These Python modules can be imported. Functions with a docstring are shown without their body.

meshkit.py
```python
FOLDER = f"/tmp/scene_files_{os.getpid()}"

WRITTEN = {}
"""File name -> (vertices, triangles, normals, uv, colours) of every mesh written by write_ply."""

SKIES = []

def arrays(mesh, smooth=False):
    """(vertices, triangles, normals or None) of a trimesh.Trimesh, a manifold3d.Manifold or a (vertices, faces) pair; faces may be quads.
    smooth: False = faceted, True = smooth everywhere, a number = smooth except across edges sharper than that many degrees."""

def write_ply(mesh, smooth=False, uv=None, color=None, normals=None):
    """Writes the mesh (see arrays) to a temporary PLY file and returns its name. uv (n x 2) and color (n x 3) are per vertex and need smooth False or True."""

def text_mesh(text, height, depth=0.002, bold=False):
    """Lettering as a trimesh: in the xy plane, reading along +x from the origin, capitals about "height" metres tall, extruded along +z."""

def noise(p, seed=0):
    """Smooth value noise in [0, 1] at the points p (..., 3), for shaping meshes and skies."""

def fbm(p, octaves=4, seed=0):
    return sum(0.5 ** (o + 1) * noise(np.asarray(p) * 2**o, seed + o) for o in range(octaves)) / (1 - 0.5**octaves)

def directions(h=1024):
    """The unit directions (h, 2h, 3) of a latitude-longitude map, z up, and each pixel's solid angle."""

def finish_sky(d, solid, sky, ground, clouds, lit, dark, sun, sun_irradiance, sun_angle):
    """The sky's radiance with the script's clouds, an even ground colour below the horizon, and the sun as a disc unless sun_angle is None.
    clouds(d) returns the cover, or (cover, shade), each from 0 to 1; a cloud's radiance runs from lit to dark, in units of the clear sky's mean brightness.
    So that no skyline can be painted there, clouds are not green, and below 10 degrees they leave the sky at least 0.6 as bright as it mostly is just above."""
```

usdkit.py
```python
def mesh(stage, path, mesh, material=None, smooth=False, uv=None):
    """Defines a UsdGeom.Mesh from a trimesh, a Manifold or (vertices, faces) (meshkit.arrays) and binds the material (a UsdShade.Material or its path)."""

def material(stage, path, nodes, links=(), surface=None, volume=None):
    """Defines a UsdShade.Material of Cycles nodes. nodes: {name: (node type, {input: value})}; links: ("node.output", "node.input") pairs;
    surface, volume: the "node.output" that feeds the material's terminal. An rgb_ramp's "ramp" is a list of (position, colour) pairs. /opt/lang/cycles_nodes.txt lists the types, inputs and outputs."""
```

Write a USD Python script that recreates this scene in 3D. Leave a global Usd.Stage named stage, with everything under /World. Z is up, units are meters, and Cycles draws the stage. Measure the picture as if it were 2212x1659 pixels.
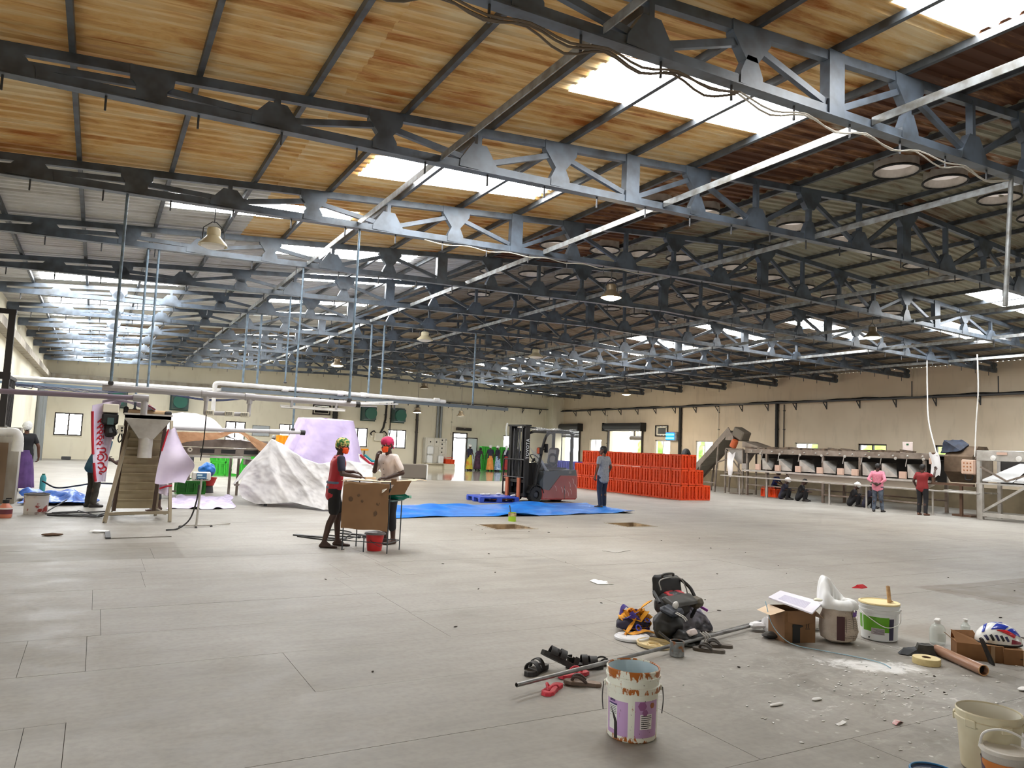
import math, random
import numpy as np, trimesh, manifold3d, usdkit, meshkit
from pxr import Usd, UsdGeom, UsdLux, UsdShade, Gf, Sdf
from shapely.geometry import Polygon
PI = math.pi
rng = random.Random(7)
stage = Usd.Stage.CreateInMemory()
UsdGeom.SetStageUpAxis(stage, 'Z'); UsdGeom.SetStageMetersPerUnit(stage, 1.0)
W = UsdGeom.Xform.Define(stage, '/World'); stage.SetDefaultPrim(W.GetPrim())

# ---------------------------------------------------------------- camera, sky, exposure
CAM_H = 1.58
YAW, PITCH, ROLL, FPX = 0.5071, 0.085475, 0.042634, 1600.0
_f = np.array([math.sin(YAW)*math.cos(PITCH), math.cos(YAW)*math.cos(PITCH), math.sin(PITCH)])
_r = np.array([math.cos(YAW), -math.sin(YAW), 0]); _u = np.cross(_r, _f)
_R = math.cos(ROLL)*_r + math.sin(ROLL)*_u; _U = -math.sin(ROLL)*_r + math.cos(ROLL)*_u
cam = UsdGeom.Camera.Define(stage, '/World/camera')
cam.AddTransformOp().Set(Gf.Matrix4d(*_R, 0, *_U, 0, *(-_f), 0, 0, 0, CAM_H, 1))
cam.CreateHorizontalApertureAttr(36.0); cam.CreateVerticalApertureAttr(36.0*1659/2212)
cam.CreateFocalLengthAttr(36.0*FPX/2212)
cam.CreateClippingRangeAttr(Gf.Vec2f(0.05, 400))
cam.CreateExposureAttr(0.22)
SKY = 1.6            # radiance of the overcast sky
SKYLIGHT = 24.0      # radiance of a backlit fibreglass roof light
LAMP = 260.0
dome = UsdLux.DomeLight.Define(stage, '/World/sky_dome')
dome.CreateIntensityAttr(SKY); dome.CreateColorAttr(Gf.Vec3f(0.93, 0.97, 1.0))

# ---------------------------------------------------------------- materials
def lin(c):
    return tuple(((x/255)/12.92 if x <= 10.3 else ((x/255+0.055)/1.055)**2.4) for x in c)
_mats = {}
def mat(name, c, rough=0.6, metal=0.0, c2=None, scale=6.0, lo=0.35, hi=0.65, stretch=None, bump=0.0, bscale=None, spec=0.5, trans=0.0, alpha=None, coat=0.0, emit=None, rnd=0.0, detail=4, distort=0.0):
    """Principled material in sRGB colours; c2 = second colour mixed in by noise over the object's own coordinates."""
    if name in _mats: return _mats[name]
    P = {'roughness': rough, 'metallic': metal, 'specular_ior_level': spec, 'base_color': lin(c)}
    if trans: P['transmission_weight'] = trans
    if coat: P['coat_weight'] = coat
    if emit: P['emission_color'] = lin(emit[0]); P['emission_strength'] = emit[1]
    n, l = {'p': ('principled_bsdf', P)}, []
    if c2 is not None or bump:
        n['t'] = ('texture_coordinate', {}); n['m'] = ('mapping', {'scale': stretch or (1, 1, 1)})
        l.append(('t.object', 'm.vector'))
    src = None
    if c2 is not None:
        n['n'] = ('noise_texture', {'scale': scale, 'detail': detail, 'distortion': distort})
        n['r'] = ('rgb_ramp', {'ramp': [(lo, lin(c)), (hi, lin(c2))]})
        l += [('m.vector', 'n.vector'), ('n.fac', 'r.fac')]; src = 'r.color'
    if rnd:
        n['o'] = ('object_info', {}); n['mr'] = ('map_range', {'to_min': 1-rnd, 'to_max': 1+rnd})
        n['hs'] = ('hsv', {'color': lin(c)}); l += [('o.random', 'mr.value'), ('mr.result', 'hs.value')]
        if src: l.append((src, 'hs.color'))
        src = 'hs.color'
    if src: l.append((src, 'p.base_color'))
    if bump:
        n['bn'] = ('noise_texture', {'scale': bscale or scale, 'detail': 3}); n['b'] = ('bump', {'strength': bump, 'distance': 0.02})
        l += [('m.vector', 'bn.vector'), ('bn.fac', 'b.height'), ('b.normal', 'p.normal')]
    _mats[name] = usdkit.material(stage, '/World/Looks/'+name, n, l, surface='p.BSDF')
    return _mats[name]
def rawmat(name, nodes, links, surface):
    if name not in _mats: _mats[name] = usdkit.material(stage, '/World/Looks/'+name, nodes, links, surface=surface)
    return _mats[name]
def film(name, c, alpha, rough=0.12):
    """See-through plastic film: transparent mixed with a glossy/diffuse sheet."""
    return rawmat(name, {'t': ('transparent_bsdf', {'color': (1, 1, 1)}), 'p': ('principled_bsdf', {'base_color': lin(c), 'roughness': rough}), 'x': ('mix_closure', {'fac': alpha})},
                  [('t.BSDF', 'x.closure1'), ('p.BSDF', 'x.closure2')], 'x.closure')

# ---------------------------------------------------------------- mesh helpers: everything is (vertices, triangles)
def tri(m):
    if isinstance(m, trimesh.Trimesh): return np.array(m.vertices, float), np.array(m.faces, int)
    if hasattr(m, 'to_mesh'):
        q = m.to_mesh(); return np.array(q.vert_properties[:, :3], float), np.array(q.tri_verts, int)
    v, f = np.asarray(m[0], float), np.asarray(m[1], int)
    if f.shape[1] == 4: f = np.vstack([f[:, [0, 1, 2]], f[:, [0, 2, 3]]])
    return v, f
def cat(*ms):
    if len(ms) == 1 and isinstance(ms[0], list): ms = ms[0]
    vs, fs, k = [], [], 0
    for m in ms:
        v, f = tri(m); vs.append(v); fs.append(f+k); k += len(v)
    return np.vstack(vs), np.vstack(fs)
def mv(m, loc=(0, 0, 0), rz=0, rx=0, ry=0, s=1):
    v, f = tri(m); v = v*np.asarray(s, float)
    for ang, a, b in ((rx, 1, 2), (ry, 2, 0), (rz, 0, 1)):
        if ang:
            c_, s_ = math.cos(ang), math.sin(ang); w = v.copy()
            w[:, a] = c_*v[:, a]-s_*v[:, b]; w[:, b] = s_*v[:, a]+c_*v[:, b]; v = w
    return v+np.asarray(loc, float), f
def box(c, s, rz=0, rx=0, ry=0, bev=0.0):
    h = np.array(s, float)/2
    if bev:
        b = min(bev, *(h*0.9)); pts = []
        for i in (-1, 1):
            for j in (-1, 1):
                for k in (-1, 1):
                    pts += [(i*(h[0]-b), j*(h[1]-b), k*h[2]), (i*(h[0]-b), j*h[1], k*(h[2]-b)), (i*h[0], j*(h[1]-b), k*(h[2]-b))]
        m = manifold3d.Manifold.hull_points(np.array(pts))
        return mv(m, c, rz, rx, ry)
    v = np.array([(x, y, z) for x in (-1, 1) for y in (-1, 1) for z in (-1, 1)], float)*h
    f = np.array([(0, 1, 3, 2), (4, 6, 7, 5), (0, 4, 5, 1), (2, 3, 7, 6), (0, 2, 6, 4), (1, 5, 7, 3)])
    return mv((v, f), c, rz, rx, ry)
def span(a, b, w, h=None, up=(0, 0, 1)):
    """A bar of section w (sideways) x h from a to b."""
    a, b = np.asarray(a, float), np.asarray(b, float); d = b-a; L = np.linalg.norm(d); d = d/L; h = h or w
    up = np.asarray(up, float)
    if abs(d@up) > 0.98: up = np.array([0, 1.0, 0])
    s = np.cross(d, up); s /= np.linalg.norm(s); u = np.cross(s, d)
    v = np.array([p+s*i*w/2+u*j*h/2 for p in (a, b) for i, j in ((-1, -1), (1, -1), (1, 1), (-1, 1))])
    f = np.array([(0, 3, 2, 1), (4, 5, 6, 7), (0, 1, 5, 4), (1, 2, 6, 5), (2, 3, 7, 6), (3, 0, 4, 7)])
    return tri((v, f))
def tube(pts, r, n=8, cap=True):
    P = np.asarray(pts, float); k = len(P); R = np.full(k, r) if np.ndim(r) == 0 else np.asarray(r, float)
    T = np.gradient(P, axis=0); T /= np.maximum(np.linalg.norm(T, axis=1, keepdims=True), 1e-9)
    u = np.cross(T[0], (0, 0, 1.0) if abs(T[0][2]) < 0.9 else (1.0, 0, 0)); u /= np.linalg.norm(u)
    vs = []
    for i in range(k):
        u = u-T[i]*(u@T[i]); u /= max(np.linalg.norm(u), 1e-9); w = np.cross(T[i], u)
        a = np.arange(n)/n*2*PI
        vs.append(P[i]+R[i]*(np.cos(a)[:, None]*u+np.sin(a)[:, None]*w))
    v = np.vstack(vs); f = []
    for i in range(k-1):
        for j in range(n):
            a, b = i*n+j, i*n+(j+1) % n; f += [(a, b, b+n), (a, b+n, a+n)]
    if cap:
        v = np.vstack([v, P[0], P[-1]])
        for j in range(n):
            f.append((k*n, (j+1) % n, j)); f.append((k*n+1, (k-1)*n+j, (k-1)*n+(j+1) % n))
    return v, np.array(f)
def rod(a, b, r, n=10): return tube([a, b], r, n)
def pipe(a, b, r, t, n=20):
    a, b = np.asarray(a, float), np.asarray(b, float); L = np.linalg.norm(b-a)
    return orient(lathe([(r, 0), (r, L), (r-t, L), (r-t, 0), (r, 0)], n), a, b)
def orient(m, a, b):
    v, f = tri(m); d = np.asarray(b, float)-np.asarray(a, float); d /= np.linalg.norm(d)
    x = np.cross((0, 1.0, 0) if abs(d[1]) < 0.9 else (1.0, 0, 0), d); x /= np.linalg.norm(x); y = np.cross(d, x)
    return v[:, :1]*x+v[:, 1:2]*y+v[:, 2:3]*d+np.asarray(a, float), f
def lathe(prof, n=24, a0=0, a1=2*PI):
    full = abs(a1-a0-2*PI) < 1e-6; P = np.asarray(prof, float); k = len(P); m = n if full else n+1
    A = a0+(a1-a0)*np.arange(m)/n
    v = np.array([(r*math.cos(t), r*math.sin(t), z) for t in A for r, z in P]); f = []
    for i in range(n):
        for j in range(k-1):
            a, b, c, d = i*k+j, ((i+1) % m)*k+j, ((i+1) % m)*k+j+1, i*k+j+1
            if P[j][0] > 1e-9: f.append((a, b, c))
            if P[j+1][0] > 1e-9: f.append((a, c, d))
            if P[j][0] <= 1e-9 and P[j+1][0] <= 1e-9: pass
    return v, np.array(f)
def prism(poly, t, o=(0, 0, 0), ux=(1, 0, 0), uy=(0, 1, 0)):
    """A plate of thickness t, outline poly (2-D) laid out along ux, uy from o, centred on that plane."""
    v, f = tri(trimesh.creation.extrude_polygon(Polygon(poly) if not isinstance(poly, Polygon) else poly, t, engine='earcut'))
    ux, uy = np.asarray(ux, float), np.asarray(uy, float); un = np.cross(ux, uy)
    return v[:, :1]*ux+v[:, 1:2]*uy+(v[:, 2:3]-t/2)*un+np.asarray(o, float), f
def hull(*balls):
    """Hull of spheres (x, y, z, r)."""
    return manifold3d.Manifold.batch_hull([manifold3d.Manifold.sphere(b[3], 14).translate(b[:3]) for b in balls])
def hullp(pts): return tri(manifold3d.Manifold.hull_points(np.asarray(pts, float)))
def ell(c, r, sub=2, rz=0, rx=0, ry=0):
    m = trimesh.creation.icosphere(subdivisions=sub); return mv((np.array(m.vertices)*np.asarray(r, float), m.faces), c, rz, rx, ry)
def torus(R, r, n=24, k=8, a0=0, a1=2*PI):
    full = abs(a1-a0-2*PI) < 1e-6
    A = np.linspace(a0, a1, n+1)
    return tube([(R*math.cos(t), R*math.sin(t), 0) for t in A], r, k, cap=not full)
def curve(pts, n=24):
    """Catmull-Rom through pts."""
    P = np.asarray(pts, float); P = np.vstack([2*P[0]-P[1], P, 2*P[-1]-P[-2]]); out = []
    per = max(2, n//(len(P)-3))
    for i in range(1, len(P)-2):
        for t in np.linspace(0, 1, per, endpoint=False):
            a, b, c, d = P[i-1], P[i], P[i+1], P[i+2]
            out.append(0.5*((2*b)+(-a+c)*t+(2*a-5*b+4*c-d)*t*t+(-a+3*b-3*c+d)*t**3))
    out.append(P[-2]); return np.array(out)
def sheet(fn, nu, nv, t=0.004):
    """A cloth or plate of real thickness over fn(u, v) -> xyz, u and v in 0..1."""
    U, V = np.meshgrid(np.linspace(0, 1, nu), np.linspace(0, 1, nv), indexing='ij')
    P = np.stack([np.broadcast_to(q, U.shape) for q in fn(U, V)], -1).reshape(-1, 3)
    q = np.arange(nu*nv).reshape(nu, nv); a, b, c, d = q[:-1, :-1].ravel(), q[1:, :-1].ravel(), q[1:, 1:].ravel(), q[:-1, 1:].ravel()
    f = np.vstack([np.stack([a, b, c], 1), np.stack([a, c, d], 1)])
    m = trimesh.Trimesh(P, f, process=False); N = np.array(m.vertex_normals); k = len(P)
    v = np.vstack([P, P-N*t]); F = [f, f[:, ::-1]+k]
    rim = np.concatenate([q[:, 0], q[-1, 1:], q[-2::-1, -1], q[0, -2:0:-1]]); r2 = np.roll(rim, -1)
    F += [np.stack([rim, rim+k, r2], 1), np.stack([r2, rim+k, r2+k], 1)]
    return v, np.vstack(F)
def fb(p, o=4, seed=0): return meshkit.fbm(np.asarray(p, float), o, seed)-0.5
def blob(m, amp, sc, seed=0, it=0):
    """Displace a mesh along its normals by noise (crumpled cloth, bags)."""
    v, f = tri(m); t = trimesh.Trimesh(v, f, process=True)
    for _ in range(it): t = t.subdivide()
    v = np.array(t.vertices); d = (meshkit.fbm(v*sc, 3, seed)-0.5)*2*amp
    return v+np.array(t.vertex_normals)*d[:, None], np.array(t.faces)
def text(s, h, o, ux, uy, depth=0.003, bold=True, center=True):
    v, f = tri(meshkit.text_mesh(s, h, depth, bold))
    if center: v[:, 0] -= (v[:, 0].min()+v[:, 0].max())/2; v[:, 1] -= (v[:, 1].min()+v[:, 1].max())/2
    ux, uy = np.asarray(ux, float), np.asarray(uy, float); un = np.cross(ux, uy)
    return v[:, :1]*ux+v[:, 1:2]*uy+v[:, 2:3]*un+np.asarray(o, float), f

# ---------------------------------------------------------------- scene tree helpers
_used = {}
def numbered(parent, name):
    k = _used.get((parent, name), 0); _used[(parent, name)] = k+1
    return f'{parent}/{name}' if k == 0 else f'{parent}/{name}_{k:03d}'
def _path(p): return '/World' if p is None else (p if isinstance(p, str) else str(p.GetPath()))
def tag(o, label=None, cat_=None, group=None, kind=None):
    for k, x in (('label', label), ('category', cat_), ('group', group), ('kind', kind)):
        if x: o.SetCustomDataByKey(k, x)
    return o
def obj(name, m, material, parent=None, smooth=30, label=None, kind=None):
    p = usdkit.mesh(stage, numbered(_path(parent), name), tri(m), material, smooth=smooth).GetPrim()
    return tag(p, label, None, None, kind)
def thing(name, label, cat_, loc=(0, 0, 0), rz=0.0, group=None, kind=None, rx=0.0, ry=0.0):
    x = UsdGeom.Xform.Define(stage, numbered('/World', name)); x.AddTranslateOp().Set(Gf.Vec3d(*map(float, loc)))
    if rz: x.AddRotateZOp().Set(math.degrees(rz))
    if ry: x.AddRotateYOp().Set(math.degrees(ry))
    if rx: x.AddRotateXOp().Set(math.degrees(rx))
    return tag(x.GetPrim(), label, cat_, group, kind)
def single(name, m, material, label, cat_, group=None, kind=None, smooth=30):
    return tag(obj(name, m, material, None, smooth), label, cat_, group, kind)
def dup(root, loc, rz=0.0, label=None, group=None):
    was = root.GetCustomData(); name = root.GetName()
    base = name[:-4] if len(name) > 4 and name[-4] == '_' and name[-3:].isdigit() else name
    r = thing(base, label or was.get('label'), was.get('category'), loc, rz, group or was.get('group'), was.get('kind'))
    r.GetReferences().AddInternalReference(root.GetPath()); r.SetInstanceable(True)
    return r
ORD = 'first second third fourth fifth sixth seventh eighth ninth tenth eleventh twelfth thirteenth fourteenth fifteenth sixteenth seventeenth eighteenth nineteenth twentieth'.split()
ORD += ['twenty-'+w for w in ORD[:9]]+['thirtieth']+['thirty-'+w for w in ORD[:9]]
# ---------------------------------------------------------------- graph helper and the world-space surfaces
class G:
    def __init__(s): s.n, s.l, s.k = {}, [], 0
    def add(s, kind, out, **inp):
        s.k += 1; nm = f'n{s.k}'; vals = {}
        for k, v in inp.items():
            if isinstance(v, str) and '.' in v: s.l.append((v, f'{nm}.{k}'))
            else: vals[k] = v
        s.n[nm] = (kind, vals); return f'{nm}.{out}'
    def m(s, op, a, b=0.0, c=None):
        i = dict(math_type=op, value1=a, value2=b)
        if c is not None: i['value3'] = c
        return s.add('math', 'value', **i)
    def rng(s, v, a, b, c=0.0, d=1.0, smooth=True): return s.add('map_range', 'result', range_type='smoothstep' if smooth else 'linear', value=v, from_min=a, from_max=b, to_min=c, to_max=d, clamp=True)
    def noise(s, vec, scale, detail=4.0, rough=0.5, dist=0.0): return s.add('noise_texture', 'fac', vector=vec, scale=scale, detail=detail, roughness=rough, distortion=dist)
    def mix(s, f, a, b): return s.add('mix_color', 'result', fac=f, a=a, b=b)
    def done(s, name, surface): return rawmat(name, s.n, s.l, surface)

def floor_material(near_=True):
    g = G(); pos = g.add('geometry', 'position'); xyz = g.add('separate_xyz', 'x', vector=pos); b = xyz.split('.')[0]; X, Y = b+'.x', b+'.y'
    n1, n2, n3 = g.noise(pos, 0.45, 5.0, 0.6), g.noise(pos, 2.6, 6.0, 0.65), g.noise(pos, 22.0, 3.0)
    st = g.add('mapping', 'vector', vector=pos, scale=(0.35, 2.2, 1.0)); n4 = g.noise(st, 1.6, 6.0, 0.7, 0.6)
    s = g.m('add', g.m('multiply', n1, 0.45), g.m('add', g.m('multiply', n2, 0.25), g.m('multiply', n4, 0.3)))
    col = g.add('rgb_ramp', 'color', fac=s, ramp=[(0.28, lin((116, 110, 102))), (0.5, lin((152, 147, 139))), (0.72, lin((172, 169, 162)))])
    col = g.mix(g.rng(n3, 0.35, 0.75, 0.0, 0.22), col, lin((112, 108, 101)))
    # dull dark slab patches: left platform slab, right wet patch
    def rect(x0, x1, y0, y1, soft=0.25, warp=0.5):
        wx = g.m('add', X, g.m('multiply', g.m('subtract', n2, 0.5), warp)); wy = g.m('add', Y, g.m('multiply', g.m('subtract', n4, 0.5), warp))
        a = g.m('multiply', g.rng(wx, x0, x0+soft), g.rng(wx, x1-soft, x1, 1.0, 0.0))
        return g.m('multiply', a, g.m('multiply', g.rng(wy, y0, y0+soft), g.rng(wy, y1-soft, y1, 1.0, 0.0)))
    col = g.mix(g.m('multiply', rect(9.3, 13.5, 4.7, 6.0, 0.15, 0.7), 0.75), col, lin((112, 100, 86)))
    col = g.mix(g.m('multiply', rect(-2.5, 1.14, 10.42, 11.95, 0.05, 0.0), 0.6), col, lin((122, 116, 106)))
    col = g.mix(g.m('multiply', rect(6.6, 7.6, 3.9, 4.7, 0.3, 0.5), 0.5), col, lin((122, 108, 92)))
    if near_:
        # dried plaster and paint spatter around the painters' things
        dx, dy = g.m('subtract', X, 5.1), g.m('multiply', g.m('subtract', Y, 3.25), 1.2)
        r = g.m('sqrt', g.m('add', g.m('multiply', dx, dx), g.m('multiply', dy, dy)))
        near = g.rng(r, 0.6, 2.5, 1.0, 0.0)
        dirt = g.m('multiply', near, g.rng(g.noise(pos, 2.1, 6.0, 0.7, 0.8), 0.42, 0.62))
        col = g.mix(g.m('multiply', dirt, 0.42), col, lin((96, 90, 80)))
        vor = g.add('voronoi_texture', 'distance', vector=pos, scale=11.0, randomness=1.0)
        dots = g.m('multiply', g.rng(vor, 0.09, 0.16, 1.0, 0.0), g.m('multiply', near, g.rng(g.noise(pos, 5.0, 2.0), 0.44, 0.58)))
        smear = g.m('multiply', g.rng(r, 0.3, 1.7, 1.0, 0.0), g.rng(g.noise(g.add('mapping', 'vector', vector=pos, rotation=(0, 0, 0.5), scale=(1.0, 2.4, 1.0)), 3.6, 8.0, 0.75, 1.2), 0.56, 0.68))
        col = g.mix(g.m('minimum', g.m('add', g.m('multiply', dots, 0.85), g.m('multiply', smear, 0.7)), 0.9), col, lin((214, 211, 205)))
        px, py = g.m('subtract', X, 5.45), g.m('subtract', Y, 3.78)
        u = g.m('add', g.m('multiply', px, 0.8), g.m('multiply', py, -0.6)); v = g.m('add', g.m('multiply', px, 0.6), g.m('multiply', py, 0.8))
        e = g.m('add', g.m('multiply', g.m('multiply', u, u), 6.0), g.m('multiply', g.m('multiply', v, v), 30.0))
        e = g.m('add', e, g.m('multiply', g.m('subtract', g.noise(pos, 5.5, 6.0, 0.7, 1.0), 0.5), 3.4))
        col = g.mix(g.rng(e, 0.1, 1.15, 0.95, 0.0), col, lin((226, 224, 220)))
    # the far bay is freshly coated and still glossy
    gl = g.m('multiply', g.rng(Y, 29.5, 30.8), g.rng(X, 2.2, 3.2))
    col = g.mix(g.m('multiply', gl, 0.6), col, lin((150, 146, 134)))
    rough = g.add('mix_float', 'result', fac=gl, a=g.rng(n2, 0.3, 0.7, 0.46, 0.62), b=0.075)
    bh = g.add('bump', 'normal', height=g.m('add', g.m('multiply', n3, 0.5), n2), strength=g.rng(gl, 0.0, 1.0, 0.18, 0.015), distance=0.01)
    g.add('principled_bsdf', 'BSDF', base_color=col, roughness=rough, normal=bh, specular_ior_level=g.rng(gl, 0.0, 1.0, 0.35, 1.0))
    return g.done('worn_concrete' if near_ else 'worn_concrete_far', f'n{g.k}.BSDF')
M_FLOORN = floor_material(); M_FLOOR = floor_material(False)

def wall_material(name, c, c2, low):
    g = G(); pos = g.add('geometry', 'position'); x = g.add('separate_xyz', 'z', vector=pos)
    n1, n2 = g.noise(pos, 0.6, 4.0), g.noise(g.add('mapping', 'vector', vector=pos, scale=(1, 1, 0.25)), 3.0, 5.0, 0.65)
    col = g.mix(g.rng(n1, 0.3, 0.7, 0.0, 0.7), lin(c), lin(c2))
    col = g.mix(g.m('multiply', g.rng(n2, 0.5, 0.72), 0.16), col, lin((150, 138, 116)))
    g.add('principled_bsdf', 'BSDF', base_color=col, roughness=0.7, specular_ior_level=0.3)
    return g.done(name, f'n{g.k}.BSDF')
M_WALL = wall_material('cream_plaster', (226, 220, 200), (216, 208, 186), 0)
M_WALLR = wall_material('buff_plaster', (224, 208, 184), (212, 194, 168), 0)
M_DADO = mat('olive_dado_paint', (126, 112, 88), 0.5, c2=(104, 92, 70), scale=1.5)
M_STEEL = mat('blue_grey_steel_paint', (92, 102, 114), 0.42, c2=(66, 70, 74), scale=3.5, lo=0.42, hi=0.68, spec=0.5)
M_PURLIN = mat('dark_purlin_paint', (78, 84, 90), 0.5, c2=(54, 52, 50), scale=5, lo=0.4, hi=0.7)
M_TIE = mat('pale_galvanised_angle', (168, 172, 174), 0.42, metal=0.35, c2=(128, 126, 120), scale=7)
M_ALU = mat('dark_window_frame', (52, 44, 40), 0.45)
M_ALU2 = mat('white_window_frame', (222, 220, 212), 0.5)
M_CONC = mat('grey_render', (172, 166, 154), 0.8, c2=(136, 126, 112), scale=3, stretch=(1, 1, .4))
M_GLASS = rawmat('window_glass', {'t': ('transparent_bsdf', {'color': (0.94, 0.96, 0.96)}), 'g': ('glossy_bsdf', {'color': (0.9, 0.9, 0.9), 'roughness': 0.03}), 'x': ('mix_closure', {'fac': 0.08})},
                 [('t.BSDF', 'x.closure1'), ('g.BSDF', 'x.closure2')], 'x.closure')
M_FROST = mat('daylit_frosted_pane', (235, 238, 236), 0.5, emit=((240, 246, 250), 6.0))
M_BLACK = mat('matt_black', (24, 23, 22), 0.6)
M_RUBBER = mat('black_rubber', (30, 29, 28), 0.65)
M_DGREY = mat('dark_grey_metal', (70, 70, 72), 0.45, metal=0.2)

# ---------------------------------------------------------------- the setting: floor
XL, XR, YB, YF = -2.5, 28.8, 45.0, -7.0
Y_SLAB = 0.03+0.945*12                       # laid slabs reach this far, a cast floor continues
def struct(name, label=None): 
    x = thing(name, label, None, kind='structure'); return x
fl = struct('floor', 'worn grey concrete floor of the hall with slab joints and paint spatter')
PITS = [(6.86, 12.68, 7.72, 13.52), (10.02, 12.70, 10.78, 13.46)]
ring = Polygon([(XL-.2, Y_SLAB), (XR+.2, Y_SLAB), (XR+.2, YB+.2), (XL-.2, YB+.2)], [[(a, b), (c, b), (c, d), (a, d)] for a, b, c, d in PITS]+[[(0.30, 12.42), (1.13, 12.52), (1.13, 12.62), (0.30, 12.52)]])
obj('floor_field', prism(ring, 0.1, (0, 0, -0.05)), M_FLOOR, fl, False)
obj('sub_floor', box(((XL+XR)/2, (YF+Y_SLAB)/2, -0.055), (XR-XL+.4, Y_SLAB-YF, 0.10)), mat('joint_dirt', (62, 58, 52), 0.9), fl, False)
KNOWN = {3: [0.44], 4: [-0.02, 3.05], 6: [0.06, 2.69], 7: [2.7], 8: [2.52], 9: [2.72, 3.5, 5.9]}
for i in range(-1, 12):
    y0, y1 = 0.03+0.945*i, 0.03+0.945*(i+1); r_ = random.Random(100+i); js = list(KNOWN.get(i, [])); x = (js[-1] if js else r_.uniform(-2, 1))
    while x > XL: x -= r_.uniform(2.3, 3.3); js.append(x)
    x = max(js) if js else 0
    while x < 17: x += r_.uniform(2.2, 3.4); js.append(x)
    js = sorted([q for q in js if XL+.5 < q < 16.5]); ed = [XL]+js+[16.5]
    for a, b in zip(ed[:-1], ed[1:]):
        t = r_.uniform(-0.0012, 0.0)
        obj('floor_slab', box(((a+b)/2, (y0+y1)/2, -0.005+t), (b-a-0.003, y1-y0-0.003, 0.01)), M_FLOORN if (y1 < 7 and b > 2) else M_FLOOR, fl, False)
obj('floor_edge', box(((16.5+XR)/2, (Y_SLAB+YF)/2, -0.01), (XR-16.5, Y_SLAB-YF, 0.02)), M_FLOOR, fl, False)
obj('floor_edge', box(((16.5+XL)/2, (-0.915+YF)/2, -0.01), (16.5-XL, -0.915-YF-.006, 0.02)), M_FLOOR, fl, False)
M_PIT = mat('pit_lining', (168, 142, 108), 0.8, c2=(112, 92, 68), scale=5)
for k, (a, b, c, d) in enumerate(PITS):
    t = thing('floor_pit', ('open square pit in the floor nearer the cardboard table' if k == 0 else 'open square pit in the floor below the man in the grey shirt'), 'pit', kind='structure')
    for nm, m in (('pit_wall', box((a-.01, (b+d)/2, -.3), (.04, d-b+.08, .6))), ('pit_wall', box((c+.01, (b+d)/2, -.3), (.04, d-b+.08, .6))), ('pit_wall', box(((a+c)/2, d+.01, -.3), (c-a, .04, .6))), ('pit_wall', box(((a+c)/2, b-.01, -.3), (c-a, .04, .6)))):
        obj(nm, mv(m, (0, 0, -0.002)), M_PIT, t)
    obj('pit_bottom', box(((a+c)/2, (b+d)/2, -.61), (c-a+.08, d-b+.08, .04)), M_PIT, t)
    fr = [span((a-.03, b-.03, .003), (c+.03, b-.03, .003), .05, .006), span((a-.03, d+.03, .003), (c+.03, d+.03, .003), .05, .006), span((a-.03, b, .003), (a-.03, d, .003), .05, .006), span((c+.03, b, .003), (c+.03, d, .003), .05, .006)]
    obj('pit_frame', cat(fr), M_CONC, t)
ch = struct('floor_channel', 'narrow open drain slot in the floor in front of the hopper elevator')
obj('channel_bottom', box((0.715, 12.52, -.13), (.9, .24, .04)), M_BLACK, ch)
obj('channel_lip', box((0.27, 12.80, .012), (.07, .78, .024)), M_DGREY, ch)
cv = [(7.17, 9.72), (7.30, 9.50), (7.70, 9.67), (7.56, 9.86)]
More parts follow.
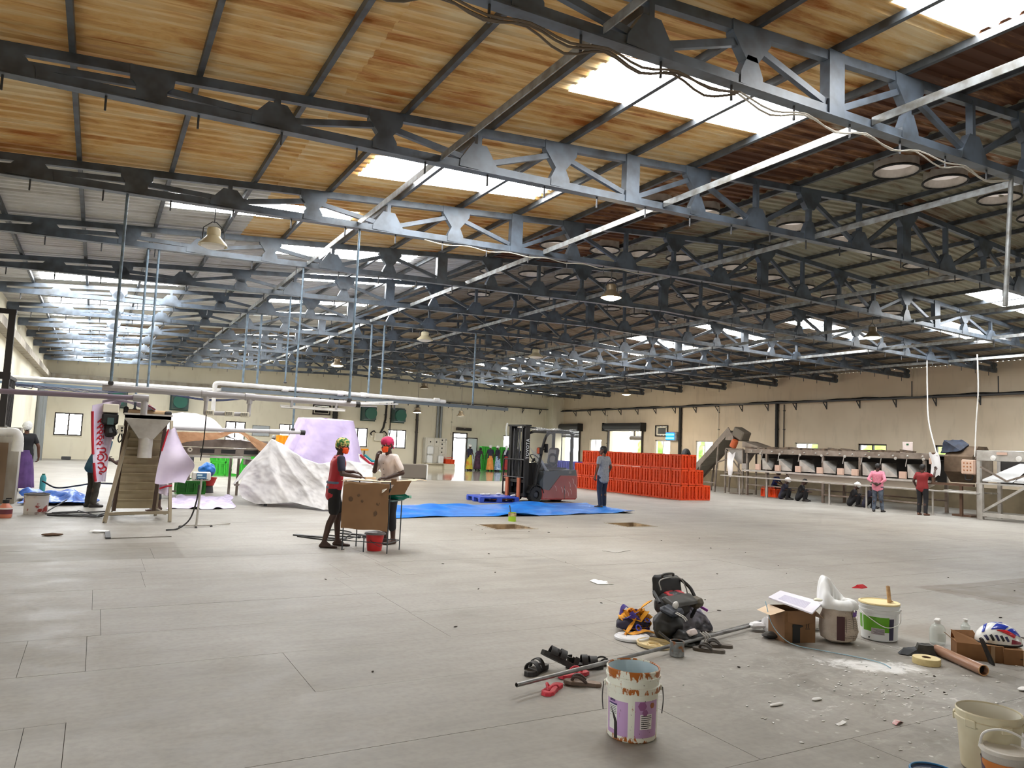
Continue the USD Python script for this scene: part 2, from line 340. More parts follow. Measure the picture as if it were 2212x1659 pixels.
single('inspection_cover', prism(cv, 0.012, (0, 0, 0.0)), mat('cover_grey', (160, 156, 150), 0.7), 'thin square inspection cover flush with the floor before the pits', 'floor cover', kind='structure')

# ---------------------------------------------------------------- walls with real openings
def wall_x(name, y, openings, x0, x1, ztop, material, label, t=0.23, gable=None):
    """A wall across the hall at depth y (front face y); openings (x0, x1, z0, z1)."""
    out = [(x0, 0), (x1, 0), (x1, ztop)]+(gable or [])+[(x0, ztop)]
    P = Polygon(out, [[(a, c), (b, c), (b, d), (a, d)] for a, b, c, d in openings])
    w = struct(name, label); obj('wall_face', prism(P, t, (0, y+t/2, 0), (1, 0, 0), (0, 0, 1)), material, w, False); return w
def wall_y(name, x, openings, y0, y1, ztop, material, label, t=0.23, side=1):
    P = Polygon([(y0, 0), (y1, 0), (y1, ztop), (y0, ztop)], [[(a, c), (b, c), (b, d), (a, d)] for a, b, c, d in openings])
    w = struct(name, label); obj('wall_face', prism(P, t, (x+side*t/2, 0, 0), (0, 1, 0), (0, 0, 1)), material, w, False); return w
# ---------------------------------------------------------------- walls
ZW = 5.25
WIN_B = [(-1.95, -0.67), (6.4, 7.5), (9.4, 10.65), (13.55, 14.83), (16.14, 17.39), (24.5, 25.7)]
DOOR_B = (20.65, 21.72, 0, 2.42)
ops = [(a, b, 1.22, 2.40) for a, b in WIN_B]+[DOOR_B, (11.35, 12.31, 3.15, 3.6)]
def ztop(x): return 5.12+(x-XL)*(6.41-5.12)/15.32 if x < 12.82 else 6.41-(x-12.82)*(6.41-5.46)/15.98
wb = wall_x('wall_back', YB, ops, XL-.2, XR+.2, ztop(XL)+.02, M_WALL, 'cream plastered back wall of the hall with windows and a doorway', gable=[(XR+.2, ztop(XR)), (12.82, 6.43)])
obj('pilaster', box((28.35, 44.55, ZW/2), (.9, .9, ZW)), M_WALL, wb, False)
WIN_R = [(39.50, 40.82), (32.84, 34.16), (29.45, 30.75), (22.81, 24.1), (19.44, 20.78), (16.1, 17.4), (12.7, 14.0)]
ROLL = [(41.95, 44.1), (35.3, 38.6)]
opsr = [(a, b, 1.15, 2.38) for a, b in WIN_R]+[(a, b, 0, 3.0) for a, b in ROLL]+[(33.07, 34.07, 2.65, 3.2)]
wr = wall_y('wall_right', XR, opsr, YF, YB+.2, 5.5, M_WALLR, 'buff plastered right wall with windows and two roller shutter openings')
wl = wall_y('wall_left', XL, [(2, 4.5, 0, 2.6)], YF, YB+.2, 5.15, M_WALL, 'cream plastered left wall of the hall', side=-1)
wf = wall_x('wall_front', YF-.23, [(15, 19, 0, 3.2)], XL-.2, XR+.2, ztop(XL)+.02, M_WALL, 'front wall behind the camera with open bays', gable=[(XR+.2, ztop(XR)), (12.82, 6.43)])
# dado and ledges
tr = struct('trim_1', 'dark olive dado along the right wall')
edges = [YF]+[q for a, b in reversed(ROLL) for q in (a, b)]+[YB]
for a, b in zip(edges[::2], edges[1::2]): obj('dado_strip', box((XR-.012, (a+b)/2, .42), (.024, b-a, .84)), M_DADO, tr, False)
tb = struct('trim_2', 'concrete ledge running along the left wall under the trusses')
obj('ledge', box((XL+.13, (20+YB)/2, 4.22), (.26, YB-20, .24)), M_CONC, tb)
tb = struct('trim_3', 'concrete ledge and cable tray along the back wall')
obj('ledge', box(((XL+9)/2, YB-.13, 4.3), (9-XL, .26, .2)), M_CONC, tb)
obj('cable_tray', box(((9+XR)/2, YB-.14, 4.36), (XR-9, .24, .05)), M_DGREY, tb)
def bracket(): return cat(box((0, -.13, -.02), (.04, .26, .03)), box((0, -.015, -.17), (.04, .03, .34)), span((0, -.25, -.03), (0, -.02, -.3), .03))
for i in range(13): obj('tray_bracket', mv(bracket(), (10.3+i*1.42, YB, 4.34)), M_DGREY, tb)
tc = struct('trim_4', 'grey cable tray on brackets along the right wall')
obj('cable_tray', box((XR-.14, (YF+YB)/2, 4.27), (.26, YB-YF, .06)), M_DGREY, tc)
obj('cable_bundle', tube([(XR-.14, y, 4.32+.02*math.sin(y*1.3)+.015*math.sin(y*4.1)) for y in np.arange(6, 44.6, .35)], .035, 6), M_BLACK, tc)
for i in range(22):
    y = 44.2-1.68*i
    if y > 7: obj('tray_bracket', mv(bracket(), (XR, y, 4.25), rz=-PI/2), M_DGREY, tc)
# ---------------------------------------------------------------- windows and doors
def window(name, c, w, z0, z1, axis, frame, frosted, label, bars=0, ajar=None):
    """Sliding window centred at c on a wall; axis 0 = back wall, 1 = right wall."""
    t = struct(name, label); h = z1-z0
    def put(m): return mv(m, (c, YB+.1, 0)) if axis == 0 else mv(m, (XR+.1, c, 0), rz=-PI/2)
    f = .06
    obj('window_frame', put(cat(box((0, 0, z0+f/2), (w, .09, f)), box((0, 0, z1-f/2), (w, .09, f)), box((-w/2+f/2, 0, (z0+z1)/2), (f, .09, h)), box((w/2-f/2, 0, (z0+z1)/2), (f, .09, h)), box((0, 0, (z0+z1)/2), (.06, .1, h)))), frame, t, False)
    for s in (-1, 1):
        obj('pane', put(box((s*w/4, .01*s, (z0+z1)/2), (w/2-.07, .008, h-.1))), M_FROST if frosted in (2, s) else M_GLASS, t, False)
    obj('window_sill', put(box((0, -.08, z0-.015), (w+.06, .12, .03))), M_WALL, t, False)
    if bars: obj('grille_bars', put(cat([box((0, .1, z0+(k+1)*h/(bars+1)), (w-.1, .015, .02)) for k in range(bars)])), M_ALU2, t, False)
for k, ((a, b), fr, lb) in enumerate(zip(WIN_B, (0, 2, 2, 1, 2, 2), ('dark framed sliding window at the left end of the back wall', 'dark framed window behind the covered machines, left of the grey board', 'small window behind the yellow crates on the back wall', 'half open sliding window right of the lilac covered machine', 'bright two pane window below the right green fan cowl', 'window on the back wall above the green crates'))):
    window(f'window_{k+1}', (a+b)/2, b-a, 1.22, 2.40, 0, M_ALU, fr, lb)
for k, (a, b) in enumerate(WIN_R):
    window(f'window_{k+7}', (a+b)/2, b-a, 1.15, 2.38, 1, M_ALU2 if k < 4 else M_ALU, (1, 1, 1, 0, 0, 0, 0)[k], 'window on the right wall '+('between the two roller shutters', 'behind the orange crates, below the wall vent', 'behind the foot of the inclined elevator', 'just above the sorting machine, nearer the elevator', 'just above the middle of the sorting machine', 'bright beside the drum at the near end of the sorter', 'behind the second sorting machine')[k], bars=4 if k in (1, 2, 3) else 0)
d = struct('door_1', 'open white doorway with a bright fanlight in the back wall')
x0, x1, z0, z1 = DOOR_B
obj('door_frame', cat(box((x0+.035, YB, 1.21), (.07, .12, 2.42)), box((x1-.035, YB, 1.21), (.07, .12, 2.42)), box(((x0+x1)/2, YB, z1-.035), (x1-x0, .12, .07)), box(((x0+x1)/2, YB, 2.06), (x1-x0, .1, .06))), M_ALU, d, False)
obj('fanlight', box(((x0+x1)/2, YB+.02, 2.22), (x1-x0-.12, .01, .27)), M_FROST, d, False)
lf = obj('door_leaf', mv(box((.33, 0, 1.06), (.66, .04, 2.1)), (x1+.02, YB-.06, 0), rz=-.32), mat('white_door_paint', (196, 208, 210), .5), d, False)
obj('door_edge', mv(cat(box((.33, -.022, 2.09), (.7, .02, .06)), box((.65, -.022, 1.06), (.06, .02, 2.12))), (x1+.02, YB-.06, 0), rz=-.32), M_ALU, d, False)
def shutter(name, y0, y1, drop, label):
    t = struct(name, label); x = XR-.2
    obj('shutter_drum', orient(lathe([(0, 0), (.235, 0), (.235, y1-y0+.5), (0, y1-y0+.5)], 24), (x, y0-.25, 3.16), (x, y1+.3, 3.16)), M_DGREY, t)
    for q in (y0-.27, y1+.27): obj('drum_bracket', box((x, q, 3.14), (.5, .05, .52), bev=.03), M_BLACK, t)
    n = int(drop/.11)
    for k in range(n): obj('shutter_slat', hullp([(x+.13+dx, y, 2.94-.11*k+dz) for y in (y0-.02, y1+.02) for dx, dz in ((0, .05), (-.02, 0), (0, -.05), (.02, .05), (.02, -.05))]), M_DGREY, t, False)
    for q in (y0-.05, y1+.05): obj('guide_rail', box((x+.12, q, 1.45), (.08, .1, 2.9)), M_ALU, t, False)
shutter('door_2', *ROLL[0], 0.62, 'partly lowered grey roller shutter beside the far right corner')
shutter('door_3', *ROLL[1], 0.2, 'raised grey roller shutter behind the orange crates')
# ---------------------------------------------------------------- roof: purlins, sheets, roof lights
ce = struct('ceiling', 'rusty corrugated sheet roof on purlins with translucent roof lights')
def purlin(x, near=YF):
    z = ztop(x)
    s = (1.29/15.32 if x < 12.82 else -0.95/15.98)
    m = cat(span((x, near, z+.008), (x, YB, z+.008), .055, .085))
    obj('purlin', m, M_PURLIN, ce, False)
PX = [-1.66+1.16*k for k in range(12)]+[12.55]
for x in PX: purlin(x)
PXR = [13.1]+[14.35+1.2*k for k in range(12)]
for x in PXR: purlin(x)
def rust(name, a, b, c, t0, t1, sc, streak=1.0):
    g = G(); tc_ = g.add('geometry', 'position'); oi = g.add('object_info', 'random')
    off = g.add('combine_xyz', 'vector', x=g.m('multiply', oi, 37.0), y=0.0, z=0.0)
    v = g.add('vector_math', 'vector', math_type='add', vector1=tc_, vector2=off)
    st = g.add('mapping', 'vector', vector=v, scale=(0.55, 4.2, 1.0)); n1 = g.noise(st, sc, 5.0, 0.68, 0.5)
    n2 = g.noise(v, sc*0.45, 3.0, 0.6, 0.3)
    f = g.m('add', g.m('multiply', n1, 0.62), g.m('multiply', n2, 0.38))
    f = g.m('add', f, g.m('multiply', g.m('subtract', oi, 0.5), 0.09))
    col = g.add('rgb_ramp', 'color', fac=f, ramp=[(t0, lin(a)), ((t0+t1)/2, lin(b)), (t1, lin(c))])
    g.add('principled_bsdf', 'BSDF', base_color=col, roughness=0.62, specular_ior_level=0.3)
    return g.done(name, f'n{g.k}.BSDF')
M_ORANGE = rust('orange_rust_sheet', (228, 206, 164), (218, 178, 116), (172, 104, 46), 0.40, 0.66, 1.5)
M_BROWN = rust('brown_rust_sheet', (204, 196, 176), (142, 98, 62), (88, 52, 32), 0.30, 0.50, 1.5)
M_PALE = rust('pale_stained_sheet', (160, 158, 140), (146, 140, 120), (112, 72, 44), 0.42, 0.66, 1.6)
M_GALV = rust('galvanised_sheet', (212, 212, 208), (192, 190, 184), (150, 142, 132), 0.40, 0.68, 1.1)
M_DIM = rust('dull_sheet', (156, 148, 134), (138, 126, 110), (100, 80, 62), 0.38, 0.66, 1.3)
M_SKYL = rawmat('fibreglass_roof_light', {'e': ('emission', {'color': (0.97, 0.99, 1.0), 'strength': SKYLIGHT})}, [], 'e.emission')
PITCHY, Y0 = 0.97, 6.05
def corr(x0, x1, y0, y1):
    n = 5; p = (y1-y0)/n; prof = []
    for k in range(n): prof += [(y0+k*p, 0), (y0+k*p+.30*p, 0), (y0+k*p+.42*p, .032), (y0+k*p+.88*p, .032)]
    prof.append((y1, 0)); prof.append((y1+.02, -.004))
    P = np.array(prof); v = []
    for x in (x0, x1):
        z = ztop(x)+.052+(0.004 if x == x1 else 0); v += [(x, y, z+h) for y, h in P]
    k = len(P); f = []
    for j in range(k-1): f += [(j, k+j, k+j+1), (j, k+j+1, j+1)]
    v = np.array(v); f = np.array(f); top = v+[0, 0, .006]
    return np.vstack([v, top]), np.vstack([f, f[:, ::-1]+len(v)])
LIGHTS = {-3: (6.2, 7.6), 0: (4.5, 7.66), 4: (3.2, 6.35), 7: (.8, 3.85), 10: (3.1, 6.2), 13: (4.45, 7.5), 17: (4.3, 7.4), 20: (4.4, 7.35), 24: (4.4, 7.35), 27: (4.4, 7.4), 31: (4.4, 7.4), 34: (4.4, 7.4)}
LIGHTS2 = {15: (-1.5, 1.6), 19: (-1.5, 1.6), 22: (-1.5, 1.6), 26: (-1.5, 1.6), 29: (-1.5, 1.6), 33: (-1.5, 1.6), 36: (-1.5, 1.6)}
LIGHTSR = {-3: (20, 23), 1: (21, 24), 4: (19.4, 22.7), 7: (22.1, 25.5), 10: (19.3, 22.9), 13: (17.9, 21.4), 17: (18.1, 21.3), 20: (18, 21.2), 24: (18, 21.2), 27: (18, 21.2), 31: (18, 21.2)}
nsheet = 0
for r in range(-13, 41):
    y0 = Y0+PITCHY*r; y1 = y0+PITCHY
    if y0 > YB-.1: break
    y1 = min(y1, YB+.1)
    segs = []; cuts = [XL-.2, 2.2, 7.7, 12.83] if -4 <= r < 16 else [XL-.2, 7.7, 12.83]
    def fill(a, b):
        c = [a]+[q for q in cuts if a+.5 < q < b-.5]+[b]; return [(p, q, 0) for p, q in zip(c[:-1], c[1:])]
    pos_ = XL-.2
    for L in sorted([q for q in (LIGHTS2.get(r), LIGHTS.get(r)) if q]):
        segs += fill(pos_, L[0]); segs.append((*L, 1)); pos_ = L[1]
    segs += fill(pos_, 12.83)
    cuts = [12.83, 20.5, XR+.2]; pos_ = 12.83
    if r in LIGHTSR:
        L = LIGHTSR[r]; segs += fill(pos_, L[0]); segs.append((*L, 1)); pos_ = L[1]
    segs += fill(pos_, XR+.2)
    for a, b, sky in segs:
        mid = (a+b)/2
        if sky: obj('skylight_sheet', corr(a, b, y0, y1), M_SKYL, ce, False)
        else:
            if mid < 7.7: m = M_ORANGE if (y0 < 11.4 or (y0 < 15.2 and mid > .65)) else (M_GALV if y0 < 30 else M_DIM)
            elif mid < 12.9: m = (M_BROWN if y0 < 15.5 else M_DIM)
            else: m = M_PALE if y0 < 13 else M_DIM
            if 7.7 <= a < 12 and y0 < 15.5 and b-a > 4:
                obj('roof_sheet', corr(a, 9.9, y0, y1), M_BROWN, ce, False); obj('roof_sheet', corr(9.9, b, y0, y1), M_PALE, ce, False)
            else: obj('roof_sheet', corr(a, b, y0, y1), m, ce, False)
# ---------------------------------------------------------------- roof trusses
NODES_L = [12.82, 11.52, 10.2, 8.95, 7.68, 6.42, 5.2, 3.97, 2.72, 1.47, .22, -1.05, -2.36]
NODES_R = [12.82+1.312*k for k in range(13)]
def zt(x): return ztop(x)-.085
def zb(x): return (4.90+(x-XL)*(5.40-4.90)/15.32) if x < 12.82 else 5.40-(x-12.82)*(5.40-5.13)/15.98
GREYL = 'steel roof truss with gusset plates, '
def make_truss():
    t = thing('roof_truss', '', 'roof truss', (0, 4.94, 0), 0, 'roof trusses across the hall')
    for a, b in ((XL+.02, 12.82), (12.82, XR-.15)):
        obj('top_chord', span((a, 0, zt(a)), (b, 0, zt(b)), .075, .10), M_STEEL, t, False)
        obj('bottom_chord', span((a, 0, zb(a)), (b, 0, zb(b)), .075, .10), M_STEEL, t, False)
        obj('chord_flange', span((a, 0, zb(a)-.055), (b, 0, zb(b)-.055), .13, .012), M_STEEL, t, False)
    for side, N in ((-1, NODES_L), (1, NODES_R)):
        for i, x in enumerate(N):
            zl, zh = zb(x), zt(x)
            if i == 0 and side == 1: continue
            wide = i in (0, 5)
            if i == 12: obj('end_plate', prism([(-.16, -.02), (.13, -.02), (.13, .1), (.06, .14), (.06, zh-zl-.1), (.13, zh-zl-.06), (.13, zh-zl+.02), (-.16, zh-zl+.02)] if side == 1 else [(-.13, 0), (.16, 0), (.16, zh-zl), (-.13, zh-zl)], .09, (x, 0, zl), (1, 0, 0), (0, 0, 1)), M_STEEL, t, False); continue
            if wide: obj('splice_plate', box((x, 0, (zl+zh)/2), (.235, .12, zh-zl+.10)), M_STEEL, t, False)
            else: obj('vertical', span((x, 0, zl), (x, 0, zh), .06, .085, up=(0, 1, 0)), M_STEEL, t, False)
            top = i % 2 == 0
            k = 1.0 if abs(x-12.82) < 9 else .82
            if top and i:
                obj('gusset_plate', prism([(-.26*k, .03), (.26*k, .03), (.25*k, -.1), (.08, -.32*k), (-.08, -.32*k), (-.25*k, -.1)], .10, (x, 0, zh), (1, 0, 0), (0, 0, 1)), M_STEEL, t, False)
                obj('gusset_plate', prism([(-.15, -.04), (.15, -.04), (.145, .08), (.06, .26*k), (-.06, .26*k), (-.145, .08)], .10, (x, 0, zl), (1, 0, 0), (0, 0, 1)), M_STEEL, t, False)
            elif not top and i != 5:
                obj('gusset_plate', prism([(-.27, -.04), (.27, -.04), (.26, .05), (.1, .29*k), (-.1, .29*k), (-.26, .05)], .10, (x, 0, zl), (1, 0, 0), (0, 0, 1)), M_STEEL, t, False)
            elif i == 0:
                obj('gusset_plate', prism([(-.36, .02), (.36, .02), (.34, -.12), (.12, -.36), (-.12, -.36), (-.34, -.12)], .11, (x, 0, zh), (1, 0, 0), (0, 0, 1)), M_STEEL, t, False)
        for i in range(12):
            a, b = N[i], N[i+1]; s = 1 if b > a else -1
            if i % 2 == 0: p, q = (a+s*.13, 0, zt(a)-.15), (b-s*.13, 0, zb(b)+.08)
            else: p, q = (a+s*.13, 0, zb(a)+.08), (b-s*.13, 0, zt(b)-.15)
            obj('diagonal', span(p, q, .055, .07), M_STEEL, t, False)
    for k in range(36):
        x = -1.9+.86*k
        if x < XR-.5: obj('hanger_rod', rod((x, 0, zb(x)-.04), (x, 0, zb(x)-.21), .012, 6), M_DGREY, t, False)
    return t
tr0 = make_truss()
for k in range(12):
    lab = ('steel roof truss nearest the camera, crossing the top of the picture' if k == 0 else 'last steel roof truss before the back wall' if k == 11 else ORD[k]+' steel roof truss counted from the camera')
    if k == 0: tag(tr0, lab)
    else: dup(tr0, (0, 4.94+3.36*k, 0), 0, lab)
TIES = [3.45, 7.0, 10.3, 14.8, 18.4, 22.0, 25.6]
for k, x in enumerate(TIES):
    z = zb(x)-.035 if False else zb(x)+.02
    t = thing('tie_beam', ORD[k]+' long tie angle from the left wall, running lengthways under the trusses', 'tie beam', (x, 0, 0), 0, 'lengthways tie angles', None)
    for j in range(12):
        a, b = 4.94+3.36*(j-1)+.05, 4.94+3.36*j-.05
        if j == 0: a = YF+.1
        obj('angle_web', span((0, a, z), (0, b, z), .012, .085), M_TIE, t, False)
        obj('angle_flange', span((.035, a, z+.042), (.035, b, z+.042), .075, .01), M_TIE, t, False)
# ---------------------------------------------------------------- turbo ventilator throats in the roof
M_THROAT = mat('ventilator_throat', (206, 200, 192), 0.4, metal=0.25, c2=(176, 168, 158), scale=6)
def make_vent():
    t = thing('roof_ventilator', '', 'roof ventilator', (0, 0, 0), 0, 'round ventilator throats in the roof')
    obj('throat', lathe([(.30, .07), (.30, -.10), (.335, -.125), (.34, -.11), (.32, -.09), (.32, .07)], 22), M_THROAT, t)
    obj('throat_cap', lathe([(0, .02), (.30, .02)], 22), mat('throat_daylight', (214, 206, 200), .5, emit=((255, 244, 236), .30)), t, False)
    obj('sealing_lip', mv(torus(.33, .018, 22, 6), (0, 0, -.12)), M_RUBBER, t)
    return t
VENTS = [(6.95, [10.55, 11.84, 13.45, 14.75]), (10.05, [8.3, 9.45, 10.63, 11.9, 13.5, 14.76, 16.07, 17.45]), (13.2, [8.25, 9.55, 10.6, 11.75, 13.5, 14.74, 15.98, 17.25, 18.45, 19.7]),
         (16.15, [8.3, 9.4, 10.5, 11.7, 13.5, 14.7, 15.9, 17.1]), (19.35, [8.3, 9.5, 11.8, 14.3, 15.5, 16.7])]
v0 = None
for r_, (y, xs) in enumerate(VENTS):
    for c_, x in enumerate(xs):
        z = ztop(x)+.02
        lab = f'{ORD[c_]} round roof ventilator throat from the left in the {ORD[r_]} row from the camera'
        if v0 is None: v0 = make_vent(); tag(v0, lab); v0.GetAttribute('xformOp:translate').Set(Gf.Vec3d(x, y, z))
        else: dup(v0, (x, y, z), 0, lab)
# ---------------------------------------------------------------- high-bay lamps
M_LAMP_ON = rawmat('lamp_lens_lit', {'e': ('emission', {'color': lin((255, 236, 205)), 'strength': LAMP})}, [], 'e.emission')
M_LAMP_OFF = mat('lamp_lens_off', (226, 222, 212), 0.25)
M_CREAM = mat('aged_cream_plastic', (206, 194, 160), 0.45)
M_BRONZE = mat('bronze_lamp_body', (124, 108, 84), 0.4, metal=0.3)
def lamp(loc, drop, on, label, col, r=.19):
    t = thing('high_bay_lamp', label, 'lamp', loc, 0, 'high bay lamps under the trusses')
    obj('reflector', lathe([(r*.42, .16), (r*.55, .12), (r*.95, .03), (r, 0), (r*.96, 0), (r*.5, .10), (0, .12)], 20), col, t)
    obj('driver_housing', lathe([(0, .27), (r*.4, .27), (r*.47, .24), (r*.47, .15), (0, .15)], 16), col, t)
    obj('lens', lathe([(0, -.055), (r*.45, -.045), (r*.75, -.02), (r*.9, .03)], 20), M_LAMP_ON if on else M_LAMP_OFF, t)
    obj('bracket', tube([(-r*.75, 0, .06), (-r*.7, 0, .26), (-.03, 0, .36), (.03, 0, .36), (r*.7, 0, .26), (r*.75, 0, .06)], .008, 6), M_DGREY, t)
    obj('suspension', rod((0, 0, .35), (0, 0, .35+drop), .008, 6), M_DGREY, t)
for x, y, z, on, lab, col in [
    (8.69, 11.75, 4.62, 1, 'largest lit bronze high bay lamp, hanging high above the forklift', M_BRONZE),
    (16.85, 11.75, 4.72, 1, 'lit high bay lamp towards the right, below the right hand roof lights', M_BRONZE),
    (1.30, 11.75, 4.40, 0, 'unlit cream high bay lamp hanging at the left under the third roof light', M_CREAM),
    (8.0, 28.55, 4.48, 1, 'lit high bay lamp over the lilac covered machine', M_BRONZE),
    (16.18, 28.55, 4.42, 1, 'lit high bay lamp over the middle of the far bays', M_BRONZE),
    (24.81, 31.9, 4.70, 1, 'lit high bay lamp beside the right wall, above the roller shutters', M_BRONZE),
    (8.88, 21.82, 4.86, 0, 'unlit white high bay lamp high in the trusses left of centre', M_CREAM),
    (13.01, 21.82, 4.72, 0, 'unlit white high bay lamp close under the trusses at the centre', M_CREAM),
    (15.84, 38.62, 4.68, 0, 'small dark high bay lamp under the last trusses at the back', M_BRONZE)]:
    lamp((x, y, z), max(.05, zb(x)-.06-z-.35), on, lab, col, .21 if y < 20 else .26)
lamp((15.47, 38.54, 3.3), zb(15.47)-3.3-.41, 1, 'pendant lamp on a long stem before the dark wall pipe on the back wall', M_BRONZE, .26)
lamp((18.15, 38.54, 3.26), zb(18.15)-3.26-.41, 0, 'unlit pendant lamp on a long stem in front of the panel board', M_BRONZE, .24)
# ---------------------------------------------------------------- hanging services
M_PVC = mat('white_pvc', (226, 224, 220), 0.35, c2=(206, 202, 196), scale=4)
M_GPVC = mat('grey_pvc', (176, 172, 174), 0.4)
M_BLUEGREY = mat('blue_grey_conduit', (122, 142, 162), 0.4)
M_ROD = mat('blue_grey_hanger_paint', (120, 142, 160), 0.4, c2=(96, 108, 118), scale=9)
M_SOCK = mat('ivory_socket', (226, 220, 202), 0.4)
def px(a, b, r): return rod(a, b, r, 12)
t = thing('overhead_pipe', 'light grey overhead pipe with socket bar hanging before the hopper elevator', 'pipe', (0, 11.70, 0))
obj('main_pipe', px((.02, 0, 2.17), (3.62, 0, 2.17), .045), M_GPVC, t)
obj('end_cap', px((3.62, 0, 2.17), (3.69, 0, 2.17), .05), M_BLACK, t)
for x in (1.37, 1.98): obj('drop_pipe', px((x, 0, 2.17), (x, 0, 1.88), .028), M_GPVC, t); obj('tee', cat(px((x-.07, 0, 2.17), (x+.07, 0, 2.17), .055), px((x, 0, 2.17), (x, 0, 2.07), .042)), M_GPVC, t)
obj('socket_bar', px((1.35, 0, 1.895), (2.0, 0, 1.905), .03), M_GPVC, t)
for x, w in ((1.43, .11), (1.70, .13), (1.92, .12)):
    s = obj('socket_box', box((x, -.045, 1.90), (w, .06, .075), bev=.01), M_SOCK, t)
    obj('switch_row', cat([box((x-w/3+k*w/4, -.078, 1.905), (w/6, .008, .04)) for k in range(3)]), mat('socket_grey', (150, 146, 136), .5), s, False)
obj('power_lead', tube(curve([(1.38, -.06, 1.87), (1.37, -.08, 1.5), (1.35, -.05, 1.2)], 12), .008, 6), M_BLACK, t)
t = thing('tube_light', 'white tube light fixed under the grey overhead pipe', 'tube light', (0, 11.68, 0))
obj('batten', box((2.94, 0, 2.07), (1.02, .035, .03)), M_PVC, t); obj('tube', px((2.44, -.01, 2.045), (3.44, -.01, 2.045), .013), M_PVC, t)
obj('clip', cat(box((2.6, 0, 2.11), (.03, .05, .1)), box((3.3, 0, 2.11), (.03, .05, .1))), M_GPVC, t)
t = thing('overhead_pipe', 'mauve grey overhead pipe running in from the left edge to an elbow', 'pipe', (0, 11.9, 0))
obj('main_pipe', px((-2.4, 0, 2.02), (.5, 0, 2.06), .035), mat('mauve_pipe', (138, 124, 140), .45), t)
obj('elbow', cat(px((.42, 0, 2.06), (.62, 0, 2.06), .055), px((.57, 0, 2.08), (.57, 0, 1.82), .045)), M_GPVC, t)
t = thing('overhead_pipe', 'long white pipe with a blue conduit tray, running from the left wall', 'pipe', (0, 21.74, 0))
obj('main_pipe', px((-2.45, 0, 2.76), (3.5, 0, 2.80), .065), M_PVC, t)
obj('conduit_tray', box((.6, .02, 2.64), (6.0, .16, .06)), M_BLUEGREY, t)
for k in range(3): obj('cable', tube(curve([(-1.9, -.07, 2.62-.02*k), (-.2, -.08, 2.58-.03*k), (1.2, -.07, 2.62), (2.6, -.08, 2.54-.02*k), (3.6, -.07, 2.62)], 24), .012, 5), mat('blue_black_cable', (60, 66, 92), .5), t)
t = thing('overhead_pipe', 'upper white pipe with a down bend, carrying a grey tray over the covered machines', 'pipe', (0, 21.6, 0))
obj('main_pipe', px((2.84, 0, 3.0), (9.6, 0, 2.94), .06), M_PVC, t)
obj('down_pipe', cat(tube(curve([(2.84, 0, 3.0), (2.74, 0, 2.97), (2.72, 0, 2.86)], 8), .065, 10), px((2.72, 0, 2.88), (2.72, 0, 2.12), .055)), M_PVC, t)
obj('tray', box((7.4, .05, 2.84), (9.0, .1, .1)), mat('tray_grey', (104, 112, 118), .45, metal=.2), t)
for x in (4.6, 6.2, 6.9, 9.3): obj('coupling', px((x-.09, 0, 2.965), (x+.09, 0, 2.965), .075), M_PVC, t)
for x in (5.9, 7.9): obj('tray_clip', box((x, -.02, 2.7), (.04, .04, .22)), M_DGREY, t)
t = thing('tube_light', 'white tube lights slung at an angle under the upper white pipe', 'tube light', (7.0, 21.5, 0))
obj('batten', span((-.75, 0, 2.67), (.75, -.2, 2.80), .08, .05), M_PVC, t); obj('tube', px((-.75, -.06, 2.64), (.9, -.24, 2.74), .02), M_PVC, t); obj('tube', px((-.7, .04, 2.60), (.3, -.06, 2.64), .02), M_PVC, t)
obj('sling', cat(rod((-.3, 0, 2.66), (-.3, .1, 2.80), .008, 5), rod((.4, -.1, 2.7), (.4, .1, 2.80), .008, 5)), M_DGREY, t)
t = thing('overhead_pipe', 'low grey pipe spanning in front of the covered grading machine', 'pipe', (0, 15.0, 0))
obj('main_pipe', px((1.2, 0, 1.67), (3.6, 0, 1.70), .038), M_GPVC, t); obj('coupling', px((2.95, 0, 1.69), (3.15, 0, 1.692), .05), M_GPVC, t); obj('end_cap', px((3.55, 0, 1.70), (3.64, 0, 1.70), .05), M_BLACK, t)
t = thing('hanging_stub', 'thin white angled stub hanging from the trusses at the right edge', 'hanger', (9.76, 4.94, 0))
obj('hanger_tube', px((.08, 0, zb(9.76)-.06), (-.1, 0, 3.58), .028), M_TIE, t)
RODS = [((3.5, 11.66), 2.215, 'blue grey hanger rod holding the free end of the grey overhead pipe'), ((.12, 11.66), 2.215, 'blue grey hanger rod above the hopper elevator'), ((.57, 15.02), 1.95, 'thin dark hanger rod left of the hopper'), ((.75, 15.02), 2.3, 'thin dark hanger rod just right of another above the hopper'),
        ((3.40, 15.02), 1.73, 'blue grey hanger rod dropping to the low pipe beside the yellow crates'), ((3.9, 18.38), 2.9, 'thin blue rod above the lilac covered machine'), ((3.46, 21.74), 3.03, 'thin blue rod over the tarpaulin covered grader, left one'), ((3.84, 21.74), 3.03, 'thin blue rod over the tarpaulin covered grader, right one'),
        ((7.10, 21.74), 2.9, 'blue rod of the paired rods holding the tray, left one'), ((7.5, 21.74), 2.9, 'blue rod of the paired rods holding the tray, right one'), ((10.64, 21.74), 2.9, 'dark blue rod holding the far end of the tray')]
for (x, y), z, lab in RODS:
    t = thing('hanger_rod', lab, 'hanger rod', (x, y, 0), 0, 'hanger rods')
    obj('rod', px((0, 0, zb(x)-.06), (0, 0, z), .02 if y < 19 else .03), M_ROD, t); obj('clamp', box((0, 0, z+.02), (.07, .09, .05), bev=.01), M_DGREY, t)
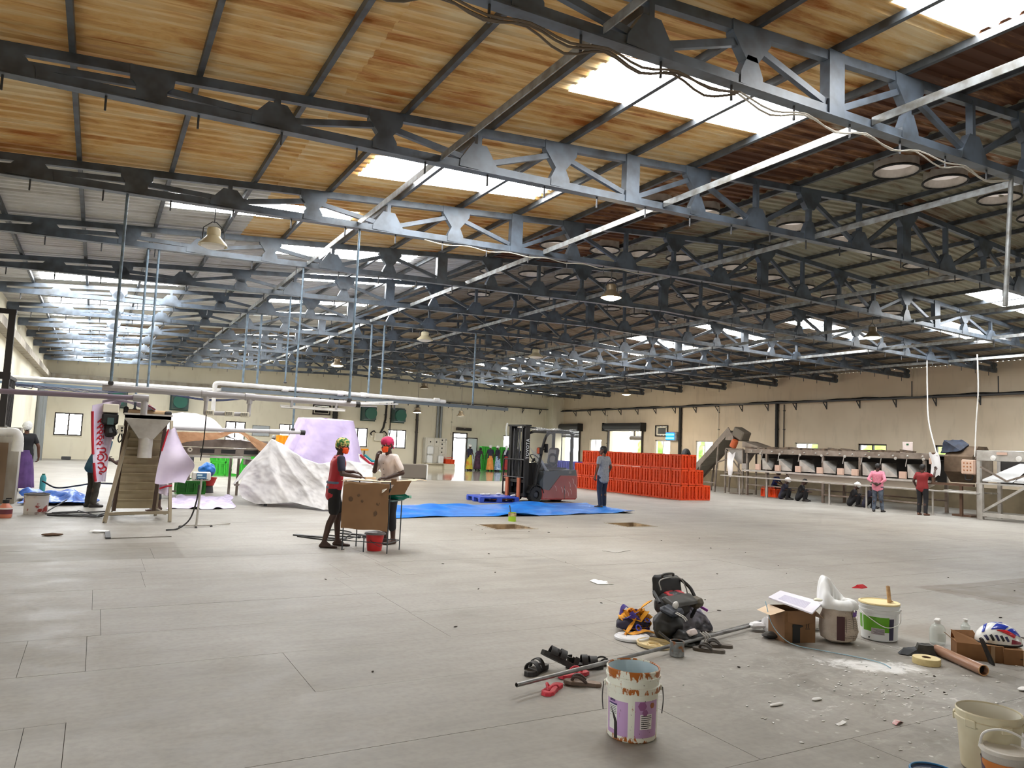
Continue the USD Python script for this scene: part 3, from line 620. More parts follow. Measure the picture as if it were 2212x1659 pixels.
# cables looped along the first truss and the second
def slack(x0, x1, y, n, sag, seed, zoff=-.16):
    r_ = random.Random(seed); p = []
    for k in range(n+1):
        x = x0+(x1-x0)*k/n; p.append((x, y, zb(x)+zoff))
        if k < n: p.append((x+(x1-x0)/n/2, y+r_.uniform(-.04, .04), zb(x)+zoff-sag*r_.uniform(.6, 1.4)))
    return curve(p, 6*n)
single('truss_cable', cat([tube(slack(1.2, 5.0, 4.85+.03*k, 5, .05+.015*k, k), .011, 5) for k in range(3)]), mat('dusty_brown_cable', (104, 90, 74), .7), 'bundle of dusty brown cables slung under the nearest truss', 'cable')
single('truss_cable', cat([tube(slack(5.0, 9.6, 4.85+.03*k, 5, .05+.015*k, 5+k), .009, 5) for k in range(2)]), mat('pale_cable', (190, 184, 172), .6), 'pale cables slung under the nearest truss towards the right', 'cable')
single('truss_cable', tube(slack(4.6, 9.5, 11.55, 6, .03, 9, -.10), .010, 5), mat('pale_cable', (190, 184, 172), .6), 'pale cable along the third truss with a small junction box', 'cable')
# ---------------------------------------------------------------- fixtures on the back wall
M_GREEN = mat('dark_green_cowl', (22, 92, 76), 0.45); M_GREENB = mat('cowl_box', (58, 82, 80), 0.5)
def cowl(x, z, lab, d=.55, w=.86):
    t = thing('fan_cowl', lab, 'fan', (x, YB, z), 0, 'green fan cowls on the back wall')
    obj('housing', hullp([(sx*w/2, -.02, sz*w/2) for sx in (-1, 1) for sz in (-1, 1)]+[(sx*w*.44, -d, sz*w*.44) for sx in (-1, 1) for sz in (-1, 1)]), M_GREENB, t, False)
    obj('duct_ring', orient(lathe([(0, 0), (.36, 0), (.36, .2), (0, .2)], 28), (0, -d+.02, 0), (0, -d-.2, 0)), M_GREEN, t)
    obj('flange', box((0, -.03, 0), (w+.1, .06, w+.1)), M_GREENB, t, False)
cowl(.84, 3.26, 'green fan cowl above the hopper elevator, mostly hidden by it'); cowl(3.89, 3.31, 'green fan cowl above the white tarpaulin'); cowl(14.75, 3.32, 'green fan cowl right of the lilac covered machine, left of a pair'); cowl(16.7, 3.30, 'green fan cowl over the bright two pane window, right of a pair')
t = thing('wall_vent', 'dark framed louvre vent high on the back wall', 'vent', (11.83, YB, 3.37))
obj('vent_frame', cat(box((0, -.02, .27), (1.08, .08, .08)), box((0, -.02, -.27), (1.08, .08, .08)), box((-.5, -.02, 0), (.08, .08, .6)), box((.5, -.02, 0), (.08, .08, .6))), M_ALU, t, False)
obj('vent_liner', cat(box((0, -.02, .2), (.9, .07, .03)), box((0, -.02, -.2), (.9, .07, .03)), box((-.44, -.02, 0), (.03, .07, .4)), box((.44, -.02, 0), (.03, .07, .4))), M_SOCK, t, False)
obj('back_plate', box((0, .12, 0), (.9, .02, .44)), M_BLACK, t, False)
for k in range(5): obj('louvre', box((0, .03, -.16+.08*k), (.86, .07, .012), rx=.6), M_BLACK, t, False)
t = thing('wall_vent', 'square framed vent on the right wall above the orange crates', 'vent', (XR, 33.57, 2.92), -PI/2)
obj('vent_frame', cat(box((0, -.02, .29), (1.1, .08, .07)), box((0, -.02, -.29), (1.1, .08, .07)), box((-.52, -.02, 0), (.07, .08, .6)), box((.52, -.02, 0), (.07, .08, .6))), M_ALU, t, False)
obj('vent_liner', cat(box((0, -.02, .21), (.9, .07, .06)), box((0, -.02, -.21), (.9, .07, .06)), box((-.43, -.02, 0), (.06, .07, .48)), box((.43, -.02, 0), (.06, .07, .48))), M_SOCK, t, False)
obj('vent_mesh', box((0, .05, 0), (.82, .02, .4)), mat('vent_mesh_grey', (96, 98, 96), .6), t, False)
t = thing('air_curtain', 'dark slim air curtain mounted over the open doorway', 'air curtain', (21.4, YB, 2.66))
obj('housing', box((0, -.12, 0), (1.1, .22, .2), bev=.03), M_ALU, t); obj('outlet_slot', box((0, -.235, -.02), (.95, .012, .05)), M_BLACK, t); obj('maker_plate', box((0, -.235, .05), (.12, .01, .02)), M_SOCK, t, False)
t = thing('notice_board', 'blank grey notice board on the back wall', 'notice board', (8.36, YB, 1.93))
obj('board', box((0, -.03, 0), (.93, .03, .58)), mat('board_grey', (176, 182, 186), .5), t); obj('board_frame', cat(box((0, -.035, .29), (.97, .05, .03)), box((0, -.035, -.29), (.97, .05, .03)), box((-.47, -.035, 0), (.03, .05, .6)), box((.47, -.035, 0), (.03, .05, .6))), M_TIE, t, False)
t = thing('junction_box', 'pale junction box with cables between two back wall windows', 'junction box', (15.5, YB, 1.88))
obj('enclosure', box((0, -.1, 0), (.54, .18, .5), bev=.02), M_SOCK, t); obj('door_seam', box((.02, -.195, 0), (.42, .012, .4)), mat('box_door', (214, 210, 196), .45), t)
for s in (-1, 1): obj('socket_outlet', box((s*.42, -.05, .02), (.16, .1, .12), bev=.01), M_SOCK, t)
obj('cable_loop', cat([tube(curve([(s*.2, -.12, .25), (s*.34, -.16, .34+.03*k), (s*(.5+.03*k), -.1, .2), (s*.42, -.1, .08)], 14), .014, 5) for s in (-1, 1) for k in range(3)]), M_BLACK, t)
t = thing('wall_pipe', 'black cable duct dropping from the tray to the pale junction box', 'cable duct', (15.9, YB, 0)); obj('duct', tube([(0.05, -.06, 4.3), (0, -.07, 3.0), (-.1, -.08, 2.5), (-.3, -.1, 2.12)], .06, 6), M_BLACK, t); obj('clamp', cat([box((0, -.05, z), (.2, .06, .04)) for z in (3.9, 3.3, 2.8)]), M_DGREY, t)
for x, r_, z0, m, lab in ((12.64, .16, 1.2, M_BLACK, 'wide black duct behind the lilac covered machine'), (18.04, .085, .02, M_ALU, 'dark brown rainwater pipe running down to the floor on the back wall'), (16.25, .03, 2.0, M_ALU, 'thin conduit between the two green fan cowls'), (20.55, .02, 1.6, M_SOCK, 'thin pale conduit left of the doorway')):
    t = thing('wall_pipe', lab, 'pipe', (x, YB, 0)); obj('pipe', px((0, -r_-.02, z0), (0, -r_-.02, 4.3), r_), m, t); obj('clamp', cat([box((0, -r_, z), (2*r_+.06, .05, .04)) for z in (3.9, 3.1, 2.3)]), M_DGREY, t)
t = thing('wall_conduit', 'pair of galvanised conduits dropping into the panel board', 'conduit', (19.6, YB, 0))
for s in (-.12, .12): obj('conduit', px((s, -.1, 2.0), (s, -.1, 4.32), .085), mat('galvanised_conduit', (132, 136, 138), .4, metal=.4), t)
# electrical panel board
t = thing('panel_board', 'tall grey electrical panel board with breaker handles standing at the back wall', 'electrical panel', (19.28, YB-.28, .36))
M_PANEL = mat('panel_grey', (206, 202, 190), .45)
obj('cabinet', box((0, 0, .82), (1.48, .5, 1.62)), M_PANEL, t, False)
for col, (x, w) in enumerate(((-.42, .5), (.0, .26), (.4, .46))):
    n = (3, 3, 6)[col]
    for k in range(n):
        h = 1.56/n; z = .05+h*(k+.5)
        d_ = obj('panel_door', box((x, -.262, z), (w-.02, .02, h-.03), bev=.006), M_PANEL, t)
        if col != 1 or k == 2:
            obj('breaker_handle', box((x, -.29, z+.02), (.07, .04, .09), bev=.01), mat('red_breaker', (150, 30, 26), .4) if (col, k) == (0, 1) else M_BLACK, d_)
obj('side_strip', box((.69, -.262, .82), (.1, .02, 1.58)), M_PANEL, t, False); obj('name_plate', box((.68, -.275, 1.52), (.1, .01, .04)), M_BLACK, t, False)
tp = struct('trim_5', 'low cream plinth under the panel board'); obj('plinth', box((19.45, YB-.35, .18), (1.85, .68, .36)), M_WALL, tp)
M_JERRY = mat('white_jerrycan', (226, 228, 228), .35)
def jerry(x, z, lab):
    t = thing('jerrycan', lab, 'jerrycan', (x, YB-.72, z), 0, 'white jerrycans before the panel board')
    obj('body', box((0, 0, .25), (.36, .28, .5), bev=.05), M_JERRY, t); obj('handle', tube([(-.08, 0, .49), (-.08, 0, .56), (.08, 0, .56), (.08, 0, .49)], .018, 6), M_JERRY, t); obj('cap', lathe([(0, .06), (.04, .06), (.04, 0)], 12), M_BLACK, t)
obj('plinth_shelf', box((19.2, YB-.72, .34), (1.35, .4, .04)), M_WALL, tp)
jerry(18.78, .36, 'white jerrycan before the panel board, lower one of the stacked pair'); jerry(18.80, .93, 'white jerrycan before the panel board, on top of the stacked pair'); jerry(19.55, .36, 'white jerrycan before the panel board beside the orange crate')
t = thing('steel_bench', 'low grey box bench standing on the glossy floor before the panel board', 'bench', (12.2, 30.8, 0), .15)
obj('bench_box', box((0, 0, .36), (1.25, .6, .62), bev=.03), mat('bench_grey', (116, 110, 102), .5), t); [obj('bench_end', box((q*.66, 0, .34), (.06, .62, .66)), M_JERRY, t) for q in (-1, 1)]
# right wall fixtures
for y, r_, z0, z1, m, lab in ((31.92, .085, .9, 4.25, M_BLACK, 'thick black cable duct on the right wall behind the orange crates'), (25.1, .08, .9, 4.25, M_BLACK, 'thick black cable duct on the right wall above the sorter'), (24.72, .025, .9, 4.2, M_ALU, 'thin grey conduit beside the black duct above the sorter'), (29.03, .02, .9, 4.2, M_SOCK, 'thin pale conduit above the inclined elevator'), (38.95, .02, .5, 4.2, M_SOCK, 'thin pale conduit left of the raised roller shutter')):
    t = thing('wall_pipe', lab, 'pipe', (XR, y, 0)); obj('pipe', px((-r_-.02, 0, z0), (-r_-.02, 0, z1), r_), m, t); obj('clamp', cat([box((-r_, 0, z), (.05, 2*r_+.06, .04)) for z in (3.9, 3.0, 2.1)]), M_DGREY, t)
for y, lab in ((18.32, 'dark vertical joint on the upper right wall above the drum'), (15.0, 'dark vertical joint on the upper right wall at the picture edge')):
    single('wall_joint', box((XR-.01, y, 4.63), (.02, .035, .66)), M_DGREY, lab, 'wall joint', kind='structure')
t = thing('fly_killer_lamp', 'lit blue fly killer lamp on the right wall', 'lamp', (XR, 32.6, 2.6), -PI/2)
obj('casing', box((.05, -.1, 0), (.86, .18, .5), bev=.02), M_TIE, t)
obj('blue_tube', cat([px((-.36, -.2, z), (.3, -.2, z), .05) for z in (-.1, .1)]), rawmat('blue_lamp_glow', {'e': ('emission', {'color': lin((70, 170, 255)), 'strength': 7.0})}, [], 'e.emission'), t)
obj('blue_screen', box((-.04, -.195, 0), (.72, .01, .42)), mat('blue_screen_glow', (40, 130, 230), .4, emit=((30, 130, 255), 1.4)), t, False)
t = thing('paper_notice', 'pale pink paper notice standing on top of the sorter near its drum', 'notice', (24.5, 15.75, 1.965), -PI/2); obj('sheet', box((0, 0, .2), (.36, .012, .38)), mat('pink_paper', (222, 206, 200), .7), t); obj('print', box((.0, -.009, .3), (.08, .006, .06)), mat('green_print', (40, 96, 60), .6), t, False)
# outside: yard, parapet, canopy, plants beyond the openings
yd = struct('yard_ground', 'bright concrete yard outside the hall')
obj('paving', cat(box((45, 25, -.2), (32, 90, .3)), box((13, 58, -.2), (44, 25, .3)), box((13, -24, -.2), (60, 33, .3))), mat('pale_yard', (206, 202, 194), .8), yd, False)
single('boundary_wall', cat(box((36.5, 33, .55), (.2, 50, 1.1)), box((13, 53, .6), (40, .2, 1.2))), mat('white_boundary', (236, 234, 228), .7), 'low white boundary wall outside the roller shutters', 'wall', kind='structure')
M_BUSH = mat('sunlit_leaf_green', (112, 158, 52), .6, c2=(168, 196, 84), scale=2.0)
for k in range(9):
    y = 20+3.2*k; r_ = random.Random(k)
    single('bush', blob(ell((38.3+r_.uniform(-.3, .3), y, 1.0), (1.2, 1.25, 1.5+r_.uniform(0, .5)), 4), .30, 1.6, k), M_BUSH, ORD[k]+' yellow green hedge bush from the near end beyond the white boundary wall', 'bush', 'hedge beyond the boundary wall')
t = thing('canopy', 'corrugated canopy with a hanging roll outside the raised roller shutter', 'canopy', (31.5, 36.7, 0))
for k in range(22): obj('canopy_rib', box((0, -3.3+.3*k, 2.95), (.04, .2, .9)), mat('canopy_cream', (214, 206, 188), .6), t, False)
for k in range(4): obj('canopy_post', box((-.08, -2.7+1.8*k, 2.95), (.06, .06, 1.0)), M_ALU, t, False)
obj('rolled_blind', px((-.2, -2.9, 2.55), (-.2, 2.9, 2.55), .14), M_ALU, t)
obj('side_pier', box((-.6, 3.6, 1.7), (1.4, .3, 3.4)), M_WALL, t)
# ---------------------------------------------------------------- people
SKIN = mat('brown_skin', (104, 66, 46), 0.5, c2=(88, 54, 38), scale=8)
SKIN2 = mat('dark_brown_skin', (72, 46, 36), 0.5, c2=(58, 38, 30), scale=8)
HAIR = mat('black_hair', (20, 17, 16), 0.5)
EYE = mat('eye_white', (214, 206, 198), 0.3)
M_NET = mat('white_hair_net', (226, 226, 224), 0.7)
def V(*a): return np.array(a, float)
def smooth_union(parts, L=.028, it=5):
    m = manifold3d.Manifold.batch_boolean(parts, manifold3d.OpType.Add)
    if L: m = m.refine_to_length(L)
    v, f = tri(m); t = trimesh.Trimesh(v, f, process=True)
    if it: trimesh.smoothing.filter_taubin(t, iterations=it)
    return np.array(t.vertices), np.array(t.faces)
def sph(p, r): return (float(p[0]), float(p[1]), float(p[2]), r)
def chain(ps, rs): return [hull(sph(a, ra), sph(b, rb)) for a, b, ra, rb in zip(ps[:-1], ps[1:], rs[:-1], rs[1:])]
def hand(w, d, n, side, curl=.35):
    """Palm and five fingers from wrist w, pointing d, back of the hand towards n; side +1 right, -1 left."""
    d = d/np.linalg.norm(d); n = n-d*(n@d); n /= np.linalg.norm(n); x = np.cross(d, n)*side
    out = [hull(sph(w, .023), sph(w+d*.075+x*.028, .013), sph(w+d*.075-x*.028, .012), sph(w+d*.03-x*.026, .016), sph(w+d*.03+x*.026, .015))]
    for k, (o, L) in enumerate(((-.029, .066), (-.010, .078), (.010, .073), (.028, .057))):
        p = w+d*.075+x*o; a = curl*(1+.15*k); q = p+(d*math.cos(a)-n*math.sin(a))*L*.45; r = q+(d*math.cos(2*a)-n*math.sin(2*a))*L*.32; e = r+(d*math.cos(2.8*a)-n*math.sin(2.8*a))*L*.25
        out += chain([p, q, r, e], [.0095, .0088, .0082, .007])
    p = w+d*.02-x*.026; q = p-x*.028+d*.032-n*.012; r = q-x*.008+d*.03-n*.008; out += chain([p, q, r], [.013, .0105, .0085])
    return out
STAND = dict(hipz=.91, pel=V(0, 0), lean=V(0, 0), head=V(0, 0, 0), hyaw=0.0, hpitch=0.0,
             kneeL=V(-.10, .03, .50), kneeR=V(.10, .03, .50), ankL=V(-.11, -.02, .085), ankR=V(.11, -.02, .085), footL=V(-.15, 1), footR=V(.15, 1),
             elL=V(-.25, -.03, 1.12), elR=V(.25, -.03, 1.12), wrL=V(-.27, .06, .87), wrR=V(.27, .06, .87), hdL=V(0, .15, -1), hdR=V(0, .15, -1), hnL=V(-1, 0, 0), hnR=V(1, 0, 0), curl=.45)
def human(label, loc, rz, s, pose, skin, top, bottom, bkind='trousers', sleeve=.25, shoes=None, head='hair', hmat=None, mask=None, group=None, long_hair=False, fine=True, extras=None, hem=-.06, skirt_z=.09, female=False):
    p = dict(STAND); p.update(pose or {})
    t = thing('person', label, 'person', loc, rz, group)
    S = lambda m: mv(m, s=s)
    z = p['hipz']; pel = V(*p['pel'], z); ch = pel+V(p['lean'][0], p['lean'][1], .37); tl = math.hypot(*p['lean'])
    if tl > .05: ch = pel+V(p['lean'][0], p['lean'][1], math.sqrt(max(.37**2-tl*tl, .02)))
    up = (ch-pel)/np.linalg.norm(ch-pel); fw = V(0, 1, 0)-up*up[1]; fw /= np.linalg.norm(fw); rt = np.cross(fw, up)
    W_ = .92 if female else 1.0
    sh = {k: ch+rt*(q*.165*W_)+up*.085 for k, q in (('L', -1), ('R', 1))}
    nk = ch+up*.13; hd = nk+up*.15+fw*.025+p['head']
    hp = {k: pel+rt*(q*.09)-up*.03 for k, q in (('L', -1), ('R', 1))}
    def torso(g):
        w = [(pel+rt*q*.08, .095+g) for q in (-1, 1)]; ws = [(pel+up*.2+rt*q*.062*W_, .085+g) for q in (-1, 1)]
        c = [(ch+rt*q*.085*W_+fw*.0, .095+g) for q in (-1, 1)]; h2 = [(sh[k]-up*.005, .05+g) for k in 'LR']
        H = lambda *l: hull(*[sph(a, b) for q in l for a, b in q])
        return [H(w, ws), H(ws, c), H(c, h2)]
    A = {k: [sh[k], p['el'+k], p['wr'+k]] for k in 'LR'}
    arms = []
    for k, q in (('L', -1), ('R', 1)):
        arms += chain(A[k], [.047, .037, .025]); 
        if fine: arms += hand(A[k][2], p['hd'+k], p['hn'+k], q, p['curl'])
        else: arms.append(hull(sph(A[k][2], .024), sph(A[k][2]+p['hd'+k]/np.linalg.norm(p['hd'+k])*.14, .024)))
    LG = {k: [hp[k], p['knee'+k], p['ank'+k]] for k in 'LR'}
    legs = []
    for k in 'LR':
        kn, an = LG[k][1], LG[k][2]; calf = kn*.68+an*.32+V(0, -.02, 0)
        legs += [hull(sph(hp[k], .088), sph(kn, .055)), hull(sph(kn, .054), sph(calf, .052)), hull(sph(calf, .052), sph(an, .036))]
        f = V(*p['foot'+k], 0); f /= np.linalg.norm(f); g_ = V(-f[1], f[0], 0); fz = an[2]-.085
        if shoes is None:
            heel, toe = an*V(1, 1, 0)-f*.045+V(0, 0, fz+.03), an*V(1, 1, 0)+f*.155+V(0, 0, fz+.018)
            legs += [hull(sph(an, .034), sph(heel, .03), sph(an*V(1, 1, 0)+f*.08+V(0, 0, fz+.035), .03)), hull(sph(heel, .028), sph(toe+g_*.03, .017), sph(toe-g_*.028+f*.015, .018))]
            if fine: legs += [hull(sph(toe+g_*o, .013), sph(toe+g_*o*1.08+f*l, .011)) for o, l in ((-.034, .042), (-.014, .036), (.003, .031), (.019, .025), (.033, .018))]
    # head: skull, jaw, nose, ears
    cy, sy = math.cos(p['hyaw']), math.sin(p['hyaw']); cp, sp = math.cos(p['hpitch']), math.sin(p['hpitch'])
    hf = fw*cy*cp-rt*sy*cp-up*sp if True else fw; hf /= np.linalg.norm(hf); hr = np.cross(hf, up); hr /= np.linalg.norm(hr); hu = np.cross(hr, hf)
    at = lambda x, y, zz: hd+hr*x+hf*y+hu*zz
    skull = [hull(sph(at(0, -.022, .035), .083), sph(at(0, .02, .04), .074)), hull(sph(at(0, .01, .02), .074), sph(at(.03, .045, -.055), .032), sph(at(-.03, .045, -.055), .032), sph(at(0, .068, -.088), .022)),
             hull(sph(at(0, .093, .015), .008), sph(at(0, .112, -.022), .0135), sph(at(.013, .095, -.026), .010), sph(at(-.013, .095, -.026), .010)),
             hull(sph(at(.02, .088, -.058), .0095), sph(at(-.02, .088, -.058), .0095)), hull(sph(at(.045, .066, .034), .018), sph(at(-.045, .066, .034), .018))]
    for q in (-1, 1): skull.append(hull(sph(at(q*.079, -.005, .015), .013), sph(at(q*.084, -.014, -.018), .011), sph(at(q*.08, -.02, .008), .011)))
    neck = [hull(sph(nk-up*.02, .056), sph(at(0, -.02, -.06), .05))]
    obj('body', S(smooth_union(torso(0)+arms+legs+skull+neck, .03 if fine else .06, 4)), skin, t, True)
    if fine:
        obj('eyes', S(cat([ell(at(q*.033, .079, .012), (.013, .010, .008), 1) for q in (-1, 1)])), EYE, t, True)
        obj('pupils', S(cat([ell(at(q*.033, .087, .012), (.006, .005, .006), 1) for q in (-1, 1)])), M_BLACK, t, True)
        obj('eyebrows', S(cat([tri(hull(sph(at(q*.018, .089, .034), .005), sph(at(q*.052, .075, .038), .004))) for q in (-1, 1)])), HAIR, t, True)
    # shirt
    sl = []
    for k in 'LR':
        a, b, c = A[k]
        if sleeve <= 1: e = a+(b-a)*(sleeve if sleeve > .3 else .62); sl.append(hull(sph(a, .063), sph(e, .058)))
        else: sl += [hull(sph(a, .063), sph(b, .05)), hull(sph(b, .05), sph(b+(c-b)*(sleeve-1), .037))]
    low = [hull(*[sph(pel+rt*q*.085+up*hem, .104) for q in (-1, 1)], *[sph(pel+rt*q*.078+up*.1, .103) for q in (-1, 1)])]
    v, f = smooth_union(torso(.016)+sl+low, .035 if fine else .06, 3)
    v = v+fb(v*9, 3, 3)[:, None]*np.array([.012, .012, .004])
    obj('shirt', S((v, f)), top, t, True)
    if fine: obj('collar', S(smooth_union([hull(sph(nk-up*.035+hr*q*.045+fw*o, .022), sph(nk-up*.02+hr*q*.02+fw*(o+.035), .016)) for q in (-1, 1) for o in (-.035, .012)], .02, 2)), top, t, True)
    # lower clothing
    if bkind == 'skirt':
        zt_ = z+.1; zb_ = skirt_z; n, k = 40, 10
        def fn(U, Vv):
            a = U*2*PI; dz = Vv; c = pel[None, None, :2]*(1-dz)[..., None]+((LG['L'][2]+LG['R'][2])/2)[None, None, :2]*dz[..., None]
            rr = .125+.085*dz**.8+.018*np.sin(9*a+3*dz)*dz+.010*np.sin(17*a)*dz
            return c[..., 0]+rr*1.15*np.cos(a), c[..., 1]+rr*.95*np.sin(a), zt_+(zb_-zt_)*dz
        obj('skirt', S(sheet(fn, n+1, k, .006)), bottom, t, True)
    else:
        cut = 1.0 if bkind == 'trousers' else (.45 if bkind == 'shorts' else .75)
        L = [hull(*[sph(pel+rt*q*.08, .102) for q in (-1, 1)], *[sph(pel+rt*q*.07+up*.1, .095) for q in (-1, 1)])]
        for k in 'LR':
            kn, an = LG[k][1], LG[k][2]
            if bkind == 'shorts': L.append(hull(sph(hp[k], .105), sph(hp[k]+(kn-hp[k])*.8, .088)))
            else: L += [hull(sph(hp[k], .103), sph(kn, .072)), hull(sph(kn, .072), sph(kn+(an-kn)*(.98 if bkind == 'trousers' else .6), .06 if bkind == 'trousers' else .064))]
        v, f = smooth_union(L, .035 if fine else .06, 3); v = v+fb(v*11, 3, 5)[:, None]*np.array([.014, .014, .004])
        obj('shorts' if bkind == 'shorts' else 'trousers', S((v, f)), bottom, t, True)
    if shoes is not None:
        for k in 'LR':
            an = p['ank'+k]; f = V(*p['foot'+k], 0); f /= np.linalg.norm(f); g_ = V(-f[1], f[0], 0); b = an*V(1, 1, 0)+V(0, 0, an[2]-.085)
            obj('shoe', S(smooth_union([hull(sph(b-f*.05+V(0, 0, .036), .036), sph(an-V(0, 0, .01), .045), sph(b+f*.09+V(0, 0, .04), .04)), hull(sph(b-f*.05+V(0, 0, .034), .034), sph(b+f*.17+g_*.015+V(0, 0, .028), .028), sph(b+f*.17-g_*.015+V(0, 0, .028), .028))], .03, 2)), shoes, t, True)
    # head wear and hair
    if head == 'hair':
        hs = [hull(sph(at(0, -.03, .05), .089), sph(at(0, .018, .062), .078)), hull(sph(at(0, -.045, .02), .078), sph(at(0, -.05, -.035), .05))]
        if long_hair: hs.append(hull(sph(at(0, -.07, -.02), .06), sph(at(0, -.11, -.05), .045)))
        v, f = smooth_union(hs, .02, 2); v = v+fb(v*40, 3, 2)[:, None]*.02*np.ones(3); obj('hair', S((v, f)), hmat or HAIR, t, True)
    else:
        big = .016 if head == 'net' else .0
        hs = [hull(sph(at(0, -.03, .052), .094+big), sph(at(0, .02, .06), .084+big*.5)), hull(sph(at(0, -.05, .02), .082+big), sph(at(0, .0, .045), .09))]
        v, f = smooth_union(hs, .02, 2); v = v+fb(v*(26 if head == 'net' else 18), 3, 4)[:, None]*(.028 if head == 'net' else .014)*np.ones(3)
        hw = obj('hair_net' if head == 'net' else 'head_cloth', S((v, f)), hmat or M_NET, t, True)
        if head == 'bandana': obj('knot', S(smooth_union([hull(sph(at(.0, -.12, .0), .018), sph(at(.012, -.135, -.05), .014)), hull(sph(at(0, -.12, 0), .018), sph(at(-.02, -.13, -.06), .01))], .02, 1)), hmat, hw, True)
        hs2 = [hull(sph(at(0, -.06, -.01), .068), sph(at(0, -.06, -.04), .045))]
        obj('hair', S(smooth_union(hs2, .03, 1)), HAIR, t, True)
    if mask is not None:
        ms = smooth_union([hull(sph(at(0, .104, -.02), .016), sph(at(0, .092, -.085), .022), sph(at(.05, .06, -.03), .02), sph(at(-.05, .06, -.03), .02), sph(at(.034, .055, -.082), .022), sph(at(-.034, .055, -.082), .022))], .015, 3)
        mk = obj('face_mask', S(ms), mask, t, True)
        obj('ear_loop', S(cat([tube([at(q*.066, .05, -.03), at(q*.086, .0, -.005), at(q*.09, -.018, .01)], .003, 5) for q in (-1, 1)])), mask, mk, True)
    if extras: extras(t, S, dict(pel=pel, ch=ch, up=up, fw=fw, rt=rt, at=at, sh=sh, A=A, LG=LG))
    return t
def faces(x, y): return math.atan2(y, x)-PI/2      # rz so that local +y looks along (x, y)
M_NAVY = mat('navy_cotton', (42, 40, 60), .8, c2=(34, 32, 50), scale=9); M_DARKC = mat('black_cotton', (26, 25, 29), .8)
M_JEAN = mat('blue_jean', (34, 44, 66), .8, c2=(26, 34, 54), scale=6); M_JEAN2 = mat('washed_jean', (96, 106, 122), .8, c2=(44, 50, 62), scale=7)
M_SHOE = mat('dark_shoe', (36, 30, 28), .5)
# man in grey by the crates, his back to the camera
human('man in grey shirt and dark jeans standing before the orange crates, seen from behind', (12.48, 16.98, 0), faces(-.15, 1), 1.02,
      dict(elL=V(-.28, -.06, 1.1), wrL=V(-.30, .0, .87), elR=V(.27, -.02, 1.12), wrR=V(.25, .10, .90), hyaw=.55, ankL=V(-.10, -.03, .085), ankR=V(.12, .05, .085), kneeR=V(.11, .06, .5)),
      SKIN, mat('grey_marl_shirt', (148, 152, 160), .8, c2=(132, 136, 146), scale=20), M_JEAN, sleeve=.55, shoes=M_SHOE, hem=-.14)
# masked pair at the cardboard covered table
M_ORMASK = mat('orange_mask', (236, 84, 30), .7)
def jersey_extra(t, S, q):
    obj('waist_bands', S(cat([mv(lathe([(.128, -.018), (.133, 0), (.128, .018)], 28), q['pel']*V(1, 1, 0)+V(0, 0, q['pel'][2]+h), s=(1.42, .92, 1)) for h in (.01, .085)])), mat('slate_band', (96, 112, 134), .7), t, True)
    obj('navy_sleeves', S(cat([tri(hull(sph(q['A'][k][0]+(q['A'][k][1]-q['A'][k][0])*.02, .067), sph(q['A'][k][0]+(q['A'][k][1]-q['A'][k][0])*.66, .061))) for k in 'LR'])), M_NAVY, t, True)
M_JERSEY = mat('crimson_flame_jersey', (168, 30, 44), .65, c2=(238, 142, 46), scale=4.2, lo=.60, hi=.72, stretch=(1.6, 1.6, .9))
human('barefoot man in crimson jersey, black shorts and patterned head cloth at the cardboard covered table', (3.16, 11.02, 0), faces(.95, -.1), .955,
      dict(elR=V(.27, .06, 1.14), wrR=V(.20, .31, 1.10), hdR=V(-.1, 1, -.05), hnR=V(0, 0, 1), elL=V(-.27, .06, 1.15), wrL=V(-.14, .32, 1.16), hdL=V(.35, 1, -.25), hnL=V(-.2, 0, 1), hyaw=-.75, lean=V(0, .04), curl=.2,
           ankR=V(.10, -.12, .085), kneeR=V(.10, .0, .49), ankL=V(-.11, .12, .085), kneeL=V(-.10, .12, .5), footL=V(.3, 1), footR=V(.3, 1)),
      SKIN2, M_JERSEY, mat('black_shorts', (22, 22, 24), .8), 'shorts', .6, None, 'cloth', mat('green_patterned_cloth', (206, 190, 120), .8, c2=(58, 120, 62), scale=22, lo=.46, hi=.54, detail=1), M_ORMASK, hem=-.12, extras=jersey_extra)
def placket(t, S, q): obj('buttons', S(cat([ell(q['ch']+q['fw']*.118-q['up']*.09*k, (.008, .005, .008), 1) for k in range(4)])), M_BLACK, t, True)
human('man in pale shirt and pink head cloth behind the cardboard covered table', (4.12, 11.22, 0), faces(-.92, -.25), .985,
      dict(elR=V(.24, .16, 1.13), wrR=V(.08, .24, 1.34), hdR=V(-.3, -.05, 1), hnR=V(0, 1, .2), elL=V(-.27, -.02, 1.13), wrL=V(-.16, .22, 1.04), hdL=V(.3, 1, 0), hnL=V(0, 0, 1), hyaw=.25, lean=V(0, .05), curl=.5),
      SKIN2, mat('off_white_shirt', (226, 214, 208), .8, c2=(208, 196, 190), scale=6), M_DARKC, 'threequarter', .75, None, 'bandana', mat('pink_head_cloth', (206, 36, 96), .7, c2=(176, 26, 78), scale=14), M_ORMASK, extras=placket, hem=-.1)
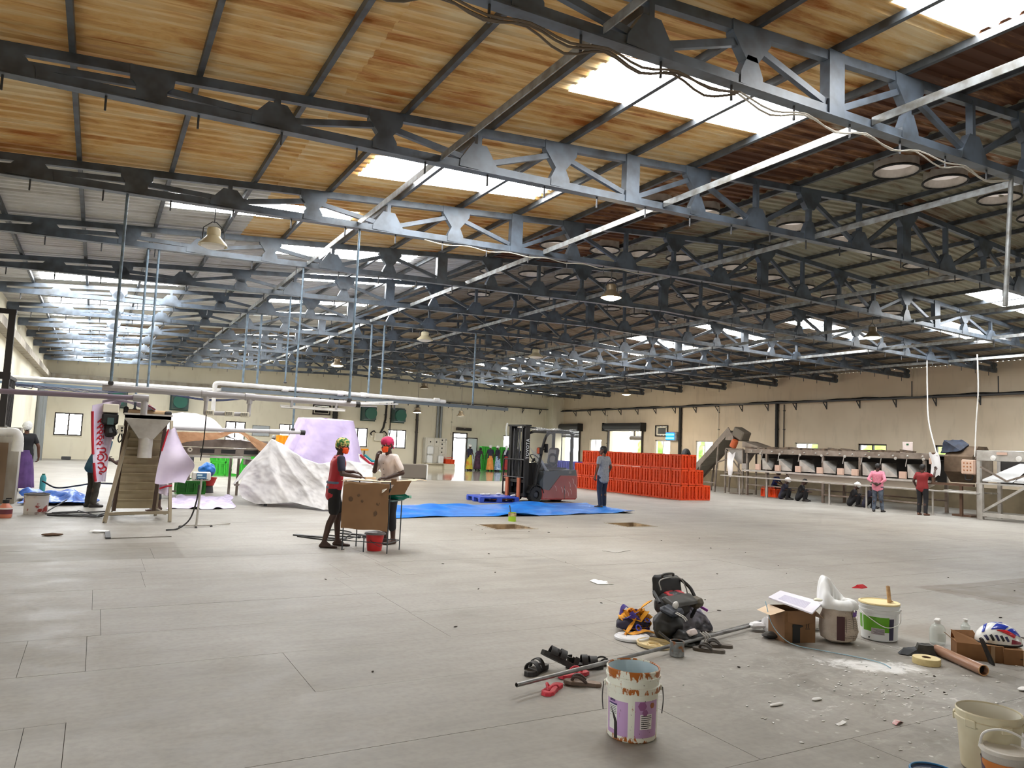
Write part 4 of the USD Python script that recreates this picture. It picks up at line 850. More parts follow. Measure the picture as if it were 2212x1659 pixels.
# men at the sorter
human('man in pink shirt and faded jeans, hands clasped behind his back, at the sorter', (22.35, 15.40, 0), faces(1, .35), .93,
      dict(elL=V(-.27, -.12, 1.12), wrL=V(-.07, -.18, .98), hdL=V(1, -.1, .05), hnL=V(0, -1, 0), elR=V(.27, -.12, 1.12), wrR=V(.07, -.16, .95), hdR=V(-1, -.1, .1), hnR=V(0, -1, 0), hpitch=.35, ankL=V(-.12, -.05, .085), ankR=V(.14, .05, .085)),
      SKIN2, mat('pink_check_shirt', (226, 140, 158), .8, c2=(212, 124, 146), scale=24), M_JEAN2, sleeve=1.55, shoes=M_SHOE, hem=-.10)
human('man in a dark red T-shirt reaching up to the sorter controls', (22.95, 14.27, 0), faces(1, .1), .95,
      dict(elR=V(.27, .22, 1.30), wrR=V(.22, .40, 1.50), hdR=V(0, .5, 1), hnR=V(0, 1, 0), elL=V(-.27, -.04, 1.12), wrL=V(-.25, .12, .92), hpitch=.25),
      SKIN2, mat('dark_red_tee', (132, 34, 36), .8), M_DARKC, 'trousers', .6, mat('brown_sandal', (96, 62, 44), .6), hem=-.05)
# workers at the left
human('worker in a teal shirt and stained dark trousers bending beside the hopper elevator', (.02, 17.55, 0), faces(1, .5), 1.0,
      dict(lean=V(.0, .14), elL=V(-.26, .10, 1.08), wrL=V(-.2, .34, .98), hdL=V(0, 1, -.2), elR=V(.26, .08, 1.05), wrR=V(.18, .32, .92), hdR=V(0, 1, -.2), hpitch=.4),
      SKIN2, mat('teal_shirt', (38, 86, 104), .8, c2=(30, 70, 88), scale=5), mat('stained_olive_trousers', (62, 56, 46), .8, c2=(38, 34, 28), scale=8), sleeve=1.1, shoes=M_SHOE, hem=-.12)
human('woman in black top, purple skirt and white hair net at the left edge', (-1.50, 21.9, 0), faces(-.15, 1), 1.0,
      dict(elR=V(.27, -.02, 1.1), wrR=V(.30, .05, .84)), SKIN, M_DARKC, mat('purple_skirt', (92, 60, 118), .7, c2=(74, 46, 98), scale=5), 'skirt', .6, M_SHOE, 'net', M_NET, hem=-.12, female=True)
human('barefoot worker standing behind the white banner of the hopper elevator, only lower legs showing', (1.18, 16.75, 0), faces(-1, .3), .97, dict(), SKIN2, M_NAVY, M_DARKC, 'threequarter', .6, None)
human('worker in a white cap behind the low pipe, beside the yellow crates', (7.4, 36.5, 0), faces(-.3, -1), .98, dict(), SKIN2, mat('pale_grey_shirt', (150, 152, 152), .8), M_DARKC, 'trousers', .6, M_SHOE, 'net', mat('grey_cap', (150, 150, 148), .8), fine=False)
human('worker half hidden behind the yellow crates', (7.6, 33.0, 0), faces(.6, -1), .97, dict(), SKIN2, mat('grey_green_shirt', (112, 118, 116), .8), M_DARKC, 'trousers', .6, M_SHOE, 'hair', None, fine=False)
# women by the green crates
SK = lambda n, a, b, sc=5, **k: mat(n, a, .75, c2=b, scale=sc, **k)
far = [('woman in a navy blouse and yellow and red skirt by the open door leaf', (21.05, 43.1), (.25, -1), M_NAVY, SK('yellow_red_skirt', (196, 184, 60), (206, 50, 40), 2.2, lo=.5, hi=.6), .0),
       ('woman in a dark sari stooping beside the green crates', (21.75, 43.35), (.7, .6), mat('dark_sari', (58, 36, 60), .8), SK('plum_sari', (84, 50, 76), (52, 32, 52)), .25),
       ('woman in an orange skirt turned away by the green crates', (22.35, 42.7), (.3, 1), M_NAVY, SK('orange_skirt', (222, 150, 72), (204, 130, 56)), .03),
       ('woman in a blue patterned skirt facing her companion in orange', (22.85, 42.6), (-1, -.2), M_NAVY, SK('blue_pattern_skirt', (50, 106, 170), (200, 220, 236), 16), .02),
       ('woman in a red skirt standing alone before the green crates', (23.75, 43.1), (-.6, -.8), M_NAVY, SK('red_skirt', (204, 66, 54), (160, 60, 66), 6), .0),
       ('woman mostly hidden behind the forklift mast', (24.6, 42.9), (-1, -.4), M_DARKC, SK('grey_skirt', (70, 66, 66), (50, 48, 48)), .06)]
for lab, (x, y), fc, tp_, sk, ln in far:
    human(lab, (x, y, 0), faces(*fc), .98, dict(lean=V(0, ln), hpitch=.15+ln, elL=V(-.24, .0+ln, 1.12), elR=V(.24, .0+ln, 1.12), wrL=V(-.26, .12+ln, .9), wrR=V(.25, .1+ln, .9)), SKIN2, tp_, sk, 'skirt', .6, M_SHOE, 'hair' if 'sari' in lab else 'net', None if 'sari' in lab else M_NET, fine=False, female=True, hem=-.05, long_hair='sari' in lab)
# seated workers under the sorter
SIT = dict(hipz=.16, kneeL=V(-.14, .30, .42), kneeR=V(.14, .30, .42), ankL=V(-.12, .26, .085), ankR=V(.12, .26, .085), lean=V(0, .12), elL=V(-.24, .16, .42), elR=V(.24, .16, .42), wrL=V(-.12, .36, .40), wrR=V(.12, .36, .40), hdL=V(.2, 1, -.1), hdR=V(-.2, 1, -.1), hnL=V(0, 0, 1), hnR=V(0, 0, 1), hpitch=.5)
CR = dict(SIT); CR.update(hipz=.58, kneeL=V(-.14, .38, .5), kneeR=V(.14, .38, .5), ankL=V(-.14, .36, .085), ankR=V(.14, .36, .085), elL=V(-.24, .2, .82), elR=V(.24, .2, .82), wrL=V(-.1, .4, .7), wrR=V(.1, .4, .7))
human('person in a blue top sitting on an orange crate under the sorter', (24.75, 21.75, 0), faces(.2, -1), .8, CR, SKIN, mat('royal_blue_top', (46, 60, 120), .8), M_DARKC, 'trousers', .9, M_SHOE, 'hair', fine=False)
for lab, (x, y), tp_, hw in (('person in dark clothes and white cap crouching under the sorter next to the orange crate', (23.82, 20.55), M_NAVY, 'net'), ('person in black crouching under the sorter, right of another in a white cap', (23.82, 19.75), M_DARKC, 'hair'), ('person in white cap crouching under the sorter left of the pink shirted man', (23.85, 17.5), M_DARKC, 'net'), ('dark clothed person crouching directly beside the pink shirted man under the sorter', (23.85, 16.9), M_NAVY, 'hair')):
    human(lab, (x, y, 0), faces(.5, -1), .95, SIT, SKIN2, tp_, M_DARKC, 'trousers', .9, M_SHOE, hw, fine=False)
# ---------------------------------------------------------------- right hand sorting line
M_SS = mat('dull_stainless', (150, 140, 130), .38, metal=.55, c2=(118, 106, 96), scale=3)
M_SSB = mat('bright_stainless', (188, 184, 178), .34, metal=.30, c2=(166, 160, 152), scale=4)
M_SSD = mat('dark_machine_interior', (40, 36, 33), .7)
M_TAG = mat('pinkish_tag_box', (196, 164, 146), .6); M_TAG2 = mat('grey_tag_box', (150, 142, 134), .6)
SX = 24.2
t = thing('sorting_machine', 'long stainless sorting machine with a row of chutes along the right wall', 'sorting machine', (SX, 0, 0))
obj('top_beam', box((.06, 18.8, 1.87), (.12, 8.1, .21), bev=.01), M_SS, t)
obj('top_deck', box((.8, 18.8, 1.93), (1.5, 8.0, .06)), M_SS, t, False)
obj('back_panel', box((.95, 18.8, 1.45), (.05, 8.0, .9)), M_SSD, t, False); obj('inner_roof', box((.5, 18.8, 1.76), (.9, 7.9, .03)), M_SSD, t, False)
for k in range(15): obj('roller_knob', mv(lathe([(0, .04), (.025, .035), (.036, 0)], 10), (0, 22.45-.53*k, 1.86), ry=-PI/2), M_SSB, t)
for k in range(8): obj('bearing_cap', mv(lathe([(0, .03), (.05, .02), (.055, 0)], 10), (-.0, 22.0-1.0*k, 1.77), ry=-PI/2), M_SSB, t)
DV = [21.91, 21.05, 20.05, 18.95, 18.05, 17.3, 16.55, 15.6]
for k, y in enumerate(DV):
    obj('divider_rod', rod((.02, y, 1.76), (.02, y+.05, 1.5), .018, 6), M_SSB, t)
    n = DV[k+1] if k+1 < len(DV) else 14.85
    obj('chute', hullp([(-.04, y-.05, 1.58), (-.04, y-.07, 1.12), (-.04, n+.30, 1.12), (-.04, n+.32, 1.16), (.8, y-.05, 1.62), (.8, y-.07, 1.5)]), M_SSB, t, False)
for k, y in enumerate((22.75, 22.02, 21.0, 20.0, 19.0, 18.1, 17.5, 16.6, 15.67)): obj('tag_box', box((-.10, y, 1.21), (.10, .24, .24), bev=.01), M_TAG2 if k == 0 else M_TAG, t)
obj('catch_tray', box((.1, 18.8, 1.04), (.5, 8.1, .07)), M_SSB, t, False)
obj('lower_pan', hullp([(.0, 20.6, 1.0), (.0, 15.0, 1.0), (.0, 20.4, .72), (.0, 15.0, .72), (.9, 20.6, 1.0), (.9, 15.0, 1.0)]), mat('pale_pan', (182, 172, 158), .5, metal=.2), t, False)
for y in (22.75, 21.7, 18.97, 17.4, 15.0):
    for x in (.06, 1.3): obj('leg', box((x, y, .88), (.09, .09, 1.76)), M_SS, t, False)
obj('cross_rail', cat(span((.06, 22.75, .45), (.06, 18.97, .45), .05), span((.06, 18.97, .3), (.06, 15.0, .3), .05), span((1.3, 22.75, .4), (1.3, 15, .4), .05), span((.06, 22.75, .78), (.06, 21.7, .86), .05), span((.06, 21.7, .86), (.06, 20.6, .92), .05)), M_SS, t, False)
r_ = random.Random(3)
for k in range(13): obj('deck_flap', box((.12+r_.uniform(-.04, .06), 22.6-.58*k, 2.0+r_.uniform(0, .02)), (.22, .46, .05+r_.uniform(0, .05)), rx=r_.uniform(-.12, .12)), mat('worn_flap', (104, 86, 68), .7, c2=(76, 64, 54), scale=6), t, False)
obj('feed_wedge', hullp([(0, 23.0, 2.0), (0, 21.9, 2.0), (0, 23.0, 2.28), (.9, 23.0, 2.0), (.9, 21.9, 2.0), (.9, 23.0, 2.28)]), M_SS, t, False)
oc = lambda r: [(r*math.cos(PI/8+k*PI/4), r*math.sin(PI/8+k*PI/4)) for k in range(8)]
obj('drum', prism(oc(.64), .9, (.75, 13.95, 1.66), (1, 0, 0), (0, 0, 1)), mat('drum_steel', (112, 94, 76), .45, metal=.4, c2=(86, 70, 56), scale=3), t, False)
obj('drum_face', prism(oc(.5), .04, (.75, 13.48, 1.66), (1, 0, 0), (0, 0, 1)), M_SS, t, False)
obj('drum_frame', cat(box((.06, 14.7, 1.5), (.08, .08, 1.0)), box((.06, 14.2, 1.0), (.1, 1.6, .08)), box((.06, 13.8, .5), (.08, .08, 1.0)), box((.5, 13.8, .03), (.9, .6, .06))), mat('brown_frame', (96, 70, 52), .6), t, False)
obj('control_box', box((-.12, 14.62, 1.72), (.1, .2, .2), bev=.01), M_TAG, t); obj('lower_shelf', box((.0, 13.5, .80), (.3, 1.5, .05)), M_SSB, t, False)
single('plastic_sheet', sheet(lambda U, Vv: (SX-.16-.04*np.sin(5*U)+.05*Vv, 14.72-.30*U-.06*np.sin(3*Vv), 1.98-.75*Vv+.04*np.sin(9*U)), 16, 16, .006), mat('milky_plastic', (226, 224, 224), .4), 'crumpled white plastic sheet hanging over the drum end of the sorter', 'plastic sheet')
single('motor_cover', blob(hullp([(SX+.2, 14.55, 2.0), (SX+.75, 14.5, 2.02), (SX+.2, 13.9, 2.1), (SX+.75, 13.9, 2.1), (SX+.25, 14.45, 2.42), (SX+.6, 14.1, 2.48), (SX+.5, 13.8, 2.3)]), .06, 6, 2, 3), mat('blue_black_cloth', (44, 54, 74), .7, c2=(30, 34, 46), scale=6), 'dark blue cloth bundled over the motor on top of the drum', 'cloth')
t = thing('walk_rail', 'low stainless side table on posts running in front of the sorter', 'rail', (23.55, 0, 0))
obj('rail_top', box((0, 18.2, .78), (.24, 10.6, .05), bev=.01), M_SSB, t)
for y in (22.5, 21.06, 18.15, 16.65, 14.3): obj('post', rod((0, y, 0), (0, y, .76), .03, 10), M_SSB, t); obj('foot_plate', mv(lathe([(0, .015), (.08, .012), (.08, 0)], 12), (0, y, 0)), M_SSB, t)
# inclined elevator feeding the sorter
t = thing('inclined_elevator', 'inclined bucket elevator feeding the far end of the sorter', 'elevator', (24.2, 0, 0))
lo_, hi_ = V(0, 26.6, .35), V(0, 23.75, 2.78); dr = (hi_-lo_)/np.linalg.norm(hi_-lo_); nr = np.cross(dr, V(1, 0, 0))
for x in (0, .85): obj('side_rail', span(lo_+V(x, 0, 0), hi_+V(x, 0, 0), .05, .24, up=nr), M_SS, t, False)
obj('belt', span(lo_+V(.42, 0, -.06), hi_+V(.42, 0, -.06), .8, .02, up=nr), mat('belt_grey', (128, 124, 112), .6), t, False)
for k in range(12): obj('flight', span(lo_+dr*.3*(k+.5)+V(.03, .12, -.1), lo_+dr*.3*(k+.5)+V(.82, .12, -.1), .16, .02), M_SSB, t, False)
for y, z in ((24.5, 2.12), (25.6, 1.15)):
    for x in (0, .85): obj('leg', span((x, y+.08, 0), (x, y-.1, z), .06), M_SS, t, False)
obj('brace', cat(span((0, 24.55, .4), (0, 25.7, .4), .05), span((0, 24.5, 1.3), (0, 23.6, 1.55), .05)), M_SS, t, False)
obj('discharge_head', hullp([(-.05, 23.95, 2.3), (.9, 23.95, 2.3), (-.05, 23.45, 2.3), (.9, 23.45, 2.3), (-.05, 23.85, 2.72), (.9, 23.85, 2.72), (-.05, 23.55, 2.6), (.9, 23.55, 2.6)]), M_SS, t, False)
obj('drive_box', mv(box((0, 0, 0), (.5, .62, .42), bev=.04), (.2, 23.25, 2.58), rx=.45), mat('drive_box_grey', (104, 96, 84), .45, metal=.3), t); obj('drive_motor', mv(lathe([(0, .35), (.13, .33), (.15, .25), (.15, 0), (0, -.02)], 14), (-.05, 23.5, 2.02), rx=.5), mat('orange_motor', (176, 84, 44), .5), t)
obj('feed_chute', hullp([(0, 23.9, 1.95), (.8, 23.9, 1.95), (0, 22.9, 1.9), (.8, 22.9, 1.9), (.2, 23.4, 1.3), (.6, 23.4, 1.3), (.2, 23.2, 1.3), (.6, 23.2, 1.3)]), M_SSB, t, False)
obj('stand', cat([box((x, y, .95), (.06, .06, 1.9)) for x in (0, .8) for y in (23.95, 22.95)]+[box((0, 23.45, 1.93), (.06, 1.0, .06)), box((0, 23.45, .9), (.05, 1.0, .05)), span((0, 23.95, 1.9), (0, 23.0, .9), .04), box((.4, 23.4, .02), (.9, .5, .04))]), M_SS, t, False)
single('plastic_sheet', sheet(lambda U, Vv: (24.12+.04*np.sin(7*Vv), 23.75-.45*U*(1-.5*Vv)+.06*np.sin(6*Vv), 1.75-1.0*Vv+.05*np.sin(8*U)), 12, 16, .006), mat('milky_plastic', (226, 224, 224), .4), 'torn white plastic sheet hanging from the feed chute of the sorter', 'plastic sheet')
# second sorting machine at the right edge
t = thing('sorting_machine', 'second stainless machine with sloping white trays at the right edge', 'sorting machine', (23.85, 0, 0))
obj('top_beam', box((.06, 11.0, 1.95), (.12, 4.2, .32), bev=.01), M_SSB, t)
for k in range(5): obj('lamp_cap', mv(lathe([(0, .03), (.08, .02), (.085, 0)], 12), (0, 12.6-.72*k, 1.88), ry=-PI/2), M_PVC, t)
obj('maker_plate', box((-.01, 12.35, 2.02), (.02, .3, .08)), M_TAG, t)
obj('end_frame', cat(box((.06, 13.05, 1.05), (.1, .1, 2.1)), box((1.2, 13.05, 1.05), (.1, .1, 2.1)), box((.06, 9.2, 1.05), (.1, .1, 2.1))), M_SSB, t, False)
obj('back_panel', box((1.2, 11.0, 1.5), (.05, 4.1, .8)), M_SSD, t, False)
for k in range(4): obj('tray', hullp([(-.05, 12.9-.9*k, 1.22), (-.05, 12.05-.9*k, 1.16), (-.05, 12.9-.9*k, 1.16), (1.1, 12.4-.9*k, 1.75), (1.1, 12.0-.9*k, 1.75), (.8, 12.9-.9*k, 1.3)]), mat('white_tray', (206, 206, 206), .35), t, False)
obj('cross_bracket', cat(span((-.05, 12.95, 1.6), (-.05, 12.2, 1.2), .05), span((-.06, 12.2, 1.2), (-.06, 11.4, 1.5), .05)), M_SS, t, False)
obj('bench_top', box((.2, 11.0, 1.09), (.5, 4.2, .05)), M_SSB, t, False)
for y in (12.95, 9.3): obj('leg', box((-.02, y, .54), (.11, .11, 1.08)), M_SSB, t, False)
obj('leg', box((1.1, 11.9, .54), (.08, .08, 1.08)), M_SSB, t, False)
obj('diagonal_brace', span((-.02, 12.9, .25), (-.02, 11.7, 1.05), .07), M_SSB, t, False); obj('diagonal_brace', span((.9, 11.9, .3), (.9, 11.0, .9), .05), M_SSB, t, False)
obj('foot_rail', box((-.02, 11.1, .16), (.1, 3.8, .12)), M_SSB, t, False)
for k, (x, y) in enumerate(((24.45, 15.02), (24.15, 13.2))):
    t = thing('hanging_cable', 'white cable hanging from the trusses to the '+('drum end of the sorter' if k == 0 else 'control box of the second machine'), 'cable', (0, 0, 0))
    obj('cable', tube(curve([(x, y, zb(x)-.06), (x-.15, y-.1, 4.0), (x-.1-.3*(k == 0), y-.3*(k == 0), 3.0), (x-.2-.5*(k == 0), y-.75*(k == 0), 1.9)], 20), .022, 6), M_PVC, t)
t = thing('control_box', 'pinkish control box with rows of buttons hung beside the second machine', 'control box', (23.85, 13.35, 1.58), -PI/2)
obj('enclosure', box((0, .1, 0), (.42, .2, .46), bev=.02), M_TAG, t); obj('button_panel', box((-.02, -.006, 0), (.36, .02, .4)), mat('button_panel', (206, 176, 156), .5), t)
obj('buttons', cat([mv(lathe([(0, .02), (.022, .016), (.024, 0)], 8), (-.12+.1*i, -.015, .12-.11*j), rx=PI/2) for i in range(3) for j in range(3)]), mat('button_ochre', (170, 110, 70), .5), t)
obj('cable_gland', tube(curve([(-.12, .06, -.23), (-.1, .05, -.4), (.08, .05, -.38), (.1, .06, -.23)], 12), .02, 6), M_BLACK, t); obj('wall_stand', rod((.2, .12, -.2), (.2, .12, -1.58), .025, 8), M_SS, t)
# ---------------------------------------------------------------- plastic crates
def crate_parts(t, m, w=.335, d=.535, h=.525):
    th = .014
    obj('shell', cat(box((0, 0, .012), (w-.03, d-.03, .024)), box((-w/2+.04, 0, h/2), (th, d-.04, h-.02)), box((w/2-.04, 0, h/2), (th, d-.04, h-.02)), box((0, -d/2+.04, h/2), (w-.08, th, h-.02)), box((0, d/2-.04, h/2), (w-.08, th, h-.02)), box((0, 0, h-.05), (w-.03, d-.03, .012))), m, t, False)
    for z, q in ((h-.03, 1), (.03, .96)): obj('rim', cat(box((0, -d/2+.012, z), (w*q, .024, .055)), box((0, d/2-.012, z), (w*q, .024, .055)), box((-w/2+.012, 0, z), (.024, d*q, .055)), box((w/2-.012, 0, z), (.024, d*q, .055))), m, t, False)
    for s in (-1, 1):
        obj('end_ribs', cat([box((x*w, s*(d/2-.008), h/2), (.035, .034, h-.08)) for x in (-.43, 0, .43)]+[box((0, s*(d/2-.012), .15+.05*k), (w*.8, .01, .016)) for k in range(6)]+[span((-.3*w, s*(d/2-.01), .07), (0, s*(d/2-.01), .14), .012), span((.3*w, s*(d/2-.01), .07), (0, s*(d/2-.01), .14), .012)]), m, t, False)
        obj('side_ribs', cat([box((s*(w/2-.008), y*d, h/2), (.034, .035, h-.08)) for y in (-.45, -.16, -.1, .1, .16, .45)]+[box((s*(w/2-.012), 0, z), (.01, d*.8, .02)) for z in (.16, .30, .40)]), m, t, False)
def crates(name, m, spots, group, labels, cat_='crate'):
    first = None
    for (x, y, z), lab in zip(spots, labels):
        if first is None:
            first = thing(name, lab, cat_, (x, y, z), 0, group); crate_parts(first, m)
        else: dup(first, (x, y, z), 0, lab)
M_OR = mat('orange_crate_plastic', (222, 74, 22), .4, c2=(206, 58, 16), scale=3, rnd=.05); M_GR = mat('green_crate_plastic', (52, 178, 46), .4, rnd=.05); M_BL = mat('blue_crate_plastic', (42, 48, 152), .4, rnd=.05); M_YE = mat('amber_crate_plastic', (246, 158, 18), .4)
sp, lb = [], []
LV = ('bottom', 'middle', 'top')
for k in range(12):
    for j in range(3):
        if j == 2 and k > 10: continue
        sp.append((18.03, 20.02+.55*k, .535*j)); lb.append(f'orange crate, {LV[j]} layer, {ORD[k]} along the long side from the near corner')
for j, n in ((0, 3), (1, 2), (2, 1)):
    for i in range(n): sp.append((18.03+.345*(i+1), 20.02, .535*j)); lb.append(f'orange crate in the {LV[j]} layer on the near end face, {ORD[i]} from the corner crate')
sp.append((18.03+.345*3, 20.57, .535)); lb.append('lone orange crate one step back on the stepped right end of the stack')
for k in range(3): sp.append((18.03+.345, 20.57+.55*k, 1.07)); lb.append(f'orange crate in the hidden second row of the top layer, {ORD[k]} from the near end')
crates('orange_crate', M_OR, sp, 'orange crates in the long stack', lb)
sp, lb = [], []
for i in range(5):
    for j in range(3): sp.append((22.55+.56*i, 44.0, .53*j)); lb.append(f'green crate in the {LV[j]} layer at the back wall, {ORD[i]} column from the left')
first = None
def stack_rot(name, m, sp, group, lb):
    f = None
    for (x, y, z), lab in zip(sp, lb):
        if f is None: f = thing(name, lab, 'crate', (x, y, z), PI/2, group); crate_parts(f, m)
        else: dup(f, (x, y, z), PI/2, lab)
stack_rot('green_crate', M_GR, sp, 'green crates at the back wall', lb)
sp, lb = [], []
for i in range(3):
    for j in range(2): sp.append((4.25+.56*i, 31.2, .53*j)); lb.append(f'green crate in the {LV[j*2]} layer seen under the covered grader, {ORD[i]} column from the left')
stack_rot('green_crate', M_GR, sp, 'green crates behind the covered grader', lb)
sp, lb = [], []
for i in range(4):
    for j in range(2): sp.append((19.6+.0*i, 30.4-.56*i, .53*j)); lb.append(f'blue crate in the {LV[j*2]} layer behind the forklift, {ORD[i]} column from the far end')
crates('blue_crate', M_BL, sp, 'blue crates behind the forklift', lb)
sp, lb = [], []
for i in range(2):
    for j in range(3): sp.append((7.3+.56*i, 34.0, .55*j+.07)); lb.append(f'amber crate in the {LV[j]} layer behind the white covered machine, {("left", "right")[i]} column')
stack_rot('amber_crate', M_YE, sp, 'amber crates behind the covered machines', lb)
t = thing('pallet', 'low pallet under the amber crates', 'pallet', (7.58, 34.0, 0)); obj('deck', box((0, 0, .05), (1.3, .8, .03)), M_BL, t, False); obj('runner', cat(box((-.55, 0, .017), (.1, .8, .034)), box((.55, 0, .017), (.1, .8, .034))), M_BL, t, False)
t = thing('green_crate', 'single dark green crate on the floor under the covered grader', 'crate', (2.27, 21.35, 0), PI/2+.1); crate_parts(t, mat('deep_green_plastic', (38, 128, 34), .4), .36, .7, .34)
t = thing('orange_crate', 'orange crate lying under the sorter as a seat', 'crate', (24.64, 21.75, 0), 0); crate_parts(t, M_OR, .46, .8, .36)
t = thing('orange_crate', 'small orange crate on the plinth beside the panel board', 'crate', (20.1, YB-.85, .36), PI/2); crate_parts(t, M_OR, .4, .6, .28)
tp2 = struct('trim_6', 'cream kerb block under the small orange crate'); obj('kerb_block', box((20.1, YB-.85, .18), (.75, .3, .36)), M_WALL, tp2)
t = thing('rubber_ring', 'black rubber ring propped up behind the top of the orange crates', 'tyre', (20.3, 22.2, .34+1.07), 0)
obj('ring', mv(torus(.33, .1, 28, 10), (0, 0, 0), rx=PI/2, rz=.5), M_RUBBER, t); obj('inner_hub', mv(lathe([(.0, .03), (.22, .03), (.24, 0), (.22, -.03), (0, -.03)], 20), (0, 0, 0), rx=PI/2, rz=.5), M_DGREY, t)
# ---------------------------------------------------------------- forklift
M_FRED = mat('forklift_red', (156, 42, 36), .3, coat=.5, c2=(138, 34, 30), scale=4); M_FGREY = mat('forklift_grey', (66, 72, 76), .4); M_FBLK = mat('forklift_black', (24, 22, 21), .4); M_WRAP = film('clear_wrap', (236, 238, 242), .08, .08); M_WRAP2 = film('clear_wrap_dense', (236, 238, 240), .20, .06)
t = thing('forklift', 'red and grey electric forklift wrapped in clear plastic beside the blue pallet', 'forklift', (11.87, 19.31, 0), PI+.155)
def side(poly, y, th): return prism(poly, th, (0, y, 0), (1, 0, 0), (0, 0, 1))
obj('counterweight', cat(side([(.40, .09), (.40, .40), (.08, .36), (-.34, .80), (-1.0, .80), (-1.03, .14), (-.97, .08)], 0, 1.04)), M_FRED, t)
obj('body_shell', cat(side([(.45, .3), (.45, .62), (.22, .92), (-.98, .985), (-1.02, .80), (-.33, .80), (.09, .365)], 0, 1.0)), M_FGREY, t)
obj('battery_hood', side([(.12, .93), (-.6, .99), (-.7, 1.03), (-.1, 1.06), (.12, 1.0)], 0, .86), M_FBLK, t)
obj('seam', side([(-.50, .1), (-.49, .5), (-.515, .5), (-.525, .1)], 0, 1.045), M_FBLK, t)
obj('seat', box((-.22, 0, 1.09), (.5, .48, .1), bev=.03), M_FBLK, t)
obj('seat_back', mv(box((0, 0, .27), (.13, .46, .52), bev=.06), (-.42, 0, 1.1), ry=-.16), mat('seat_vinyl', (52, 40, 42), .3), t); obj('arm_guard', mv(torus(.17, .035, 20, 6), (-.22, .26, 1.26), rx=PI/2), M_FBLK, t)
obj('floor_board', side([(.7, .28), (.7, .5), (.45, .55), (.35, .34)], 0, .9), M_FBLK, t); obj('dashboard', side([(.62, .5), (.66, 1.15), (.52, 1.18), (.42, .98), (.48, .5)], 0, .7), M_FBLK, t)
obj('steering_column', rod((.5, 0, 1.0), (.28, 0, 1.28), .035, 8), M_FBLK, t); obj('steering_wheel', mv(torus(.16, .016, 20, 6), (.27, 0, 1.29), ry=-.75), M_FBLK, t)
for s in (-1, 1):
    obj('guard_leg', tube(curve([(.62, s*.44, .45), (.46, s*.45, 1.2), (.34, s*.45, 1.7), (.22, s*.45, 1.98), (.02, s*.45, 2.09), (-.2, s*.45, 2.11)], 24), .042, 8), M_FBLK, t)
    obj('guard_leg', box((-.83, s*.43, 1.52), (.09, .08, 1.14), bev=.01), M_FBLK, t); obj('guard_rail', tube([(-.2, s*.45, 2.11), (-.7, s*.45, 2.11), (-.87, s*.44, 2.06)], .045, 8), M_FBLK, t)
for k in range(7): obj('guard_bar', box((.05-.15*k, 0, 2.11), (.035, .88, .05)), M_FBLK, t, False)
def wheel(x, y, r, w, lab=None):
    w_ = obj('wheel', mv(lathe([(r*.5, -w/2), (r*.93, -w/2), (r, -w*.36), (r, w*.36), (r*.93, w/2), (r*.5, w/2), (r*.5, -w/2)], 28), (x, y, r), rx=PI/2), M_RUBBER, t)
    obj('hub', mv(lathe([(0, -w*.42), (r*.3, -w*.42), (r*.36, -w*.3), (r*.52, -w*.2), (r*.52, w*.2), (r*.36, w*.3), (r*.3, w*.42), (0, w*.42)], 20), (x, y, r), rx=PI/2), M_DGREY, w_)
    obj('tread', cat([mv(mv(box((0, 0, r-.006), (.05, w*.92, .022)), ry=k*2*PI/18), (x, y, r)) for k in range(18)]), M_RUBBER, w_, False)
for s in (-1, 1): wheel(.6, s*.44, .235, .17)
wheel(-.62, .09, .2, .14); wheel(-.62, -.09, .2, .14)
for s in (-1, 1): obj('fender', mv(lathe([(.27, -.1), (.29, -.1), (.29, .1), (.27, .1), (.27, -.1)], 16, PI*.05, PI*.95), (.6, s*.44, .235), rx=PI/2), M_FBLK, t)
for s in (-1, 1):
    obj('mast_rail', cat(box((.90, s*.36, 1.2), (.16, .075, 2.06)), box((.82, s*.30, 1.2), (.03, .14, 2.06))), M_FBLK, t, False)
    obj('inner_rail', box((.95, s*.27, 1.22), (.13, .06, 2.0)), M_FBLK, t, False)
    obj('lift_cylinder', rod((.84, s*.21, .3), (.84, s*.21, 2.1), .035, 10), M_FBLK, t); obj('lift_chain', box((.99, s*.14, 1.3), (.02, .035, 1.7)), M_DGREY, t, False)
obj('mast_cap', cat(box((.9, 0, 2.24), (.22, .84, .05)), box((.78, .30, 2.19), (.5, .1, .035))), M_FBLK, t, False)
obj('mast_crossbar', cat(box((.85, 0, 2.12), (.1, .7, .12)), box((.85, 0, 1.15), (.08, .6, .1)), box((.85, 0, .35), (.1, .7, .14))), M_FBLK, t, False)
for k in range(4): obj('hose', tube(curve([(.98, -.08+.055*k, 2.1), (1.0, -.08+.055*k, 1.5), (1.02, -.02+.04*k, 1.2), (1.0, -.08+.055*k, .7)], 12), .013, 6), M_RUBBER, t)
obj('carriage', cat(box((1.02, 0, .62), (.06, .98, .09)), box((1.02, 0, .22), (.06, .98, .09)), box((1.0, -.2, .42), (.05, .08, .5)), box((1.0, .2, .42), (.05, .08, .5))), M_FBLK, t, False)
obj('load_backrest', cat([tube([(1.06, -.5, .2), (1.06, -.5, 1.2), (1.06, -.46, 1.24), (1.06, .46, 1.24), (1.06, .5, 1.2), (1.06, .5, .2)], .022, 8)]+[rod((1.06, y, .7), (1.06, y, 1.24), .012, 6) for y in (-.3, -.1, .1, .3)]+[rod((1.06, -.5, .72), (1.06, .5, .72), .02, 6)]), M_FBLK, t)
